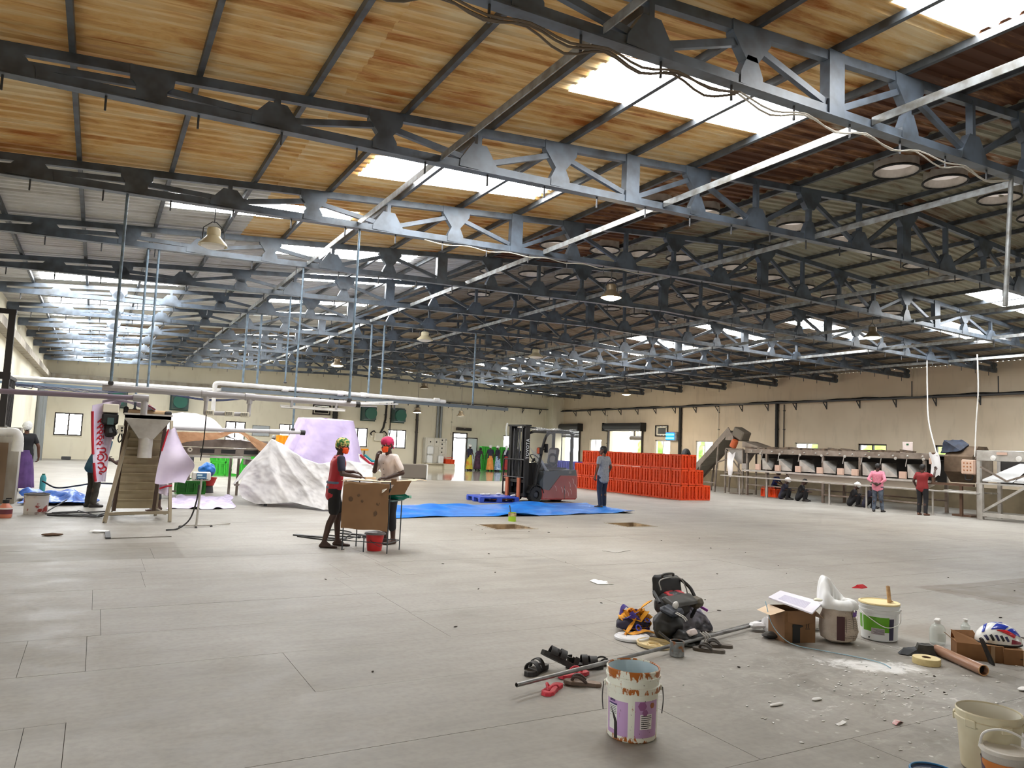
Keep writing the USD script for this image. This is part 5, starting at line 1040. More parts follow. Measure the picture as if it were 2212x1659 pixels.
for s in (-1, 1): obj('fork', cat(box((1.08, s*.27, .40), (.045, .12, .62)), hullp([(1.08, s*.27-.055, .07), (1.08, s*.27+.055, .07), (1.08, s*.27-.055, .11), (1.08, s*.27+.055, .11), (2.05, s*.27-.04, .08), (2.05, s*.27+.04, .08), (2.05, s*.27-.04, .092), (2.05, s*.27+.04, .092)])), mat('rusty_fork', (168, 90, 58), .55), t, False)
obj('head_lamp', box((.50, .50, 1.52), (.14, .12, .20), bev=.02), M_FBLK, t); obj('amber_lens', box((.575, .50, 1.52), (.02, .1, .17)), mat('amber_lens', (196, 96, 66), .2), t, False)
obj('mirror', box((.30, .54, 1.60), (.05, .16, .26), bev=.02), M_FBLK, t); obj('lamp_arm', rod((.42, .46, 1.5), (.32, .5, 1.58), .015, 6), M_FBLK, t)
obj('levers', cat([rod((.42-.03*k, .2+.07*k, .98), (.36-.03*k, .22+.07*k, 1.18), .012, 6) for k in range(3)]), M_FBLK, t)
obj('maker_lettering', text('TOYOTA', .105, (.9, .402, 1.56), (0, 0, 1), (1, 0, 0), .004), mat('white_print', (230, 230, 226), .5), t, False)
obj('capacity_mark', text('20', .06, (-.72, .505, .90), (-1, 0, 0), (0, 0, 1), .004), M_SSB, t, False)
# clear wrap: over the guard, draped at the mast, tight over the counterweight
obj('wrap', sheet(lambda U, Vv: (.30-1.18*U, .52+.02*np.sin(9*U+5*Vv)+.012*np.sin(23*U*Vv), 2.12-1.16*Vv), 30, 24, .002), M_WRAP, t)
obj('wrap', sheet(lambda U, Vv: (.30-1.18*U, -.52+.02*np.sin(9*U+5*Vv), 2.12-1.16*Vv), 20, 16, .002), M_WRAP, t)
obj('wrap', blob(sheet(lambda U, Vv: (.66-1.6*U, -.5+1.0*Vv, 2.17+.02*np.sin(14*U)+.02*np.sin(9*Vv)), 34, 20, .003), .03, 9, 5), M_WRAP2, t)
obj('wrap', blob(sheet(lambda U, Vv: (1.0+.06*np.sin(8*Vv)+.06*U, -.52+.16*U+.03*np.sin(9*Vv), 2.30-.95*Vv), 10, 30, .003), .04, 7, 8), M_WRAP2, t)
obj('wrap', blob(sheet(lambda U, Vv: (.55-.55*U+.05*np.sin(9*Vv), .1+.36*Vv, 1.55-.75*U+.06*np.sin(10*Vv+4*U)), 20, 20, .003), .05, 6, 4), M_WRAP2, t)
obj('wrap', blob(sheet(lambda U, Vv: (.36-1.40*U, .532+.004*np.sin(30*U), .98-.86*Vv), 44, 30, .002), .010, 14, 3), film('tight_wrap', (240, 240, 242), .05, .04), t)
obj('wrap_fold', cat([tube(curve([(x, .537, z), (x-.05, .545, z-.07), (x-.07, .537, z-.16)], 8), .004, 5) for x, z in ((-.1, .5), (-.35, .46), (-.48, .42), (-.66, .62), (-.8, .72), (-.72, .4), (-.6, .35), (-.9, .55))]), film('fold_film', (250, 250, 250), .5, .05), t)
# pallet in front
t = thing('pallet', 'bright blue plastic pallet on the floor at the forklift forks', 'pallet', (10.16, 19.16, 0), -.06)
M_PAL = mat('pallet_blue', (44, 76, 186), .45)
obj('deck', box((0, 0, .15), (1.2, 1.0, .022), bev=.006), M_PAL, t)
for x in (-.55, 0, .55):
    for y in (-.44, 0, .44): obj('block', box((x, y, .08), (.13 if x else .16, .13, .12), bev=.008), M_PAL, t)
for y in (-.44, 0, .44): obj('runner', box((0, y, .012), (1.2, .13, .022)), M_PAL, t, False)
obj('side_web', cat(box((0, -.495, .145), (1.2, .015, .04)), box((0, .495, .145), (1.2, .015, .04)), box((-.595, 0, .145), (.015, 1.0, .04)), box((.595, 0, .145), (.015, 1.0, .04))), M_PAL, t, False)
for k, (x, y) in enumerate(((9.95, 19.4), (10.15, 19.45), (10.55, 19.5), (10.72, 18.95))): single('plastic_scrap', blob(ell((x, y, .19), (.09, .05, .03), 2), .03, 18, k), mat('milky_plastic', (226, 224, 224), .4), 'crumpled white plastic scrap on the blue pallet, '+('leftmost', 'second from the left', 'third from the left', 'nearest the forklift wheel')[k], 'plastic scrap')
# blue tarpaulin in front of it
single('tarpaulin', sheet(lambda U, Vv: ((5.35+7.1*U)*(1-Vv)+(6.3+6.5*U)*Vv+.06*np.sin(5*Vv+3*U), (14.72+.75*U+.10*np.sin(9*U))*(1-Vv)+(17.6+1.0*U+.12*np.sin(11*U))*Vv, .018+np.clip(.05*np.sin(17*U+6*Vv)*np.sin(9*Vv+4*U)+.045*np.sin(40*U*(.6+.4*Vv)+3)*np.sin(5*Vv+1)+.05*np.exp(-((Vv-.06)*16)**2)*np.sin(23*U), 0, .12)), 150, 60, .006), mat('blue_tarpaulin', (38, 128, 216), .4, c2=(26, 104, 196), scale=3, bump=.25, bscale=9), 'large bright blue tarpaulin spread on the floor before the forklift', 'tarpaulin', smooth=True)
t = thing('paint_tin', 'small green and maroon paint tin with a brush standing at the tarpaulin edge', 'paint tin', (7.95, 14.05, 0))
obj('can', lathe([(0, 0), (.085, 0), (.085, .19), (.075, .19), (.075, .02), (0, .02)], 20), mat('lime_tin', (142, 176, 36), .4), t); obj('label_band', lathe([(.087, .11), (.087, .185)], 20), mat('maroon_label', (104, 44, 56), .5, c2=(180, 170, 120), scale=14), t)
obj('brush_handle', span((-.03, 0, .12), (-.075, 0, .34), .03, .012), mat('brush_handle', (70, 70, 66), .6), t)
# ---------------------------------------------------------------- cardboard covered rod table
M_CARD = mat('kraft_cardboard', (142, 108, 76), .8, c2=(124, 92, 64), scale=3, lo=.3, hi=.8); M_CARDL = mat('pale_cardboard', (214, 190, 162), .8, c2=(198, 172, 142), scale=4)
M_RODT = mat('table_rod_paint', (58, 66, 72), .45)
ta = math.atan2(-.48, .51)
t = thing('rod_table', 'thin welded rod table hung with a cardboard front sheet', 'table', (3.23, 10.67, 0), ta)
LX, LY = .70, .455
for x in (0, LX):
    for y in (0, LY): obj('leg', rod((x, y, 0), (x, y, 1.0), .009, 8), M_RODT, t)
obj('leg', rod((LX*.48, 0, 0), (LX*.48, 0, .2), .009, 8), M_RODT, t)
for z in (.14, .98): obj('frame_rail', cat([rod((0, 0, z), (LX, 0, z), .007, 6), rod((0, LY, z), (LX, LY, z), .007, 6), rod((0, 0, z), (0, LY, z), .007, 6), rod((LX, 0, z), (LX, LY, z), .007, 6)]), M_RODT, t)
obj('shelf', box((LX-.1, LY/2, .74), (.28, LY, .02)), mat('shelf_teal', (92, 118, 122), .6), t, False)
t = thing('cardboard_sheet', 'brown cardboard sheet hanging down the front of the rod table', 'cardboard', (3.23, 10.67, 0), ta)
def spots(U, Vv): return .004*np.sin(7*U)*np.sin(5*Vv)
obj('sheet', sheet(lambda U, Vv: (-.02+.72*U+.012*Vv, -.03-.012*np.sin(2.2*Vv)-.01*np.sin(6*U*Vv)-.02*Vv, .985-.665*Vv+.005*np.sin(11*U)), 24, 24, .005), M_CARD, t)
M_STAIN = mat('damp_stain', (98, 74, 54), .8)
for x, z, r in ((.12, .80, .035), (.30, .78, .022), (.55, .76, .03), (.5, .62, .045), (.16, .55, .018), (.24, .86, .02)): obj('stain', mv(blob(lathe([(r, 0), (r*.6, .002), (0, .0022)], 18), r*.2, 30, int(100*x)), (x, -.058-.012*(1-z), z-.06), rx=PI/2), M_STAIN, t)
obj('tape', sheet(lambda U, Vv: (-.02+.72*U, -.034-.004*Vv, .985-.075*Vv), 6, 3, .002), mat('packing_tape', (168, 134, 104), .3), t); obj('torn_corner', sheet(lambda U, Vv: (.60+.08*U-.04*Vv*U, -.06-.03*U*Vv, .90-.05*Vv+.02*U), 6, 6, .003), mat('clear_tape', (214, 206, 196), .25), t)
t = thing('cardboard_sheet', 'pale opened cardboard laid over the top of the rod table, bending over its right side', 'cardboard', (3.23, 10.67, 0), ta)
def topfn(U, Vv):
    x = -.05+1.12*U; y = -.05+.62*Vv; dr = np.clip(x-.86, 0, 1); return x-.12*dr, y+.1*U*(1-Vv), 1.0+.055*U*U+.012*np.sin(7*U+2*Vv)+.008*np.sin(5*Vv)-.16*np.clip(x-.95, 0, 1)
obj('sheet', sheet(topfn, 30, 16, .005), M_CARDL, t)
obj('hanging_flap', sheet(lambda U, Vv: (.80+.22*U-.10*Vv, -.06+.06*U, 1.03-.20*Vv+.02*U), 8, 8, .005), M_CARD, t); obj('flap_edge', sheet(lambda U, Vv: (.74+.08*U, -.07, 1.06-.08*Vv), 4, 4, .005), M_CARD, t)
single('cardboard_scrap', blob(mv(box((0, 0, 0), (.16, .06, .03)), (3.62, 10.75, 1.035)), .01, 12, 3, 2), M_CARDL, 'small offcut of cardboard lying on the cardboard covered table', 'cardboard')
t = thing('water_bottle', 'green plastic bottle lying on the shelf of the rod table', 'bottle', (3.92, 10.33, .80), ta+.12)
obj('bottle_body', mv(lathe([(0, -.16), (.045, -.15), (.05, -.1), (.05, .08), (.02, .14), (.018, .17), (0, .17)], 18), ry=PI/2), mat('green_bottle', (18, 118, 100), .2), t); obj('bottle_cap', mv(lathe([(.021, .165), (.021, .195), (0, .195)], 12), ry=PI/2), mat('pale_green_cap', (150, 210, 186), .4), t)
t = thing('bucket', 'red bucket with a grey lid standing under the rod table', 'bucket', (3.67, 10.53, 0))
obj('pail', lathe([(0, 0), (.105, 0), (.132, .24), (.122, .24), (.097, .02), (0, .02)], 26), mat('red_bucket_plastic', (190, 32, 34), .4), t); obj('lid', lathe([(.155, .235), (.155, .25), (.14, .265), (.03, .285), (0, .285)], 26), mat('grey_lid', (98, 90, 90), .5), t)
obj('handle', tube(curve([(-.13, 0, .22), (-.06, -.13, .12), (.05, -.14, .08), (.13, -.02, .22)], 14), .004, 5), M_DGREY, t)
for k, (a, b, lab) in enumerate((((2.95, 12.4, 0), (3.6, 11.75, 0), 'dark loose strip of metal on the floor behind the barefoot man'), ((3.75, 12.5, 0), (4.35, 11.9, 0), 'dark loose strip of metal behind the cardboard covered table'))): single('metal_strip', span(V(*a)+V(0, 0, .012), V(*b)+V(0, 0, .012), .10, .022), M_DGREY, lab, 'metal strip')
single('floor_cable', tube(curve([(2.95, 12.2, .012), (3.35, 11.65, .012), (3.7, 12.0, .014), (3.95, 12.6, .012), (3.7, 12.9, .02), (3.45, 12.3, .014), (3.9, 11.9, .012)], 40), .011, 6), M_RUBBER, 'black cable looping on the floor behind the cardboard covered table', 'cable')
single('power_plug', cat(box((3.95, 11.85, .03), (.07, .05, .05), bev=.01), box((3.88, 11.9, .02), (.06, .04, .035), bev=.01)), M_BLACK, 'small black power plug at the end of the looping cable', 'plug')
# ---------------------------------------------------------------- hopper elevator at the left
t = thing('hopper_elevator', 'steep belt elevator with a stainless funnel spout, draped with a printed banner', 'elevator', (0, 14.7, 0))
M_FR = mat('beige_frame_steel', (150, 138, 118), .45, metal=.3); M_BELT = mat('cream_belt', (168, 154, 126), .55, c2=(146, 132, 106), scale=3)
lo_, hi_ = V(.70, .55, .22), V(.78, .75, 1.86)
for x, nm in ((-.32, 'side_plate'), (.32, 'side_plate')): obj(nm, hullp([(.70+x-.03, .40, .15), (.70+x+.03, .40, .15), (.70+x-.03, .85, .15), (.70+x+.03, .85, .15), (.78+x-.03, .25, 1.88), (.78+x+.03, .25, 1.88), (.78+x-.03, .55, 1.88), (.78+x+.03, .55, 1.88)]), mat('brown_side_plate', (76, 58, 48), .5), t, False)
obj('belt', hullp([(.41, .38, .2), (.99, .38, .2), (.41, .5, .2), (.99, .5, .2), (.50, .22, 1.86), (1.06, .22, 1.86), (.50, .4, 1.86), (1.06, .4, 1.86)]), M_BELT, t, False)
for k in range(9):
    z = .36+.155*k; y = .38-.16*(z-.2)/1.66; x = .70+.08*(z-.2)/1.66
    obj('flight', hullp([(x-.285, y, z), (x+.285, y, z), (x-.285, y-.045, z+.012), (x+.285, y-.045, z+.012), (x-.285, y-.045, z-.004), (x+.285, y-.045, z-.004), (x-.285, y, z-.05), (x+.285, y, z-.05)]), M_BELT, t, False)
for a, b in (((.24, -.16, 0), (.50, .25, 1.55)), ((1.26, -.12, 0), (1.19, .3, 1.80))): obj('leg', span(a, b, .05), M_FR, t, False)
for a, b in (((.37, 1.85, 0), (.48, .75, 1.5)), ((1.1, 1.05, 0), (1.12, .6, 1.4))): obj('leg', span(a, b, .05), M_FR, t, False)
obj('cross_bar', cat(span((.28, -.1, .15), (1.25, -.08, .17), .05), span((.42, .2, 1.28), (.72, .2, 1.28), .035), span((.3, .2, .12), (.4, 1.7, .12), .04), span((1.2, .2, .12), (1.12, 1.0, .12), .04)), M_FR, t, False)
for x, y in ((.24, -.16), (1.26, -.12), (.37, 1.85), (1.1, 1.05)): obj('levelling_foot', mv(lathe([(0, .04), (.015, .04), (.03, 0)], 8), (x, y, 0)), M_DGREY, t)
def rect_ring(x0, x1, y0, y1, z): return [(x0, y0, z), (x1, y0, z), (x1, y1, z), (x0, y1, z)]
R1, R2, R3 = rect_ring(.42, 1.15, -.12, .24, 1.88), rect_ring(.42, 1.15, -.12, .24, 1.80), rect_ring(.66, .90, -.02, .20, 1.46)
v = np.array(R1+R2+R3); f = []
for q in (0, 4):
    for k in range(4): a, b = q+k, q+(k+1) % 4; f += [(a, b, b+4), (a, b+4, a+4)]
m_ = trimesh.Trimesh(v, f, process=False); vv = np.vstack([v, v*[1, 1, 1]+np.array([0, 0, .012])]); 
obj('funnel', (vv, np.vstack([np.array(f)[:, ::-1], np.array(f)+12])), M_SSB, t, False)
obj('funnel_lip', cat(span((.41, -.13, 1.885), (1.16, -.13, 1.885), .02, .03), span((.41, .25, 1.885), (1.16, .25, 1.885), .02, .03), span((.41, -.13, 1.885), (.41, .25, 1.885), .02, .03), span((1.16, -.13, 1.885), (1.16, .25, 1.885), .02, .03)), M_SSB, t, False)
obj('spout', mv(lathe([(.118, 0), (.118, .36), (.11, .36), (.11, 0), (.118, 0)], 24), (.78, .09, 1.12)), M_SSB, t)
obj('head_roller', rod((.44, .3, 1.93), (1.12, .3, 1.93), .05, 12), mat('tan_roller', (176, 146, 110), .5), t)
obj('bearing', cat(box((.43, .3, 1.95), (.08, .12, .14), bev=.02), box((1.12, .28, 1.92), (.12, .1, .1), bev=.02)), M_BLACK, t)
mo = obj('gear_motor', cat(box((.19, .2, 1.78), (.26, .3, .2), bev=.03), rod((.19, .2, 1.70), (.22, .1, 1.50), .09, 12)), M_BLACK, t); obj('motor_cover', box((.19, .18, 1.965), (.25, .28, .15), bev=.01), mat('cream_motor_cover', (206, 198, 180), .5), mo); obj('motor_plate', box((.2, .04, 1.74), (.1, .012, .12)), M_GREENB, mo, False)
sw = obj('switch_box', box((.37, .02, 1.605), (.10, .08, .145), bev=.008), M_SOCK, t); obj('push_button', cat(mv(lathe([(0, .012), (.016, .01), (.018, 0)], 10), (.385, -.022, 1.63), rx=PI/2), mv(lathe([(0, .012), (.016, .01), (.018, 0)], 10), (.385, -.022, 1.585), rx=PI/2)), M_BLACK, sw)
obj('box_cable', cat(tube(curve([(.36, .02, 1.53), (.34, .0, 1.44), (.36, .0, 1.38), (.40, .0, 1.44), (.38, .02, 1.53)], 16), .012, 6), tube(curve([(.2, .1, 1.66), (.28, .02, 1.58), (.34, .02, 1.62)], 10), .008, 5)), M_BLACK, t)
# banner and white drape: cloths lying over the elevator
M_BAN = mat('lilac_white_cloth', (216, 204, 222), .75, c2=(202, 188, 212), scale=3); M_RED = mat('banner_red_print', (176, 24, 44), .7)
def ban(U, Vv):
    x = -.10+.14*Vv**1.5+(.46-.1*Vv)*U*(1-.55*Vv); z = 2.0-1.32*Vv+.15*U*(1-Vv)**2
    return x, 14.72+.25*U+.04*np.sin(6*Vv)+.03*np.sin(9*U+3*Vv), z
t = thing('banner', 'hanging printed banner with large red Tamil lettering, on the left of the hopper elevator', 'banner')
obj('cloth', sheet(ban, 24, 40, .004), M_BAN, t)
def onban(u, v_, d=.008):
    a = np.array(ban(np.array(u), np.array(v_)), float); return a-np.array([0, d, 0])
def bstroke(pts, w=.018):
    P = curve([onban(u, v_) for u, v_ in pts], 22); return tube(P, w, 5)
obj('border', cat(bstroke([(.02, .08), (.03, .3), (.03, .5), (.03, .64)], .022), bstroke([(.05, .75), (.06, .9), (.1, .99)], .022)), M_RED, t)
L_ = []
for k, v_ in enumerate((.22, .29, .36, .43, .50)):
    L_.append(bstroke([(.30, v_), (.40, v_-.025), (.47, v_), (.40, v_+.025), (.30, v_), (.24, v_+.02)], .012)); L_.append(bstroke([(.52, v_-.02), (.56, v_+.02)], .010))
L_ += [bstroke([(.26, .57), (.68, .575), (.70, .62), (.40, .615)], .014), bstroke([(.30, .66), (.45, .64), (.62, .66), (.66, .70), (.45, .72), (.30, .70), (.36, .67)], .014), bstroke([(.72, .64), (.86, .66), (.9, .71), (.78, .735)], .012),
       bstroke([(.30, .76), (.5, .75), (.7, .77), (.72, .81), (.5, .83), (.32, .80)], .015), bstroke([(.78, .80), (.95, .83), (.8, .87), (.5, .86), (.4, .88), (.6, .9)], .014)]
obj('letters', cat(L_), M_RED, t)
def overtop(U, Vv): return .05+.85*U, 14.80+.5*Vv, 2.06+.13*np.sin(2.4*U+.3)-.12*U-.05*Vv+.02*np.sin(9*U+4*Vv)
t = thing('banner', 'lilac cloth folded over the top of the hopper elevator, with a short red corner stripe', 'banner')
obj('cloth', sheet(overtop, 24, 12, .004), M_BAN, t); obj('stripe', tube([np.array(overtop(np.array(u), np.array(.15)))+[0, -.004, .004] for u in (.86, .93, 1.0)], .018, 5), M_RED, t)
def drape(U, Vv):
    w = .12+.40*np.sin(np.clip(Vv, 0, 1)*PI*.62)
    return 1.14-.10*Vv+w*(U-.15)+.10*U*np.exp(-((Vv-.62)*5)**2), 14.62-.05*np.sin(5*U+2*Vv)+.05*np.sin(9*Vv)*U, 1.66-.98*Vv-.02*np.sin(6*U)-.12*U*(1-Vv)*np.sin(Vv*3)
t = thing('white_drape', 'lilac white cloth with red striped hem hanging down the right of the hopper elevator', 'cloth')
obj('cloth', sheet(drape, 24, 30, .004), M_BAN, t)
obj('hem_cloth', sheet(lambda U, Vv: (1.05+.2*U, 14.72+.03*np.sin(7*U), .70-.2*Vv-.06*U), 10, 6, .004), M_BAN, t); obj('stripe', tube([(1.06, 14.70, .58), (1.15, 14.69, .62), (1.26, 14.69, .64)], .016, 5), M_RED, t); obj('edge_stripe', tube(curve([onb for onb in ((1.12, 14.60, 1.64), (1.08, 14.59, 1.45), (1.04, 14.58, 1.25))], 10), .014, 5), M_RED, t)
# weighing scale
t = thing('platform_scale', 'weighing indicator on a slim stainless post with a bare platform frame', 'scale', (1.59, 13.61, 0))
obj('column', rod((0, 0, .03), (.03, .02, .82), .018, 10), M_SSB, t); hd_ = obj('indicator', mv(box((.03, 0, .87), (.30, .09, .15), bev=.02), rx=-.1), M_PVC, t)
obj('display', mv(box((.03, -.052, .87), (.16, .008, .10)), rx=-.1), mat('blue_lcd', (70, 110, 150), .2), hd_); obj('display_digits', mv(cat(box((.0, -.058, .885), (.08, .004, .03)), box((.03, -.058, .845), (.12, .004, .012))), rx=-.1), mat('lcd_pale', (196, 220, 232), .3), hd_, False); obj('key_row', mv(cat([box((-.06+.03*k, -.052, .81), (.02, .006, .012)) for k in range(7)]), rx=-.1), M_DGREY, hd_, False)
obj('base_frame', cat(rod((-.24, .14, .03), (.26, .16, .03), .014, 8), rod((0, 0, .03), (.02, .3, .03), .014, 8), rod((-.1, .1, .03), (.6, .45, .012), .006, 6), rod((.26, .16, .03), (.62, .5, .02), .006, 6)), M_SSB, t)
for x, y in ((-.24, .14), (.26, .16), (0, 0)): obj('foot', mv(lathe([(0, .03), (.016, .03), (.024, 0)], 8), (x, y, 0)), M_DGREY, t)
obj('signal_cable', tube(curve([(.0, .02, .72), (-.03, -.04, .45), (-.12, -.1, .16), (-.3, -.2, .02), (-.48, -.3, .012)], 24), .014, 6), M_RUBBER, t)
# partition, grille and pipes at the left edge
pt = struct('wall_partition', 'low rough rendered partition wall at the left edge with a steel grille above')
obj('partition_body', box(((XL-1.36)/2, 18.6, .78), (-1.36-XL, .5, 1.56)), M_CONC, pt, False); obj('partition_panel', box((-2.0, 18.33, .62), (.9, .04, 1.24)), mat('brown_panel', (118, 96, 74), .7), pt, False)
t = thing('steel_grille', 'black steel grille with vertical bars standing on the partition at the left edge', 'grille', (0, 0, 0))
M_GRL = mat('black_grille_paint', (38, 34, 34), .5)
obj('post', box((-1.72, 18.5, 2.78), (.12, .12, 2.44)), M_GRL, t, False); obj('top_rail', box((-2.1, 18.5, 3.96), (.9, .1, .1)), M_GRL, t, False); obj('mid_rail', box((-2.1, 18.5, 2.62), (.9, .1, .14)), M_GRL, t, False)
obj('side_rail', cat(span((-1.72, 18.5, 2.62), (-1.74, 20.6, 2.64), .07), span((-1.72, 18.5, 1.6), (-1.74, 20.6, 1.5), .06), span((-1.70, 18.6, 2.4), (-1.74, 20.5, 2.4), .04)), M_GRL, t, False)
for k in range(9): u = (k+.5)/9; obj('bar', rod((-1.72-.02*u, 18.5+2.1*u, 1.5), (-1.72-.02*u, 18.5+2.1*u, 2.62), .022, 6), M_GRL, t)
obj('lower_gate', hullp([(-1.68, 19.0, .06), (-1.62, 19.0, .06), (-1.75, 20.6, .06), (-1.69, 20.6, .06), (-1.68, 19.0, 1.5), (-1.62, 19.0, 1.5), (-1.75, 20.6, 1.5), (-1.69, 20.6, 1.5)]), M_GRL, t, False)
obj('hooks', cat([tube([(-1.7, 20.5, 2.5-.14*k), (-1.4-.1*k, 20.6, 2.48-.14*k), (-1.38-.1*k, 20.6, 2.56-.14*k)], .012, 5) for k in range(2)]), M_GRL, t)
t = thing('drain_pipe', 'white plastic drain pipe with a down elbow at the left edge', 'pipe', (0, 17.9, 0))
obj('run', rod((-2.45, 0, 1.46), (-1.52, 0, 1.46), .085, 14), M_PVC, t); obj('elbow', tube(curve([(-1.56, 0, 1.46), (-1.42, 0, 1.45), (-1.36, 0, 1.34), (-1.36, 0, 1.22)], 14), .095, 14), M_PVC, t); obj('socket_end', rod((-1.36, 0, 1.26), (-1.36, 0, 1.08), .105, 14), M_PVC, t)
t = thing('wall_pipe', 'large galvanised downpipes in the left corner', 'pipe', (0, 0, 0)); obj('pipe', rod((XL+.12, 40.2, 0), (XL+.12, 40.2, 3.4), .13, 12), mat('galvanised_conduit', (132, 136, 138), .4), t); obj('pipe', rod((XL+.14, 42.6, 0), (XL+.14, 42.6, 3.4), .15, 12), mat('galvanised_conduit', (132, 136, 138), .4), t)
single('floor_grate', box((-1.25, 44.3, .08), (.42, .3, .16), bev=.02), M_DGREY, 'small dark box against the foot of the back wall at the left', 'box')
# things on the floor at the left
single('tarpaulin', blob(sheet(lambda U, Vv: (-1.27+1.35*U+.08*np.sin(7*Vv), 17.9+2.3*Vv+.1*np.sin(8*U), .05+.20*np.exp(-((U-.6)**2*14+(Vv-.45)**2*9))+.16*np.exp(-((U-.12)**2*26+(Vv-.6)**2*9))+.04*np.sin(21*U+5*Vv)*np.sin(9*Vv)), 70, 50, .006), .045, 6, 4), mat('crumpled_blue_tarp', (34, 84, 176), .4, c2=(58, 116, 206), scale=7), 'crumpled blue tarpaulin on the floor at the left edge', 'tarpaulin')
t = thing('paint_pail', 'white and red labelled paint pail standing before the crumpled blue tarpaulin', 'paint pail', (-.86, 16.2, 0))
obj('can', lathe([(0, 0), (.185, 0), (.20, .36), (.19, .36), (.18, .02), (0, .02)], 26), mat('scuffed_white_pail', (200, 194, 190), .4, c2=(140, 118, 112), scale=5, lo=.5, hi=.62), t); obj('label_band', lathe([(.188, .05), (.199, .29)], 26), mat('red_white_label', (206, 200, 198), .45, c2=(150, 52, 46), scale=5.5, lo=.55, hi=.6), t); obj('rim', mv(torus(.2, .012, 26, 6), (0, 0, .36)), M_DGREY, t); obj('wire_handle', tube(curve([(-.2, 0, .32), (-.1, .12, .38), (.1, .12, .38), (.2, 0, .32)], 12), .005, 5), M_DGREY, t)
t = thing('jar', 'squat orange jar with a black pump lid at the left edge', 'jar', (-1.27, 15.55, 0))
obj('jar_body', lathe([(0, 0), (.1, 0), (.11, .03), (.11, .17), (.06, .23), (.05, .25), (0, .25)], 20), mat('orange_jar', (186, 108, 82), .35), t); obj('label_band', lathe([(.1115, .07), (.1115, .15)], 20), mat('maroon_band', (98, 38, 48), .5), t); obj('white_band', lathe([(.1118, .15), (.1118, .175)], 20), M_PVC, t); obj('lid', lathe([(0, .31), (.05, .31), (.05, .25)], 16), M_BLACK, t); obj('pump', tube([(0, 0, .3), (.0, 0, .33), (.08, 0, .33)], .012, 6), M_BLACK, t)
r_ = random.Random(12); lp = []
for k in range(7):
    a0 = r_.uniform(0, 6); lp += [(-.1+.55*math.cos(a0+k*2.1)*r_.uniform(.6, 1.1), 15.9+.75*math.sin(a0+k*2.1)*r_.uniform(.5, 1), .015+.03*r_.random()) for _ in range(2)]
single('floor_cable', tube(curve([(-.4, 16.9, .2), (-.7, 16.2, .02)]+lp+[(.3, 15.7, .02), (.75, 15.8, .02)], 160), .012, 6), mat('grey_black_cable', (62, 62, 64), .6), 'tangle of grey and black cable on the floor left of the hopper elevator', 'cable')
single('air_hose', tube(curve([(-1.0, 20.3, .35), (-.7, 20.0, .22), (-.3, 19.5, .3), (.05, 18.6, .42), (.45, 17.2, .5)], 24), .018, 6), M_RUBBER, 'two tone hose sagging across behind the crumpled tarpaulin', 'hose')
t = thing('basin', 'teal plastic can beside the woman in the purple skirt', 'can', (-1.05, 21.6, 0)); obj('can_body', lathe([(0, .0), (.06, 0), (.07, .34), (.04, .42), (0, .42)], 18), mat('teal_can', (58, 140, 150), .4), t); obj('can_lid', lathe([(0, .45), (.035, .45), (.035, .415)], 12), M_GREEN, t)
# covered grader behind: frame, panels, tarps
t = thing('grading_machine', 'long stainless grading machine partly covered by white and tan sheets', 'grading machine', (0, 20, 0))
obj('main_beam', box((2.6, .1, 1.37), (2.6, .35, .2)), M_SS, t, False); obj('panel_strip', box((2.55, 0, 1.16), (2.5, .12, .19)), M_SS, t, False); obj('lower_lip', box((2.4, -.02, 1.03), (2.2, .2, .05)), M_SSB, t, False)
for x in (1.75, 2.05): 
    p_ = obj('indicator_dial', mv(lathe([(0, .03), (.03, .03), (.05, .01), (.06, 0)], 14), (x, -.06, 1.19), rx=PI/2), M_SOCK, t); obj('dial_centre', mv(lathe([(0, .036), (.018, .034)], 10), (x, -.06, 1.19), rx=PI/2), M_BLACK, p_)
for x in (2.45, 2.95, 3.5): obj('window_slot', box((x, -.065, 1.17), (.34, .01, .1)), M_BLACK, t, False)
for x in (1.5,): obj('window_slot', box((x, -.065, 1.17), (.2, .01, .1)), M_BLACK, t, False)
obj('cabinet', box((1.65, .5, .72), (.95, .6, .6)), mat('grey_brown_cabinet', (112, 102, 90), .5), t, False); obj('drawer_line', cat(box((3.55, .1, .92), (.34, .3, .14)), box((3.95, .1, .92), (.3, .3, .14))), M_SS, t, False)
obj('hopper_pan', box((1.6, .1, .95), (1.1, .5, .12)), M_DGREY, t, False)
for x in (1.35, 3.17, 3.37): 
    for y in (.9,): obj('leg', box((x, y, .5), (.06, .06, 1.0)), M_SS, t, False)
obj('under_rail', cat(span((3.3, .9, .28), (4.3, .6, .3), .05), span((1.3, .9, .1), (1.9, .9, .1), .04)), M_SS, t, False)
def tarp_top(U, Vv): 
    x = 1.3+2.1*U; z = 1.62+.50*np.sin(np.clip(U*1.15+.1, 0, 1)*PI)**.6*np.clip(1.25-Vv, 0, 1)-.05*Vv-.34*np.clip(U-.62, 0, 1)
    return x+.05*np.sin(9*Vv), 19.75+1.3*(1-Vv)+.05*np.sin(5*U), z
single('tarpaulin', blob(sheet(tarp_top, 70, 40, .006), .035, 5, 6), mat('white_plastic_tarp', (222, 216, 216), .45, c2=(206, 198, 198), scale=5), 'white plastic sheet heaped over the grading machine', 'tarpaulin')
single('tarpaulin', blob(sheet(lambda U, Vv: (1.35+2.9*U, 19.70-.08*np.sin(6*U), 1.62-.26*Vv*(1-.7*np.exp(-((U-.55)*5)**2))+.10*np.exp(-((U-.62)*7)**2)-.42*np.clip((U-.62)*2.2, 0, 1)-.03*np.sin(17*U)*Vv), 60, 14, .006), .02, 6, 2), mat('tan_paper_sheet', (198, 152, 112), .6, c2=(180, 132, 94), scale=5), 'tan paper sheet hanging along the front edge of the grading machine', 'sheet')
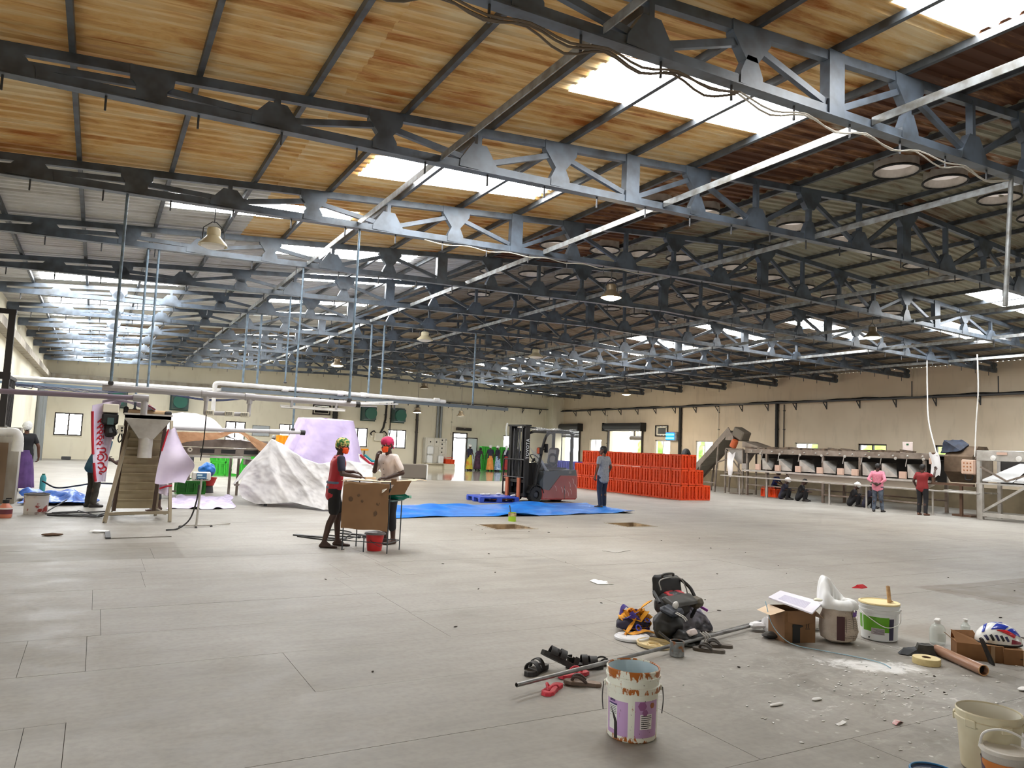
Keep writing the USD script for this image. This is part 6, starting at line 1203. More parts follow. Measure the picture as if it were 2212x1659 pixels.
single('cloth', blob(sheet(lambda U, Vv: (3.72+.75*U-.2*Vv*(U < .3), 20.6-.1*np.sin(5*U), .98-.06*U-.62*Vv*np.clip(1.0-1.1*U, .25, 1)), 26, 20, .006), .035, 7, 3), mat('mustard_cloth', (226, 172, 44), .75, c2=(206, 146, 34), scale=5), 'mustard yellow cloth thrown over a low table beside the white covered machine', 'cloth')
t = thing('low_table', 'low dark legged table under the mustard yellow cloth', 'table', (0, 0, 0)); obj('table_top', box((4.15, 20.75, .92), (.9, .5, .03)), M_SS, t, False); obj('leg', cat(box((3.78, 20.6, .46), (.05, .05, .92))), M_SS, t, False); obj('leg', box((4.5, 20.9, .46), (.05, .05, .92)), M_SS, t, False)
single('blue_bag', blob(ell((2.72, 21.8, .62), (.22, .16, .2), 3), .05, 8, 4), mat('blue_bag', (44, 120, 206), .4), 'bright blue plastic bag on a red basin under the grading machine', 'bag')
t = thing('basin', 'red basin under the blue plastic bag', 'basin', (2.75, 21.8, 0)); obj('basin_bowl', lathe([(0, .2), (.16, .2), (.24, .42), (.22, .42), (.14, .24), (0, .24)], 22), mat('red_bucket_plastic', (190, 32, 34), .4), t); obj('stand', lathe([(.17, 0), (.14, .2), (0, .2)], 14), M_DGREY, t)
single('lilac_sheet', sheet(lambda U, Vv: (1.38+.45*Vv+1.35*U+.05*np.sin(9*Vv), 17.0+3.4*Vv+.1*np.sin(8*U), .012+np.clip(.05*np.sin(19*U+3*Vv)*np.sin(11*Vv+3*U), 0, .1)), 60, 60, .004), mat('lilac_floor_sheet', (212, 200, 222), .7, c2=(186, 172, 202), scale=6), 'lilac printed sheet spread on the floor behind the hopper elevator', 'sheet')
single('white_rag', blob(sheet(lambda U, Vv: (4.55+.45*U*(1-.6*Vv), 29.6+.05*np.sin(6*U), 1.15-1.0*Vv), 14, 20, .006), .05, 5, 8), mat('white_rag', (218, 214, 208), .7), 'white rag hanging before the green crates under the grading machine', 'cloth')
# white tarp covered machine and tall lilac covered machine
def wt(U, Vv):
    x = 3.0+2.55*U; top = np.interp(U, [0, .08, .24, .34, .5, .62, .8, 1.0], [.62, 1.0, 1.55, 1.42, 1.12, 1.02, 1.12, 1.05]); bot = np.interp(U, [0, .1, .3, .36, .6, 1.0], [.16, .04, .10, .14, .03, .03])
    d = np.sin(np.clip(Vv, 0, 1)*PI/2)
    yt = np.interp(U, [0, .3, .6, 1], [18.15, 17.9, 17.0, 16.5]); yb = np.interp(U, [0, .3, .6, 1], [17.8, 17.25, 16.4, 15.95])
    y = np.where(Vv < .25, yt+1.0*(.25-Vv)*4, yt+(yb-yt)*np.clip((Vv-.25)/.75, 0, 1)); z = np.where(Vv < .25, top-.22*(.25-Vv)*4, top+(bot-top)*np.clip((Vv-.25)/.75, 0, 1)**1.1)
    return x+.05*np.sin(7*Vv+5*U), y+.16*np.abs(np.sin(8*U+1.5*Vv))*np.clip(Vv, .2, 1)+.05*np.abs(np.sin(17*U-6*Vv)), z
v, f = sheet(wt, 110, 70, .006); v = v+fb(v*4, 4, 5)[:, None]*np.array([.06, .10, .04])
single('tarpaulin', (v, f), mat('white_woven_tarp', (216, 212, 210), .55, c2=(198, 194, 194), scale=4, bump=.12, bscale=4), 'large creased white tarpaulin draped over a machine behind the masked pair', 'tarpaulin', smooth=40)
t = thing('covered_machine', 'dark machine under the creased white tarpaulin, its feet just showing', 'machine', (0, 0, 0)); obj('machine_body', box((4.3, 18.5, .45), (1.4, .45, .4)), M_DGREY, t, False)
for x, y in ((3.5, 18.2), (3.5, 17.7), (5.0, 17.7), (5.0, 18.2)): obj('leg', box((x, y, .13), (.07, .07, .26)), M_DGREY, t, False)
def lil(U, Vv):
    a = PI*(1.0-U); rx_, ry_ = .72+.40*Vv**1.2+.75*np.clip(.5-U, 0, 1)*Vv, .55+.35*Vv
    top = Vv < .14; k = np.clip(Vv/.14, 0, 1)
    x = 5.95+np.where(top, (rx_*.97)*k, rx_)*np.sign(np.cos(a))*np.abs(np.cos(a))**.45; y = 22.1-np.where(top, ry_*k, ry_)*np.sin(a)**.45
    z = 2.22-.03*k-1.35*np.clip((Vv-.14)/.86, 0, 1)-.04*np.sin(3*U)
    fl = np.clip(Vv-.12, 0, 1); return x+.05*np.sin(24*U+2*Vv)*fl*1.5, y-.14*np.abs(np.sin(11*U+Vv))*fl*1.5, z
v, f = sheet(lil, 110, 50, .006); v = v+fb(v*3.5, 4, 9)[:, None]*np.array([.05, .07, .03])
single('tarpaulin', (v, f), mat('lilac_cover', (206, 188, 220), .6, c2=(190, 172, 208), scale=2.4), 'tall lilac cloth cover draped over a square topped machine', 'cover', smooth=45)
t = thing('covered_machine', 'square topped machine under the tall lilac cover', 'machine', (5.95, 22.3, 0)); obj('machine_body', box((0, 0, 1.1), (1.0, .7, 2.1)), M_DGREY, t, False); obj('machine_base', box((0, 0, .1), (1.3, .9, .2)), M_DGREY, t, False)
t = thing('printed_sack', 'white printed sack corner with red and teal stripes lying on the white tarpaulin', 'sack')
obj('sack_cloth', blob(sheet(lambda U, Vv: (6.42+.62*U, 20.2-.15*Vv, 1.22-.28*U-.2*Vv), 16, 10, .005), .02, 7, 3), mat('printed_sack', (226, 220, 216), .6), t)
obj('red_stripe', tube([(6.45, 20.13, 1.20), (6.72, 20.1, .98), (7.0, 20.1, .93)], .03, 5), M_RED, t); obj('teal_stripe', tube([(6.58, 20.13, 1.2), (6.78, 20.1, 1.04), (6.98, 20.1, 1.02)], .03, 5), mat('teal_print', (30, 140, 150), .6), t)
t = thing('side_frame', 'light steel frame with a yellow tray beside the lilac covered machine', 'frame', (7.3, 22.4, 0)); obj('upright', cat(rod((0, 0, 0), (0, 0, 1.3), .025, 6), rod((-.4, .2, 0), (-.4, .2, 1.3), .025, 6)), M_SS, t); obj('cross_tie', cat(rod((-.4, .2, .5), (0, 0, .5), .02, 6), rod((0, 0, .8), (.1, 0, .95), .02, 6)), M_SS, t); obj('yellow_tray', box((-.2, .1, 1.32), (.6, .4, .05)), M_YE, t, False)
# ---------------------------------------------------------------- painters' things in the foreground
def pail_material(name, base, bands, rust=0.0):
    """Printed pail: bands = (angle0, angle1, z0, z1, colour) in object space, plus rusty paint runs as wear."""
    g = G(); ob = g.add('texture_coordinate', 'object'); s = g.add('separate_xyz', 'x', vector=ob); b = s.split('.')[0]; X, Y, Z = b+'.x', b+'.y', b+'.z'
    ang = g.m('arctan2', Y, X); col = g.mix(0.0, lin(base), lin(base))
    def inr(v, lo, hi): return g.m('multiply', g.m('greater_than', v, lo), g.m('less_than', v, hi))
    for a1, a0, z0, z1, c in [(-p_, -q_, *r__) for p_, q_, *r__ in bands]: col = g.mix(g.m('multiply', inr(ang, a0, a1), inr(Z, z0, z1)), col, lin(c))
    if rust:
        st = g.add('mapping', 'vector', vector=ob, scale=(1.0, 1.0, .25)); n1 = g.noise(st, 30.0, 5.0, .65, .6); n2 = g.noise(ob, 14.0, 3.0)
        zone = g.m('maximum', g.rng(Z, .06, .0, 0.0, .14), g.m('maximum', g.rng(Z, .30, .37, 0.0, .15), g.m('multiply', g.rng(Z, .25, .262, 0.0, .1), g.rng(Z, .30, .285, 0.0, 1.0))))
        f = g.rng(g.m('add', g.m('add', g.m('multiply', n1, .6), g.m('multiply', n2, .4)), zone), .61, .645)
        col = g.mix(g.m('multiply', f, rust), col, lin((166, 92, 26)))
        col = g.mix(g.rng(g.noise(ob, 60.0, 2.0), .70, .74, 0.0, .8), col, lin((70, 56, 46)))
    g.add('principled_bsdf', 'BSDF', base_color=col, roughness=.38)
    return g.done(name, f'n{g.k}.BSDF')
PHI = math.atan2(-3.41, -2.76)                # direction from the pail to the viewer
t = thing('paint_pail', 'white and purple paint pail with rusty brown runs, open and nearest in the foreground', 'paint pail', (2.76, 3.41, 0), PHI)
M_P1 = pail_material('purple_pail_print', (222, 222, 208), [(-1.2, -.10, .03, .225, (186, 148, 190)), (.16, 1.25, .03, .215, (188, 152, 196)), (.62, 1.08, .055, .19, (226, 226, 222)), (-.86, -.32, .075, .155, (236, 232, 228))], 1.0)
obj('pail', lathe([(0, .006), (.128, .006), (.132, 0), (.139, .008), (.1385, .03), (.143, .255), (.151, .258), (.153, .29), (.146, .295), (.146, .325), (.154, .328), (.154, .34), (.149, .343), (.151, .375), (.146, .38), (.141, .375), (.134, .02), (0, .02)], 48), M_P1, t)
obj('lining', lathe([(.1395, .372), (.133, .024), (0, .022)], 40), mat('pale_blue_plastic', (196, 212, 218), .4), t)
for s in (-1, 1): obj('handle_boss', box((0, s*.155, .275), (.03, .014, .03), bev=.005), mat('old_white_plastic', (214, 212, 198), .4), t)
obj('wire_handle', tube(curve([(0, -.165, .275), (.05, -.168, .21), (.085, -.16, .15)], 10), .003, 6), M_DGREY, t); obj('wire_handle', tube(curve([(0, .165, .275), (.05, .168, .22), (.085, .16, .16)], 10), .003, 6), M_DGREY, t)
def onp(a, z, r=.1425): r = r-.003*(1-z/.25); return V(r*math.cos(a), r*math.sin(a), z)
def patch(pts, d=.0016, w=1):
    P = [(-a, z) for a, z in pts]; poly = Polygon([(a*.142, z) for a, z in P]); v, f = tri(trimesh.creation.extrude_polygon(poly, d, engine='earcut'))
    m_ = trimesh.Trimesh(v, f, process=False).subdivide().subdivide(); v, f = np.array(m_.vertices), np.array(m_.faces); a = v[:, 0]/.142; r = .139+.004*v[:, 1]/.25+v[:, 2]+.0005
    return np.stack([r*np.cos(a), r*np.sin(a), v[:, 1]], 1), f
obj('black_mark', patch([(.88, .155), (.94, .17), (.70, .125), (.62, .10), (.60, .012), (.74, .012), (.75, .10), (.80, .12)][::-1]), mat('dark_smear', (38, 30, 28), .5), t)
hx = lambda a, z, r: [(a+r*math.cos(k*PI/3)/.142, z+r*math.sin(k*PI/3)) for k in range(6)]
obj('hexagon', patch(hx(-.40, .200, .026)), mat('plum_print', (148, 92, 138), .4), t); obj('hexagon', patch(hx(-.52, .165, .018)), mat('plum_print', (148, 92, 138), .4), t); obj('hexagon', patch(hx(-.86, .200, .016)), mat('amber_print', (160, 96, 60), .4), t)
def curved_text(s, h, a, z, dk=.0012):
    v, f = tri(meshkit.text_mesh(s, h, dk, True)); v[:, 0] -= (v[:, 0].min()+v[:, 0].max())/2; an = -a+v[:, 0]/.142; r = .1405+.004*(z)/.25+v[:, 2]
    return np.stack([r*np.cos(an), r*np.sin(an), z+v[:, 1]], 1), f
obj('brand_lettering', curved_text('APEX', .012, .86, .205), mat('violet_print', (70, 52, 104), .4), t, False)
obj('brand_plate', patch([(.62, .196), (1.05, .196), (1.08, .19), (.62, .188)]), mat('violet_print', (70, 52, 104), .4), t, False)
for k, w in enumerate((.44, .46, .42, .36, .40, .44, .34)): obj('print_line', patch([(-.36-w, .148-.0105*k), (-.36, .148-.0105*k), (-.36, .1445-.0105*k), (-.36-w, .1445-.0105*k)], .0008), mat('dark_print', (60, 56, 58), .5), t, False)
for k in range(5): obj('print_line', patch([(.66, .180-.009*k), (1.02, .180-.009*k), (1.02, .178-.009*k), (.66, .178-.009*k)], .0008), mat('dark_print', (60, 56, 58), .5), t, False)
t = thing('tin_can', 'small paint smeared tin can standing by the pole', 'tin can', (4.13, 4.57, 0))
obj('can', lathe([(0, .002), (.053, 0), (.056, .004), (.056, .112), (.058, .116), (.055, .118), (.051, .112), (.051, .01), (0, .01)], 28), mat('rusty_tin', (120, 124, 124), .5, metal=.3, c2=(140, 88, 50), scale=26, lo=.5, hi=.62), t)
obj('dark_inside', lathe([(.0505, .108), (.05, .012), (0, .012)], 24), M_BLACK, t); obj('paint_band', lathe([(.0568, .004), (.0568, .04)], 28), mat('grey_paint_smear', (150, 152, 152), .5, c2=(110, 112, 112), scale=30), t)
def lid(name, lab, x, y, r, m, tilt=0.0, inner=False, z=0.0):
    t = thing(name, lab, 'lid', (x, y, z), .3, None, None, tilt, tilt*.4)
    if inner:
        obj('lid_disc', lathe([(0, .006), (r*.9, .006), (r*.93, .022), (r, .022), (r, 0), (0, 0)], 40), m, t); obj('lid_rim', mv(torus(r*.97, .008, 40, 6), (0, 0, .02)), m, t); obj('spout_ring', mv(lathe([(.055, 0), (.055, .02), (.047, .022), (.044, .004), (0, .004)], 24), (-.05, -.02, .005)), m, t)
    else:
        obj('lid_disc', lathe([(0, .020), (r*.9, .020), (r*.95, .024), (r, .018), (r, 0), (r*.97, 0), (r*.96, .012), (0, .012)], 40), m, t); obj('lid_groove', mv(torus(r*.88, .003, 36, 5), (0, 0, .020)), m, t)
    return t
t = lid('pail_lid', 'flat white pail lid lying in front of the black bags', 4.12, 5.12, .15, mat('white_lid', (228, 228, 230), .35), -.03, z=.005)
obj('scribble', cat([tube(curve([(-.05, .02, .021), (-.02, .04, .021), (.01, .01, .021)], 8), .0025, 4), tube([(.05, -.02, .021), (.055, .02, .021)], .0025, 4), tube([(.07, -.02, .021), (.075, .02, .021)], .0025, 4)]), mat('pencil_grey', (160, 160, 170), .6), t)
lid('pail_lid', 'cream pail lid lying upside down under the pole beside the tin can', 4.16, 4.87, .148, mat('cream_lid', (226, 206, 160), .4, c2=(214, 190, 138), scale=10), .02, True, z=.004)
M_POLE = mat('dull_aluminium', (158, 158, 158), .35, metal=.7, c2=(120, 118, 114), scale=8)
t = thing('metal_pole', 'long dull metal pole lying across the floor in front of the bags', 'pole', (0, 0, 0)); obj('tube', pipe((2.46, 4.20, .075), (5.85, 5.12, .03), .0145, .003), M_POLE, t); obj('dark_bore', rod((2.475, 4.204, .0748), (2.52, 4.216, .0745), .0112, 10), M_BLACK, t)
t = thing('metal_pole', 'shorter pole lying parallel behind the long one near the box', 'pole', (0, 0, 0)); obj('tube', pipe((4.22, 4.78, .015), (5.75, 5.17, .02), .012, .003), M_POLE, t); obj('end_bend', tube(curve([(5.75, 5.17, .02), (5.86, 5.2, .03), (5.92, 5.24, .08)], 8), .012, 8), M_POLE, t)
# pile of bags
M_BAG = mat('black_nylon', (28, 27, 27), .55, c2=(40, 39, 38), scale=14); M_BAGG = mat('charcoal_nylon', (58, 56, 52), .55); M_PIPING = mat('grey_piping', (150, 148, 142), .5)
BX = (4.52, 5.18)
def rbox(c, s, bev, rz=0, rx=0, ry=0, amp=.012, seed=0, sc=9): return blob(trimesh.smoothing.filter_laplacian(trimesh.Trimesh(*box(c, s, rz, rx, ry, bev)).subdivide().subdivide().subdivide(), iterations=3), amp, sc, seed, 0)
t = thing('backpack', 'open black backpack with a red lining on top of the bag pile', 'bag', (BX[0]+.09, BX[1]-.03, 0), .1)
obj('bag_body', rbox((0, .02, .24), (.34, .24, .22), .07, 0, .1, 0, .02, 1), M_BAG, t)
obj('back_panel', rbox((.03, .12, .37), (.36, .07, .22), .06, 0, -.25, .1, .012, 2), M_BAG, t); obj('front_flap', rbox((-.02, -.10, .30), (.40, .16, .05), .04, .1, .35, 0, .015, 3), M_BAGG, t)
obj('red_lining', rbox((.01, .0, .335), (.20, .12, .03), .012, 0, .2, 0, .012, 4, 20), mat('red_lining', (176, 30, 40), .6), t)
obj('top_handle', tube(curve([(-.06, .10, .47), (-.05, .09, .50), (.07, .09, .50), (.08, .10, .47)], 12), .011, 6), M_BAGG, t); obj('zip_line', tube(curve([(-.15, .02, .38), (-.12, .06, .46), (.10, .05, .47), (.19, .04, .38), (.2, .02, .28)], 24), .006, 5), M_PIPING, t)
obj('strap', cat(tube(curve([(.19, .1, .44), (.24, .02, .36), (.22, -.06, .24), (.2, -.02, .12)], 16), .016, 6), tube(curve([(-.18, .08, .36), (-.24, -.02, .33), (-.27, -.08, .30)], 10), .014, 6)), M_BAG, t); obj('side_pocket', rbox((.17, -.10, .27), (.12, .12, .09), .03, .2, .2, 0, .01, 7), mat('olive_pocket', (84, 76, 62), .6), t)
t = thing('sports_bag', 'black sports bag with white stripes at the front of the bag pile', 'bag', (4.38, 4.97, 0), .1)
obj('bag_body', rbox((0, 0, .13), (.32, .22, .25), .09, 0, .12, 0, .02, 5), M_BAG, t); obj('top_fold', rbox((.03, -.02, .245), (.22, .16, .07), .03, .3, .3, 0, .015, 6), mat('navy_black_nylon', (36, 40, 50), .55), t)
obj('stripes', cat(tube(curve([(-.02, -.105, .25), (.05, -.125, .21), (.08, -.13, .18)], 8), .005, 5), tube(curve([(.0, -.10, .255), (.07, -.12, .215), (.10, -.126, .185)], 8), .005, 5)), M_PVC, t)
obj('trailing_strap', tube(curve([(-.16, -.05, .10), (-.12, -.16, .04), (.0, -.24, .012), (.06, -.25, .012)], 14), .012, 6), M_BAGG, t)
t = thing('shoe_bag', 'crumpled black pouch with a dusty white shoe toe in front of the sports bag', 'bag', (4.50, 4.84, 0), 0); obj('pouch', rbox((.0, 0, .055), (.30, .16, .11), .045, .2, 0, 0, .025, 8), M_BAG, t); obj('shoe_toe', rbox((-.02, -.06, .10), (.13, .07, .06), .028, .3, .2, 0, .008, 9), mat('dusty_pink_shoe', (206, 192, 186), .6), t); obj('white_piping', cat([tube(curve([(.06+.03*k, -.07, .10), (.10+.03*k, -.09, .06), (.10+.03*k, -.08, .02)], 8), .006, 5) for k in range(3)]), M_PVC, t)
single('cloth_scrap', blob(ell((4.42, 4.92, .30), (.03, .02, .035), 2), .008, 30, 2), M_PVC, 'small white cloth tip poking from between the bags', 'cloth')
# harness
t = thing('safety_harness', 'heap of yellow and purple webbing safety harness beside the black bags', 'harness', (4.30, 5.30, 0)); r_ = random.Random(5)
def ribbon(pts, w=.034, th=.004, seed=0):
    P = curve(pts, 40); T = np.gradient(P, axis=0); T /= np.maximum(np.linalg.norm(T, axis=1, keepdims=True), 1e-9); up = np.array([math.sin(seed), math.cos(seed), 1.2]); S = np.cross(T, up); S /= np.maximum(np.linalg.norm(S, axis=1, keepdims=True), 1e-9); N = np.cross(S, T)
    v = np.vstack([P+S*w/2+N*th/2, P-S*w/2+N*th/2, P-S*w/2-N*th/2, P+S*w/2-N*th/2]); k = len(P); f = []
    for q in range(4):
        for i in range(k-1): a, b = q*k+i, ((q+1) % 4)*k+i; f += [(a, a+1, b+1), (a, b+1, b)]
    return v, np.array(f)
M_WEB = mat('yellow_webbing', (232, 160, 24), .7, c2=(214, 138, 16), scale=20); M_WEBP = mat('purple_webbing', (74, 62, 150), .6)
for k in range(24):
    a = r_.uniform(0, 6.3); p = [V(.15*math.cos(a+1.4*j)*r_.uniform(.4, 1.1), .11*math.sin(a+1.4*j)*r_.uniform(.4, 1.1)+.02, r_.uniform(.03, .20)*(1-.35*(j % 2))) for j in range(5)]
    obj('webbing', ribbon(p, .038, .005, k), M_WEB if k % 3 else M_WEBP, t)
obj('webbing', ribbon([(.16, .0, .26), (.05, -.03, .22), (-.05, -.05, .13), (-.16, -.10, .05), (-.22, -.12, .012)], .045, .006, 1), M_WEB, t); obj('webbing', ribbon([(-.21, -.10, .06), (-.16, -.14, .03), (-.02, -.16, .05), (.12, -.20, .012)], .045, .006, 2), M_WEB, t)
obj('buckle', cat(mv(torus(.026, .006, 14, 6), (-.07, -.13, .07), rx=1.0), mv(torus(.022, .005, 14, 6), (.05, -.10, .12), rx=.7)), mat('blue_buckle', (70, 80, 190), .3), t); obj('padding', blob(ell((0, .02, .07), (.17, .12, .075), 3), .03, 10, 4), mat('dark_padding', (44, 38, 60), .7), t)
t = thing('cap', 'black cap lying beside the yellow harness', 'cap', (4.33, 5.46, 0)); obj('crown', mv(lathe([(.092, 0), (.09, .05), (.07, .085), (.03, .10), (0, .102)], 22), s=(1, 1.15, 1)), M_BAG, t); obj('peak', prism([(-.07, 0), (-.06, -.07), (0, -.1), (.06, -.07), (.07, 0)], .006, (-.01, -.08, .01), (1, 0, 0), (0, 1, .12)), M_BAG, t); obj('badge', cat(box((-.04, -.098, .055), (.03, .006, .02)), box((-.03, -.1, .035), (.04, .006, .008))), mat('grey_badge', (120, 118, 112), .6), t)
single('sandal_scrap', blob(ell((4.19, 5.33, .03), (.05, .035, .03), 2), .01, 20, 3), mat('grey_white_scrap', (180, 172, 168), .6), 'pale strap end sticking out under the yellow harness', 'strap')
t = thing('plastic_bag', 'bulging grey carrier bag with purple cloth at the right of the bag pile', 'bag', (4.86, 5.20, 0), -.3); obj('bag_film', blob(hullp([(-.16, -.1, .01), (.17, -.12, .01), (.2, .1, .01), (-.12, .12, .01), (-.14, -.06, .16), (.12, -.05, .14), (.06, .06, .22), (-.1, .05, .26)]), .03, 12, 9, 4), mat('grey_carrier_bag', (140, 138, 150), .3, c2=(70, 70, 78), scale=9, lo=.45, hi=.6), t); obj('purple_cloth', blob(ell((-.06, .02, .255), (.09, .05, .025), 3), .02, 20, 2), mat('purple_cloth', (146, 62, 162), .7), t); obj('purple_strap', span((-.02, 0, .26), (.13, -.06, .18), .035, .02), mat('purple_cloth', (146, 62, 162), .7), t); obj('teal_cloth', blob(ell((-.11, -.05, .215), (.045, .03, .04), 2), .012, 20, 3), mat('teal_cloth', (40, 150, 176), .7), t)
# footwear
M_SOLE = mat('black_sole', (38, 36, 35), .6); M_REDR = mat('red_rubber', (206, 58, 72), .5, c2=(190, 46, 60), scale=20); M_BRS = mat('brown_sole', (104, 86, 74), .6)
SOLE = [(-.128, 0), (-.12, .028), (-.09, .037), (-.03, .033), (.03, .040), (.08, .047), (.115, .036), (.13, .006), (.12, -.026), (.085, -.040), (.03, -.036), (-.03, -.030), (-.09, -.034), (-.12, -.024)]
def sole_mesh(th=.022, s=1.0):
    a = prism([(x*s, y*s) for x, y in SOLE], th, (0, 0, th/2)); b = prism([(x*s*.955, y*s*.93) for x, y in SOLE], .004, (0, 0, th+.001)); return a, b
def flipflop(lab, x, y, rz, sole, strap, group=None, pitch=0.0, roll=0.0, z=0.0, inner=None, broad=False, s=1.0):
    t = thing('flip_flop', lab, 'flip flop', (x, y, z), rz, group, None, roll, pitch); a, b = sole_mesh(.02, s); obj('sole', a, sole, t, False); obj('footbed', b, inner or sole, t, False); w = .011 if broad else .0065
    obj('strap', cat(tube(curve([(.075*s, .004, .02), (.06*s, .022, .048), (.02*s, .036*s, .05), (-.025*s, .036*s, .022)], 14), w, 6), tube(curve([(.075*s, .004, .02), (.06*s, -.016, .048), (.02*s, -.032*s, .05), (-.02*s, -.033*s, .022)], 14), w, 6)), strap, t); obj('toe_post', rod((.078*s, .003, .018), (.072*s, .003, .036), .005, 6), strap, t)
def sandal(lab, x, y, rz, pitch=0.0, z=0.0, s=1.1, roll=0.0, shoe=False):
    t = thing('sandal', lab, 'sandal', (x, y, z), rz, None, None, roll, pitch); a, b = sole_mesh(.03, s); obj('sole', a, M_SOLE, t, False); obj('footbed', b, mat('grey_footbed', (84, 80, 76), .7), t, False)
    for x0, w, h in ((.055, .05, .055), (-.005, .04, .065)):
        obj('strap', sheet(lambda U, Vv: ((x0-w/2+w*Vv)*s, -.045*s*np.cos(PI*U), .026+h*np.sin(PI*U)), 14, 4, .006), M_SOLE, t)
    obj('buckle', box((.03*s, .035*s, .07), (.03, .012, .02), bev=.003), M_DGREY, t)
    if shoe: obj('heel_wall', mv(lathe([(.038, .02), (.042, .085), (.036, .085), (.033, .02), (.038, .02)], 14, PI*.45, PI*1.55), (-.085*s, 0, 0)), M_SOLE, t)
sandal('black sandal with a broad strap, leftmost of the row along the pole', 2.86, 4.61, -2.6)
sandal('black sandal tipped up on its side against the pole, second in the row', 3.02, 4.57, 2.7, -.42, .06, 1.15, .3, True)
sandal('black sandal under the pole, third in the row', 3.24, 4.56, -.4, 0, 0, 1.1, 0, True)
flipflop('dark brown flip flop at the right end of the sandal row behind the pole', 3.38, 4.58, -.2, mat('dark_brown_sole', (66, 48, 46), .6), M_SOLE)
flipflop('bright red flip flop lying nearest the camera at the left', 2.745, 4.22, 3.75, M_REDR, M_REDR)
flipflop('red flip flop tucked between the sandal row and the brown flip flop', 3.05, 4.42, .10, M_REDR, M_REDR, z=.004)
flipflop('brown flip flop with broad straps beside the purple pail', 3.0, 4.24, 2.55, M_BRS, mat('brown_strap', (64, 48, 42), .6), broad=True, inner=mat('tan_footbed', (138, 118, 104), .7), pitch=-.04, z=.005)
flipflop('grey thonged flip flop nearer the tin can, of the pair right of it', 4.48, 4.58, 2.3, mat('grey_sole', (96, 88, 80), .6), mat('grey_strap', (74, 70, 66), .6), broad=True)
flipflop('grey thonged flip flop further back, of the pair right of the tin can', 4.65, 4.66, 2.5, mat('grey_sole', (96, 88, 80), .6), mat('grey_strap', (74, 70, 66), .6), broad=True)
# cardboard box with a board on top
t = thing('cardboard_box', 'cardboard box with a black tape mark standing open on the floor', 'cardboard box', (5.50, 4.62, 0), -.30)
M_BOXC = mat('brown_box_board', (134, 98, 66), .8, c2=(118, 86, 56), scale=5)
w, d, h = .29, .26, .27
obj('box_walls', cat(box((0, -d/2, h/2), (w, .006, h)), box((0, d/2, h/2), (w, .006, h)), box((-w/2, 0, h/2), (.006, d, h)), box((w/2, 0, h/2), (.006, d, h)), box((0, 0, .004), (w, d, .006))), M_BOXC, t, False)
for sx, a in ((-1, .5), (1, -.75)): obj('side_flap', hullp([(sx*w/2, -d/2, h), (sx*w/2, d/2, h), (sx*(w/2+.13), -d/2+.02, h-.09+(.05 if sx < 0 else 0)), (sx*(w/2+.13), d/2-.02, h-.09+(.05 if sx < 0 else 0)), (sx*(w/2+.002), -d/2, h+.004), (sx*(w/2+.002), d/2, h+.004)]), M_CARDL, t, False)
obj('front_bulge', sheet(lambda U, Vv: (-.13+.26*U, -d/2-.006-.018*np.sin(PI*U)*np.sin(PI*np.clip(Vv, 0, 1)*.6), h-.09*Vv-.02*np.sin(PI*U)*Vv), 12, 6, .004), M_BOXC, t)
obj('black_tape', cat(box((-.04, -d/2-.005, .075), (.07, .004, .15)), box((-.035, -d/2-.007, .145), (.085, .004, .022), ry=.1), box((.012, -d/2-.007, .142), (.02, .003, .012))), M_BLACK, t, False)
obj('arrow_mark', cat([box((x, -d/2-.005, .145), (.005, .003, .04)) for x in (.06, .08)]+[prism([(-.011, 0), (.011, 0), (0, .016)], .003, (x, -d/2-.005, .162), (1, 0, 0), (0, 0, 1)) for x in (.06, .08)]+[box((.07, -d/2-.005, .118), (.04, .003, .005))]), mat('print_brown_black', (52, 38, 30), .7), t, False)
t = thing('white_board', 'white rounded panel resting on top of the open cardboard box', 'board', (5.50, 4.55, .30))
bc = [V(-.13, .22, .03), V(.26, .42, .03), V(.33, .0, .0), V(-.18, -.29, .0)]; o_ = bc[0]; e1, e2 = bc[1]-bc[0], bc[3]-bc[0]
def bd(u, v_): return bc[0]*(1-u)*(1-v_)+bc[1]*u*(1-v_)+bc[2]*u*v_+bc[3]*(1-u)*v_
obj('panel', hullp([bd(u, v_)+V(0, 0, h_) for u, v_ in ((.02, 0), (.98, 0), (1, .03), (1, .97), (.98, 1), (.02, 1), (0, .97), (0, .03)) for h_ in (0, .012)]), mat('lavender_white_panel', (228, 224, 234), .4), t, False)
obj('sticker', cat([span(bd(.15+.04*k, .2)+V(0, 0, .013), bd(.15+.04*k, .8)+V(0, 0, .013), .006, .002) for k in range(14)]), mat('pale_lilac_print', (212, 208, 226), .5), t, False)
single('cloth_scrap', blob(ell((5.44, 4.30, .405), (.045, .03, .014), 2), .01, 26, 5), mat('cream_scrap', (230, 226, 206), .6), 'small cream scrap with a wire lying on the white panel', 'scrap')
t = thing('plastic_roll', 'rolled white plastic lying behind the cardboard box', 'roll', (5.75, 4.83, .07), -.2); obj('roll', blob(rod((-.28, 0, 0), (.32, 0, 0), .065, 16), .012, 14, 3, 2), mat('milky_plastic', (226, 224, 224), .4), t); obj('loose_film', blob(box((-.3, .05, -.02), (.22, .1, .05), bev=.02), .02, 12, 5, 3), mat('milky_plastic', (226, 224, 224), .4), t)
single('black_bag', blob(ell((5.42, 4.72, .025), (.16, .08, .025), 3), .015, 14, 6), M_BAG, 'flat black pouch on the floor behind the cardboard box', 'bag')
single('strapping', tube(curve([(5.28, 4.72, .32), (5.24, 4.6, .14), (5.30, 4.46, .02), (5.42, 4.22, .006), (5.52, 4.0, .006), (5.56, 3.80, .006), (5.50, 3.68, .006)], 40), .004, 5), mat('pale_blue_strapping', (156, 190, 206), .4), 'pale blue strapping band trailing on the floor from the cardboard box', 'strapping')
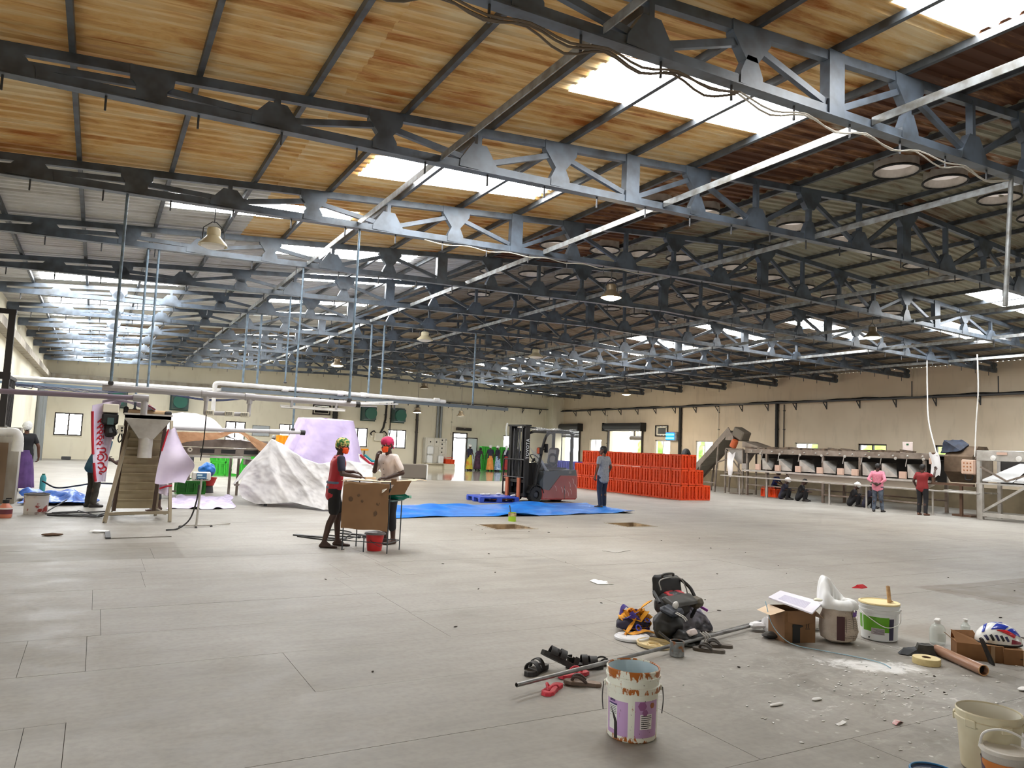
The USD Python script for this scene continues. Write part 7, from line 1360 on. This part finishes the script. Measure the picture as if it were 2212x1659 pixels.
# sack of filler
t = thing('sack', 'woven sack with a rolled white liner standing full between the box and the white pail', 'sack', (5.86, 4.42, 0), .2)
obj('sack_body', blob(lathe([(0, .004), (.10, .004), (.145, .03), (.158, .10), (.150, .20), (.135, .26), (.125, .29)], 40), .018, 8, 3), mat('woven_sack', (204, 190, 174), .75, c2=(182, 166, 150), scale=8, bump=.5, bscale=60), t)

def collar(U, Vv):
    a = U*2*PI; b_ = Vv*1.55*PI-.15*PI; back = np.clip(np.sin(a-.1), 0, 1); R_ = .105+.012*np.sin(5*a)+.008*np.sin(9*a)
    rr = R_+.05*np.cos(b_); zz = .315+.055*np.sin(b_)+back*.13*np.clip(np.sin(b_)+.4, 0, 1.4)
    rr = np.where(Vv > .85, rr-.06*(Vv-.85)/.15, rr); return rr*np.cos(a), rr*np.sin(a)+.02*back, zz
obj('liner_roll', sheet(collar, 60, 18, .004), mat('white_liner', (238, 238, 236), .5), t, True); obj('filler', lathe([(0, .29), (.10, .285)], 20), mat('white_filler', (226, 222, 214), .9), t)
obj('seam_lines', cat([tube([(.154*math.cos(a)*k_, .154*math.sin(a)*k_, z) for z, k_ in ((.03, .95), (.10, 1.03), (.2, .99), (.27, .88))], .002, 4) for a in (-2.25, -1.75)]+[tube([(.158*math.cos(a), .158*math.sin(a), .06+.016*j+.004*math.sin(9*a)) for a in np.linspace(-2.5, -1.0+.08*(j % 5), 10)], .0011, 4) for j in range(11)]), mat('sack_stitch', (66, 58, 56), .7), t)
obj('purple_print', blob(sheet(lambda U, Vv: (.148*np.cos(-1.75+1.0*U), .148*np.sin(-1.75+1.0*U), .275-.04*Vv), 10, 4, .003), .006, 30, 4), mat('violet_cloth_print', (112, 76, 150), .7), t); obj('dark_panel', sheet(lambda U, Vv: (.160*np.cos(-2.75+.4*U), .160*np.sin(-2.75+.4*U), .24-.2*Vv), 8, 8, .003), mat('maroon_panel', (74, 44, 46), .7), t)
# white pail with green label
P2 = math.atan2(-4.33, -6.30)
t = thing('paint_pail', 'white paint pail with a bright green label and a wooden stick across its cream lid', 'paint pail', (6.32, 4.34, 0), P2)
M_P2 = pail_material('green_pail_print', (226, 228, 228), [(-.55, .95, .085, .215, (98, 164, 34)), (1.05, 1.5, .10, .22, (98, 164, 34)), (-.85, -.55, .02, .205, (52, 48, 74)), (-.30, .42, .062, .118, (186, 178, 180))], 0)
obj('pail', lathe([(0, .005), (.145, .005), (.150, .012), (.160, .245), (.170, .248), (.172, .272), (.164, .276), (.164, .295), (.172, .298), (.172, .315), (.15, .315), (.15, .02), (0, .02)], 44), M_P2, t)
obj('lid', lathe([(0, .326), (.150, .326), (.155, .334), (.172, .330), (.174, .318), (.165, .316)], 44), mat('cream_yellow_lid', (232, 212, 158), .45), t)
obj('wire_handle', tube(curve([(.05, .175, .26), (.12, .16, .17), (.185, .05, .14), (.16, -.10, .22), (.10, -.15, .255)], 24), .004, 6), M_PVC, t)
obj('triangle_mark', patch([(.50, .035), (.58, .035), (.54, .022)][::-1], .02), M_BLACK, t, False)
for k, q in enumerate((.40, .28, .42, .35, .40)): obj('print_line', patch([(-.26, .108-.009*k), (-.26+q+.15, .108-.009*k), (-.26+q+.15, .105-.009*k), (-.26, .105-.009*k)], .0185), mat('grey_print', (128, 118, 124), .5), t, False)
t = thing('wooden_handle', 'light brown hollow wooden roller handle standing on the cream pail lid', 'handle', (6.38, 4.28, .33)); obj('handle_tube', pipe((0, 0, .0), (-.02, 0, .145), .017, .006, 16), mat('light_wood', (192, 158, 120), .6, c2=(170, 134, 98), scale=30), t); obj('handle_bore', rod((-.0195, 0, .139), (-.019, 0, .142), .0105, 10), mat('rust_bore', (120, 52, 40), .6), t); obj('base_tab', hullp([(.016, -.01, 0), (.05, -.01, 0), (.016, .01, 0), (.016, 0, .03)]), mat('light_wood', (192, 158, 120), .6), t)
# right group: jug, box, helmet, tube, tape, boot
t = thing('plastic_jug', 'clear plastic jug with a white cap behind the torn cardboard box', 'jug', (6.68, 4.02, 0)); M_CLR = film('clear_pet', (214, 222, 216), .42, .1)
obj('jug_body', lathe([(0, .004), (.058, .004), (.064, .012), (.064, .13), (.05, .16), (.024, .178), (.024, .19)], 24), M_CLR, t); obj('cap', mv(box((0, 0, .205), (.085, .05, .03), bev=.008), rz=.4), M_PVC, t); obj('spray_neck', lathe([(.026, .18), (.026, .2), (0, .2)], 14), M_PVC, t); obj('wall_label', lathe([(.0648, .03), (.0648, .1)], 24, -2.6, -.9), film('faint_label', (200, 206, 196), .5, .2), t)
t = thing('plastic_jug', 'smaller clear bottle with a white top inside the torn cardboard box', 'jug', (6.83, 3.86, .10)); obj('jug_body', lathe([(0, .0), (.035, .0), (.038, .08), (.015, .11), (.015, .12)], 18), M_CLR, t); obj('cap', lathe([(.018, .115), (.018, .14), (0, .14)], 12), M_PVC, t)
t = thing('cardboard_box', 'low torn cardboard box taped round, with the cycle helmet resting on it', 'cardboard box', (6.58, 3.56, 0), -.83)
obj('box_body', cat(box((-.06, 0, .065), (.34, .20, .13)), box((.17, .0, .06), (.16, .22, .12), .1)), mat('carton_board', (148, 106, 68), .8, c2=(128, 90, 56), scale=5), t, False)
for a in ([(-.23, -.1, .13), (-.05, -.1, .13), (-.26, -.03, .22), (-.10, -.06, .17), (-.22, -.09, .135)], [(-.23, .1, .13), (-.02, .1, .13), (-.24, .04, .20), (-.06, .12, .20), (-.22, .09, .133)], [(-.23, -.1, .125), (-.23, .1, .125), (-.30, -.06, .19), (-.29, .08, .17)]): obj('torn_flap', hullp(a), mat('carton_board', (148, 106, 68), .8), t, False)
obj('tape', cat(box((.03, -.102, .065), (.03, .004, .135)), box((.24, -.0, .06), (.025, .225, .124), .1)), mat('clear_tape_brown', (176, 146, 112), .25), t, False); obj('black_mark', box((.235, -.1, .05), (.03, .02, .006), .1), M_BLACK, t, False)
M_HEL = mat('helmet_white', (230, 230, 226), .25, coat=.4); M_HBL = mat('helmet_blue', (40, 62, 168), .25, coat=.4); M_HRD = mat('helmet_red', (196, 36, 46), .25, coat=.4)
t = thing('cycle_helmet', 'blue, white and red cycle helmet lying on the torn cardboard box', 'helmet', (6.70, 3.52, .14), -.72)
def hel(x, e, k=1.0):
    # x along the helmet (-1..1), e degrees up from the viewer-side rim over the top
    q = math.sqrt(max(0, 1-x*x)); e = math.radians(e); return V(.175*k*x, -.125*k*q*math.cos(e), .155*k*q*math.sin(e)**.9 if e > 0 else 0)
obj('shell', mv(lathe([(0, 1), (.3, .955), (.55, .835), (.75, .66), (.9, .435), (.98, .2), (1, .02), (.96, -.06), (.85, -.06)], 48), s=(.175, .125, .155)), M_HEL, t)
def hp_(pts, m, nm, k=1.02):
    P = [(x, e) for x, e in pts]; c_ = np.mean(P, axis=0); ring = [(p, q) for p, q in zip(P, P[1:]+P[:1])]; pts3 = []
    for (x0, e0), (x1, e1_) in ring: pts3 += [hel(x0+(x1-x0)*f_, e0+(e1_-e0)*f_, k) for f_ in (0, .33, .66)]
    v_ = np.array(pts3+[hel(*c_, k+.004)]); n_ = len(pts3); obj(nm, (np.vstack([v_, v_*.95]), np.array([(i_, (i_+1) % n_, n_) for i_ in range(n_)]+[(i_+n_+1, n_+n_+1, (i_+1) % n_+n_+1) for i_ in range(n_)]+[(i_, i_+n_+1, (i_+1) % n_) for i_ in range(n_)]+[((i_+1) % n_, i_+n_+1, (i_+1) % n_+n_+1) for i_ in range(n_)])), m, t, True)
hp_([(-.80, 52), (-.60, 95), (-.45, 95), (-.72, 48)], M_HBL, 'blue_panel'); hp_([(-.45, 50), (-.10, 78), (.35, 68), (.12, 48)], M_HBL, 'blue_panel'); hp_([(-.25, 108), (.1, 112), (.2, 92), (-.1, 90)], M_HBL, 'blue_panel'); hp_([(.20, 46), (.60, 72), (.82, 40), (.55, 34)], M_HBL, 'blue_panel')
hp_([(-.25, 44), (.20, 45), (.55, 33), (.45, 22)], M_HRD, 'red_stripe', 1.024)
for k in range(5): x_ = -.72+.20*k; hp_([(x_-.05, 30-2*k), (x_+.05, 32-2*k), (x_+.14, 10), (x_+.05, 8)], M_BLACK if k % 2 else mat('vent_navy', (36, 38, 78), .4), 'vent_slot', 1.022)
hp_([(.35, 16), (.75, 12), (.80, 3), (.30, 3)], mat('helmet_dark_red', (130, 30, 52), .35), 'side_red', 1.03)
obj('rim_trim', mv(torus(1, .05, 40, 6), (0, 0, -.006), s=(.172, .122, .16)), M_BLACK, t)
t = thing('insole', 'brown leather sandal sole leaning upright against the torn cardboard box', 'sole', (6.43, 3.47, .085), -1.1, None, None, -.4, 1.2); a, b = sole_mesh(.014, .95); obj('sole', a, M_SOLE, t, False); obj('footbed', b, mat('olive_brown_footbed', (92, 74, 52), .7), t, False)
t = thing('cardboard_tube', 'glossy brown cardboard tube lying in front of the torn box', 'tube', (0, 0, 0)); obj('tube_wall', pipe((6.30, 3.80, .041), (6.04, 3.28, .041), .041, .006, 28), mat('tube_brown', (158, 120, 98), .25), t); obj('tube_rim', cat(pipe((6.0405, 3.281, .041), (6.0395, 3.279, .041), .0412, .0065, 28)), mat('tube_edge', (206, 160, 110), .6), t); obj('dark_bore', rod((6.20, 3.60, .041), (6.06, 3.32, .041), .0345, 18), M_BLACK, t)
t = thing('tape_roll', 'roll of cream masking tape lying flat on the floor', 'tape', (5.93, 3.66, 0)); obj('tape', lathe([(.032, 0), (.10, 0), (.102, .004), (.102, .046), (.10, .05), (.032, .05), (.032, 0)], 36), mat('cream_tape', (222, 204, 150), .5, c2=(210, 190, 136), scale=20), t); obj('core', lathe([(.034, .001), (.034, .0515), (.029, .0515), (.029, .001), (.034, .001)], 24), mat('tape_core', (120, 92, 64), .7), t)
t = thing('glove', 'crumpled dark grey shoe with open laces beside the tape roll', 'shoe', (6.12, 3.86, 0), 2.6); obj('toe', blob(hullp([(0, -.045, .005), (0, .045, .005), (.10, -.05, .005), (.15, -.02, .005), (.15, .02, .005), (.10, .05, .005), (.11, 0, .055), (.02, 0, .065), (.02, -.04, .05), (.02, .04, .05)]), .006, 18, 2, 2), mat('grey_shoe_upper', (62, 64, 68), .6), t); obj('upper', blob(hullp([(-.14, -.04, .01), (-.14, .04, .01), (.03, -.045, .01), (.03, .045, .01), (-.12, -.035, .09), (-.12, .035, .085), (-.02, -.03, .095), (0, .03, .09)]), .016, 16, 5, 3), mat('worn_charcoal', (74, 72, 66), .7, c2=(50, 48, 46), scale=14), t); obj('lace', cat(tube(curve([(-.02, -.04, .07), (-.06, -.06, .06), (-.05, -.06, .03), (-.0, -.055, .035), (-.02, -.04, .07)], 12), .006, 5)), mat('pale_lace', (170, 166, 156), .6), t)
# big buckets at the lower right corner
t = thing('bucket', 'large cream plastic bucket at the lower right corner', 'bucket', (4.24, 2.28, 0), math.atan2(-2.3, -4.17))
M_CRB = mat('cream_bucket', (214, 206, 178), .4, c2=(198, 186, 154), scale=6)
obj('pail', lathe([(0, .004), (.126, .004), (.130, .01), (.146, .235), (.158, .238), (.160, .262), (.153, .266), (.155, .297), (.150, .303), (.146, .297), (.125, .02), (0, .02)], 48), M_CRB, t)
obj('inner_wall', lathe([(.1445, .296), (.124, .024), (0, .022)], 40), mat('pale_inner', (218, 214, 200), .5), t)
for a in (-.55, .5, 1.4, -1.6): obj('rim_tab', mv(box((0, 0, 0), (.012, .055, .04), bev=.004), (.158*math.cos(a), .158*math.sin(a), .25), rz=a), M_CRB, t)
t = thing('bucket', 'small clear lidded tub with a white handle in front of the large cream bucket', 'bucket', (4.10, 2.13, 0), math.atan2(-2.13, -4.1))
obj('tub', lathe([(0, .003), (.088, .003), (.092, .008), (.102, .155), (.104, .158), (.104, .17)], 40), film('cloudy_tub', (212, 206, 198), .75, .25), t); obj('lid', lathe([(0, .178), (.085, .178), (.092, .185), (.108, .182), (.11, .165), (.104, .163)], 40), mat('cloudy_lid', (206, 200, 190), .35), t)
obj('label', lathe([(.095, .02), (.1035, .128)], 40), mat('printed_label', (196, 120, 56), .4, c2=(70, 50, 74), scale=14, lo=.46, hi=.54, detail=1), t); obj('label_patch', sheet(lambda U, Vv: (.1055*np.cos(-.5+.8*U), .1055*np.sin(-.5+.8*U), .09-.05*Vv), 10, 4, .001), mat('blue_label_patch', (120, 150, 160), .4), t)
obj('handle', tube(curve([(0, .108, .165), (.02, .085, .245), (.02, 0, .275), (.02, -.085, .245), (0, -.108, .165)], 24), .006, 8), M_PVC, t)
t = thing('pail_lid', 'dark blue lid cut off by the bottom edge of the picture', 'lid', (3.88, 2.36, 0)); obj('lid_disc', lathe([(0, .012), (.10, .012), (.105, .02), (.112, .018), (.112, 0), (0, 0)], 36), mat('navy_lid', (24, 40, 66), .35), t); obj('lid_rim', mv(torus(.108, .006, 36, 6), (0, 0, .018)), mat('blue_rim', (40, 110, 160), .3), t)
# scraps and rubbish on the floor
single('red_scrap', blob(hullp([(8.45, 6.18, .0), (8.55, 6.10, .0), (8.68, 6.12, .0), (8.60, 6.22, .0), (8.52, 6.15, .04), (8.64, 6.15, .045)]), .012, 14, 2, 3), mat('red_cloth', (186, 28, 36), .7), 'small red cloth lying on the floor behind the white pail', 'cloth')
single('paper_scrap', blob(sheet(lambda U, Vv: (5.34+.20*U+.03*Vv, 7.30+.22*Vv-.05*U, .008+.03*np.sin(5*U)*np.sin(4*Vv)**2), 12, 12, .002), .012, 9, 4), mat('white_paper', (232, 230, 226), .7), 'crumpled white paper lying alone on the open floor', 'paper')
single('packet_scrap', blob(sheet(lambda U, Vv: (4.36+.14*U, 2.88+.03*Vv+.03*U, .006+.012*np.sin(5*U)), 10, 5, .002), .006, 20, 3), mat('red_white_packet', (214, 200, 196), .5, c2=(180, 40, 40), scale=20), 'torn red and white packet scrap on the spattered floor', 'scrap')
single('slab_chip', blob(ell((4.30, 3.40, .008), (.045, .02, .008), 2), .006, 30, 5), M_PVC, 'flat white plaster chip right of the purple pail', 'plaster chip')
single('slab_chip', blob(ell((3.95, 3.43, .008), (.06, .016, .007), 2), .006, 30, 6), M_PVC, 'long white plaster smear chip beside the purple pail', 'plaster chip')
single('slab_chip', blob(ell((5.95, 2.95, .012), (.06, .035, .012), 2), .008, 30, 8), M_PVC, 'thick white plaster chip before the torn cardboard box', 'plaster chip')
single('slab_chip', blob(sheet(lambda U, Vv: (4.02+.07*U, 3.02+.03*Vv, .004+.012*U*U), 6, 4, .003), .002, 30, 8), M_PVC, 'curled white sliver on the spattered floor near the cream bucket', 'plaster chip')
r_ = random.Random(21); chips = []
for k in range(150):
    a, q = r_.uniform(0, 6.3), abs(r_.gauss(0, .9)); x, y = 5.0+q*1.1*math.cos(a), 3.3+q*.85*math.sin(a)
    if math.hypot(x-2.76, y-3.41) < .2 or math.hypot(x-5.6, y-4.6) < .3: continue
    chips.append(ell((x, y, .003), (r_.uniform(.006, .018), r_.uniform(.005, .012), .004), 0, r_.uniform(0, 3)))
tag(obj('plaster_crumbs', cat(chips), M_PVC, None, True), 'scattered white plaster crumbs on the floor around the pails', 'crumbs', None, 'stuff')
chips = [ell((r_.uniform(1, 11), r_.uniform(3, 13), .004), (r_.uniform(.008, .03), r_.uniform(.006, .014), .005), 0, r_.uniform(0, 3)) for k in range(40)]
tag(obj('floor_litter', cat(chips), mat('dark_litter', (58, 48, 40), .8), None, True), 'tiny dark bits of litter strewn over the open floor', 'litter', None, 'stuff')
single('mud_lump', blob(ell((-.45, 12.9, .02), (.14, .05, .022), 2), .012, 16, 3), mat('mud_brown', (92, 70, 54), .9), 'small brown lump on the floor at the far left, before the cable tangle', 'lump')
single('plastic_scrap', blob(ell((.16, 13.2, .02), (.14, .05, .02), 3), .02, 16, 4), mat('milky_plastic', (226, 224, 224), .4), 'crumpled clear film lying at the end of the open floor slot', 'plastic scrap')
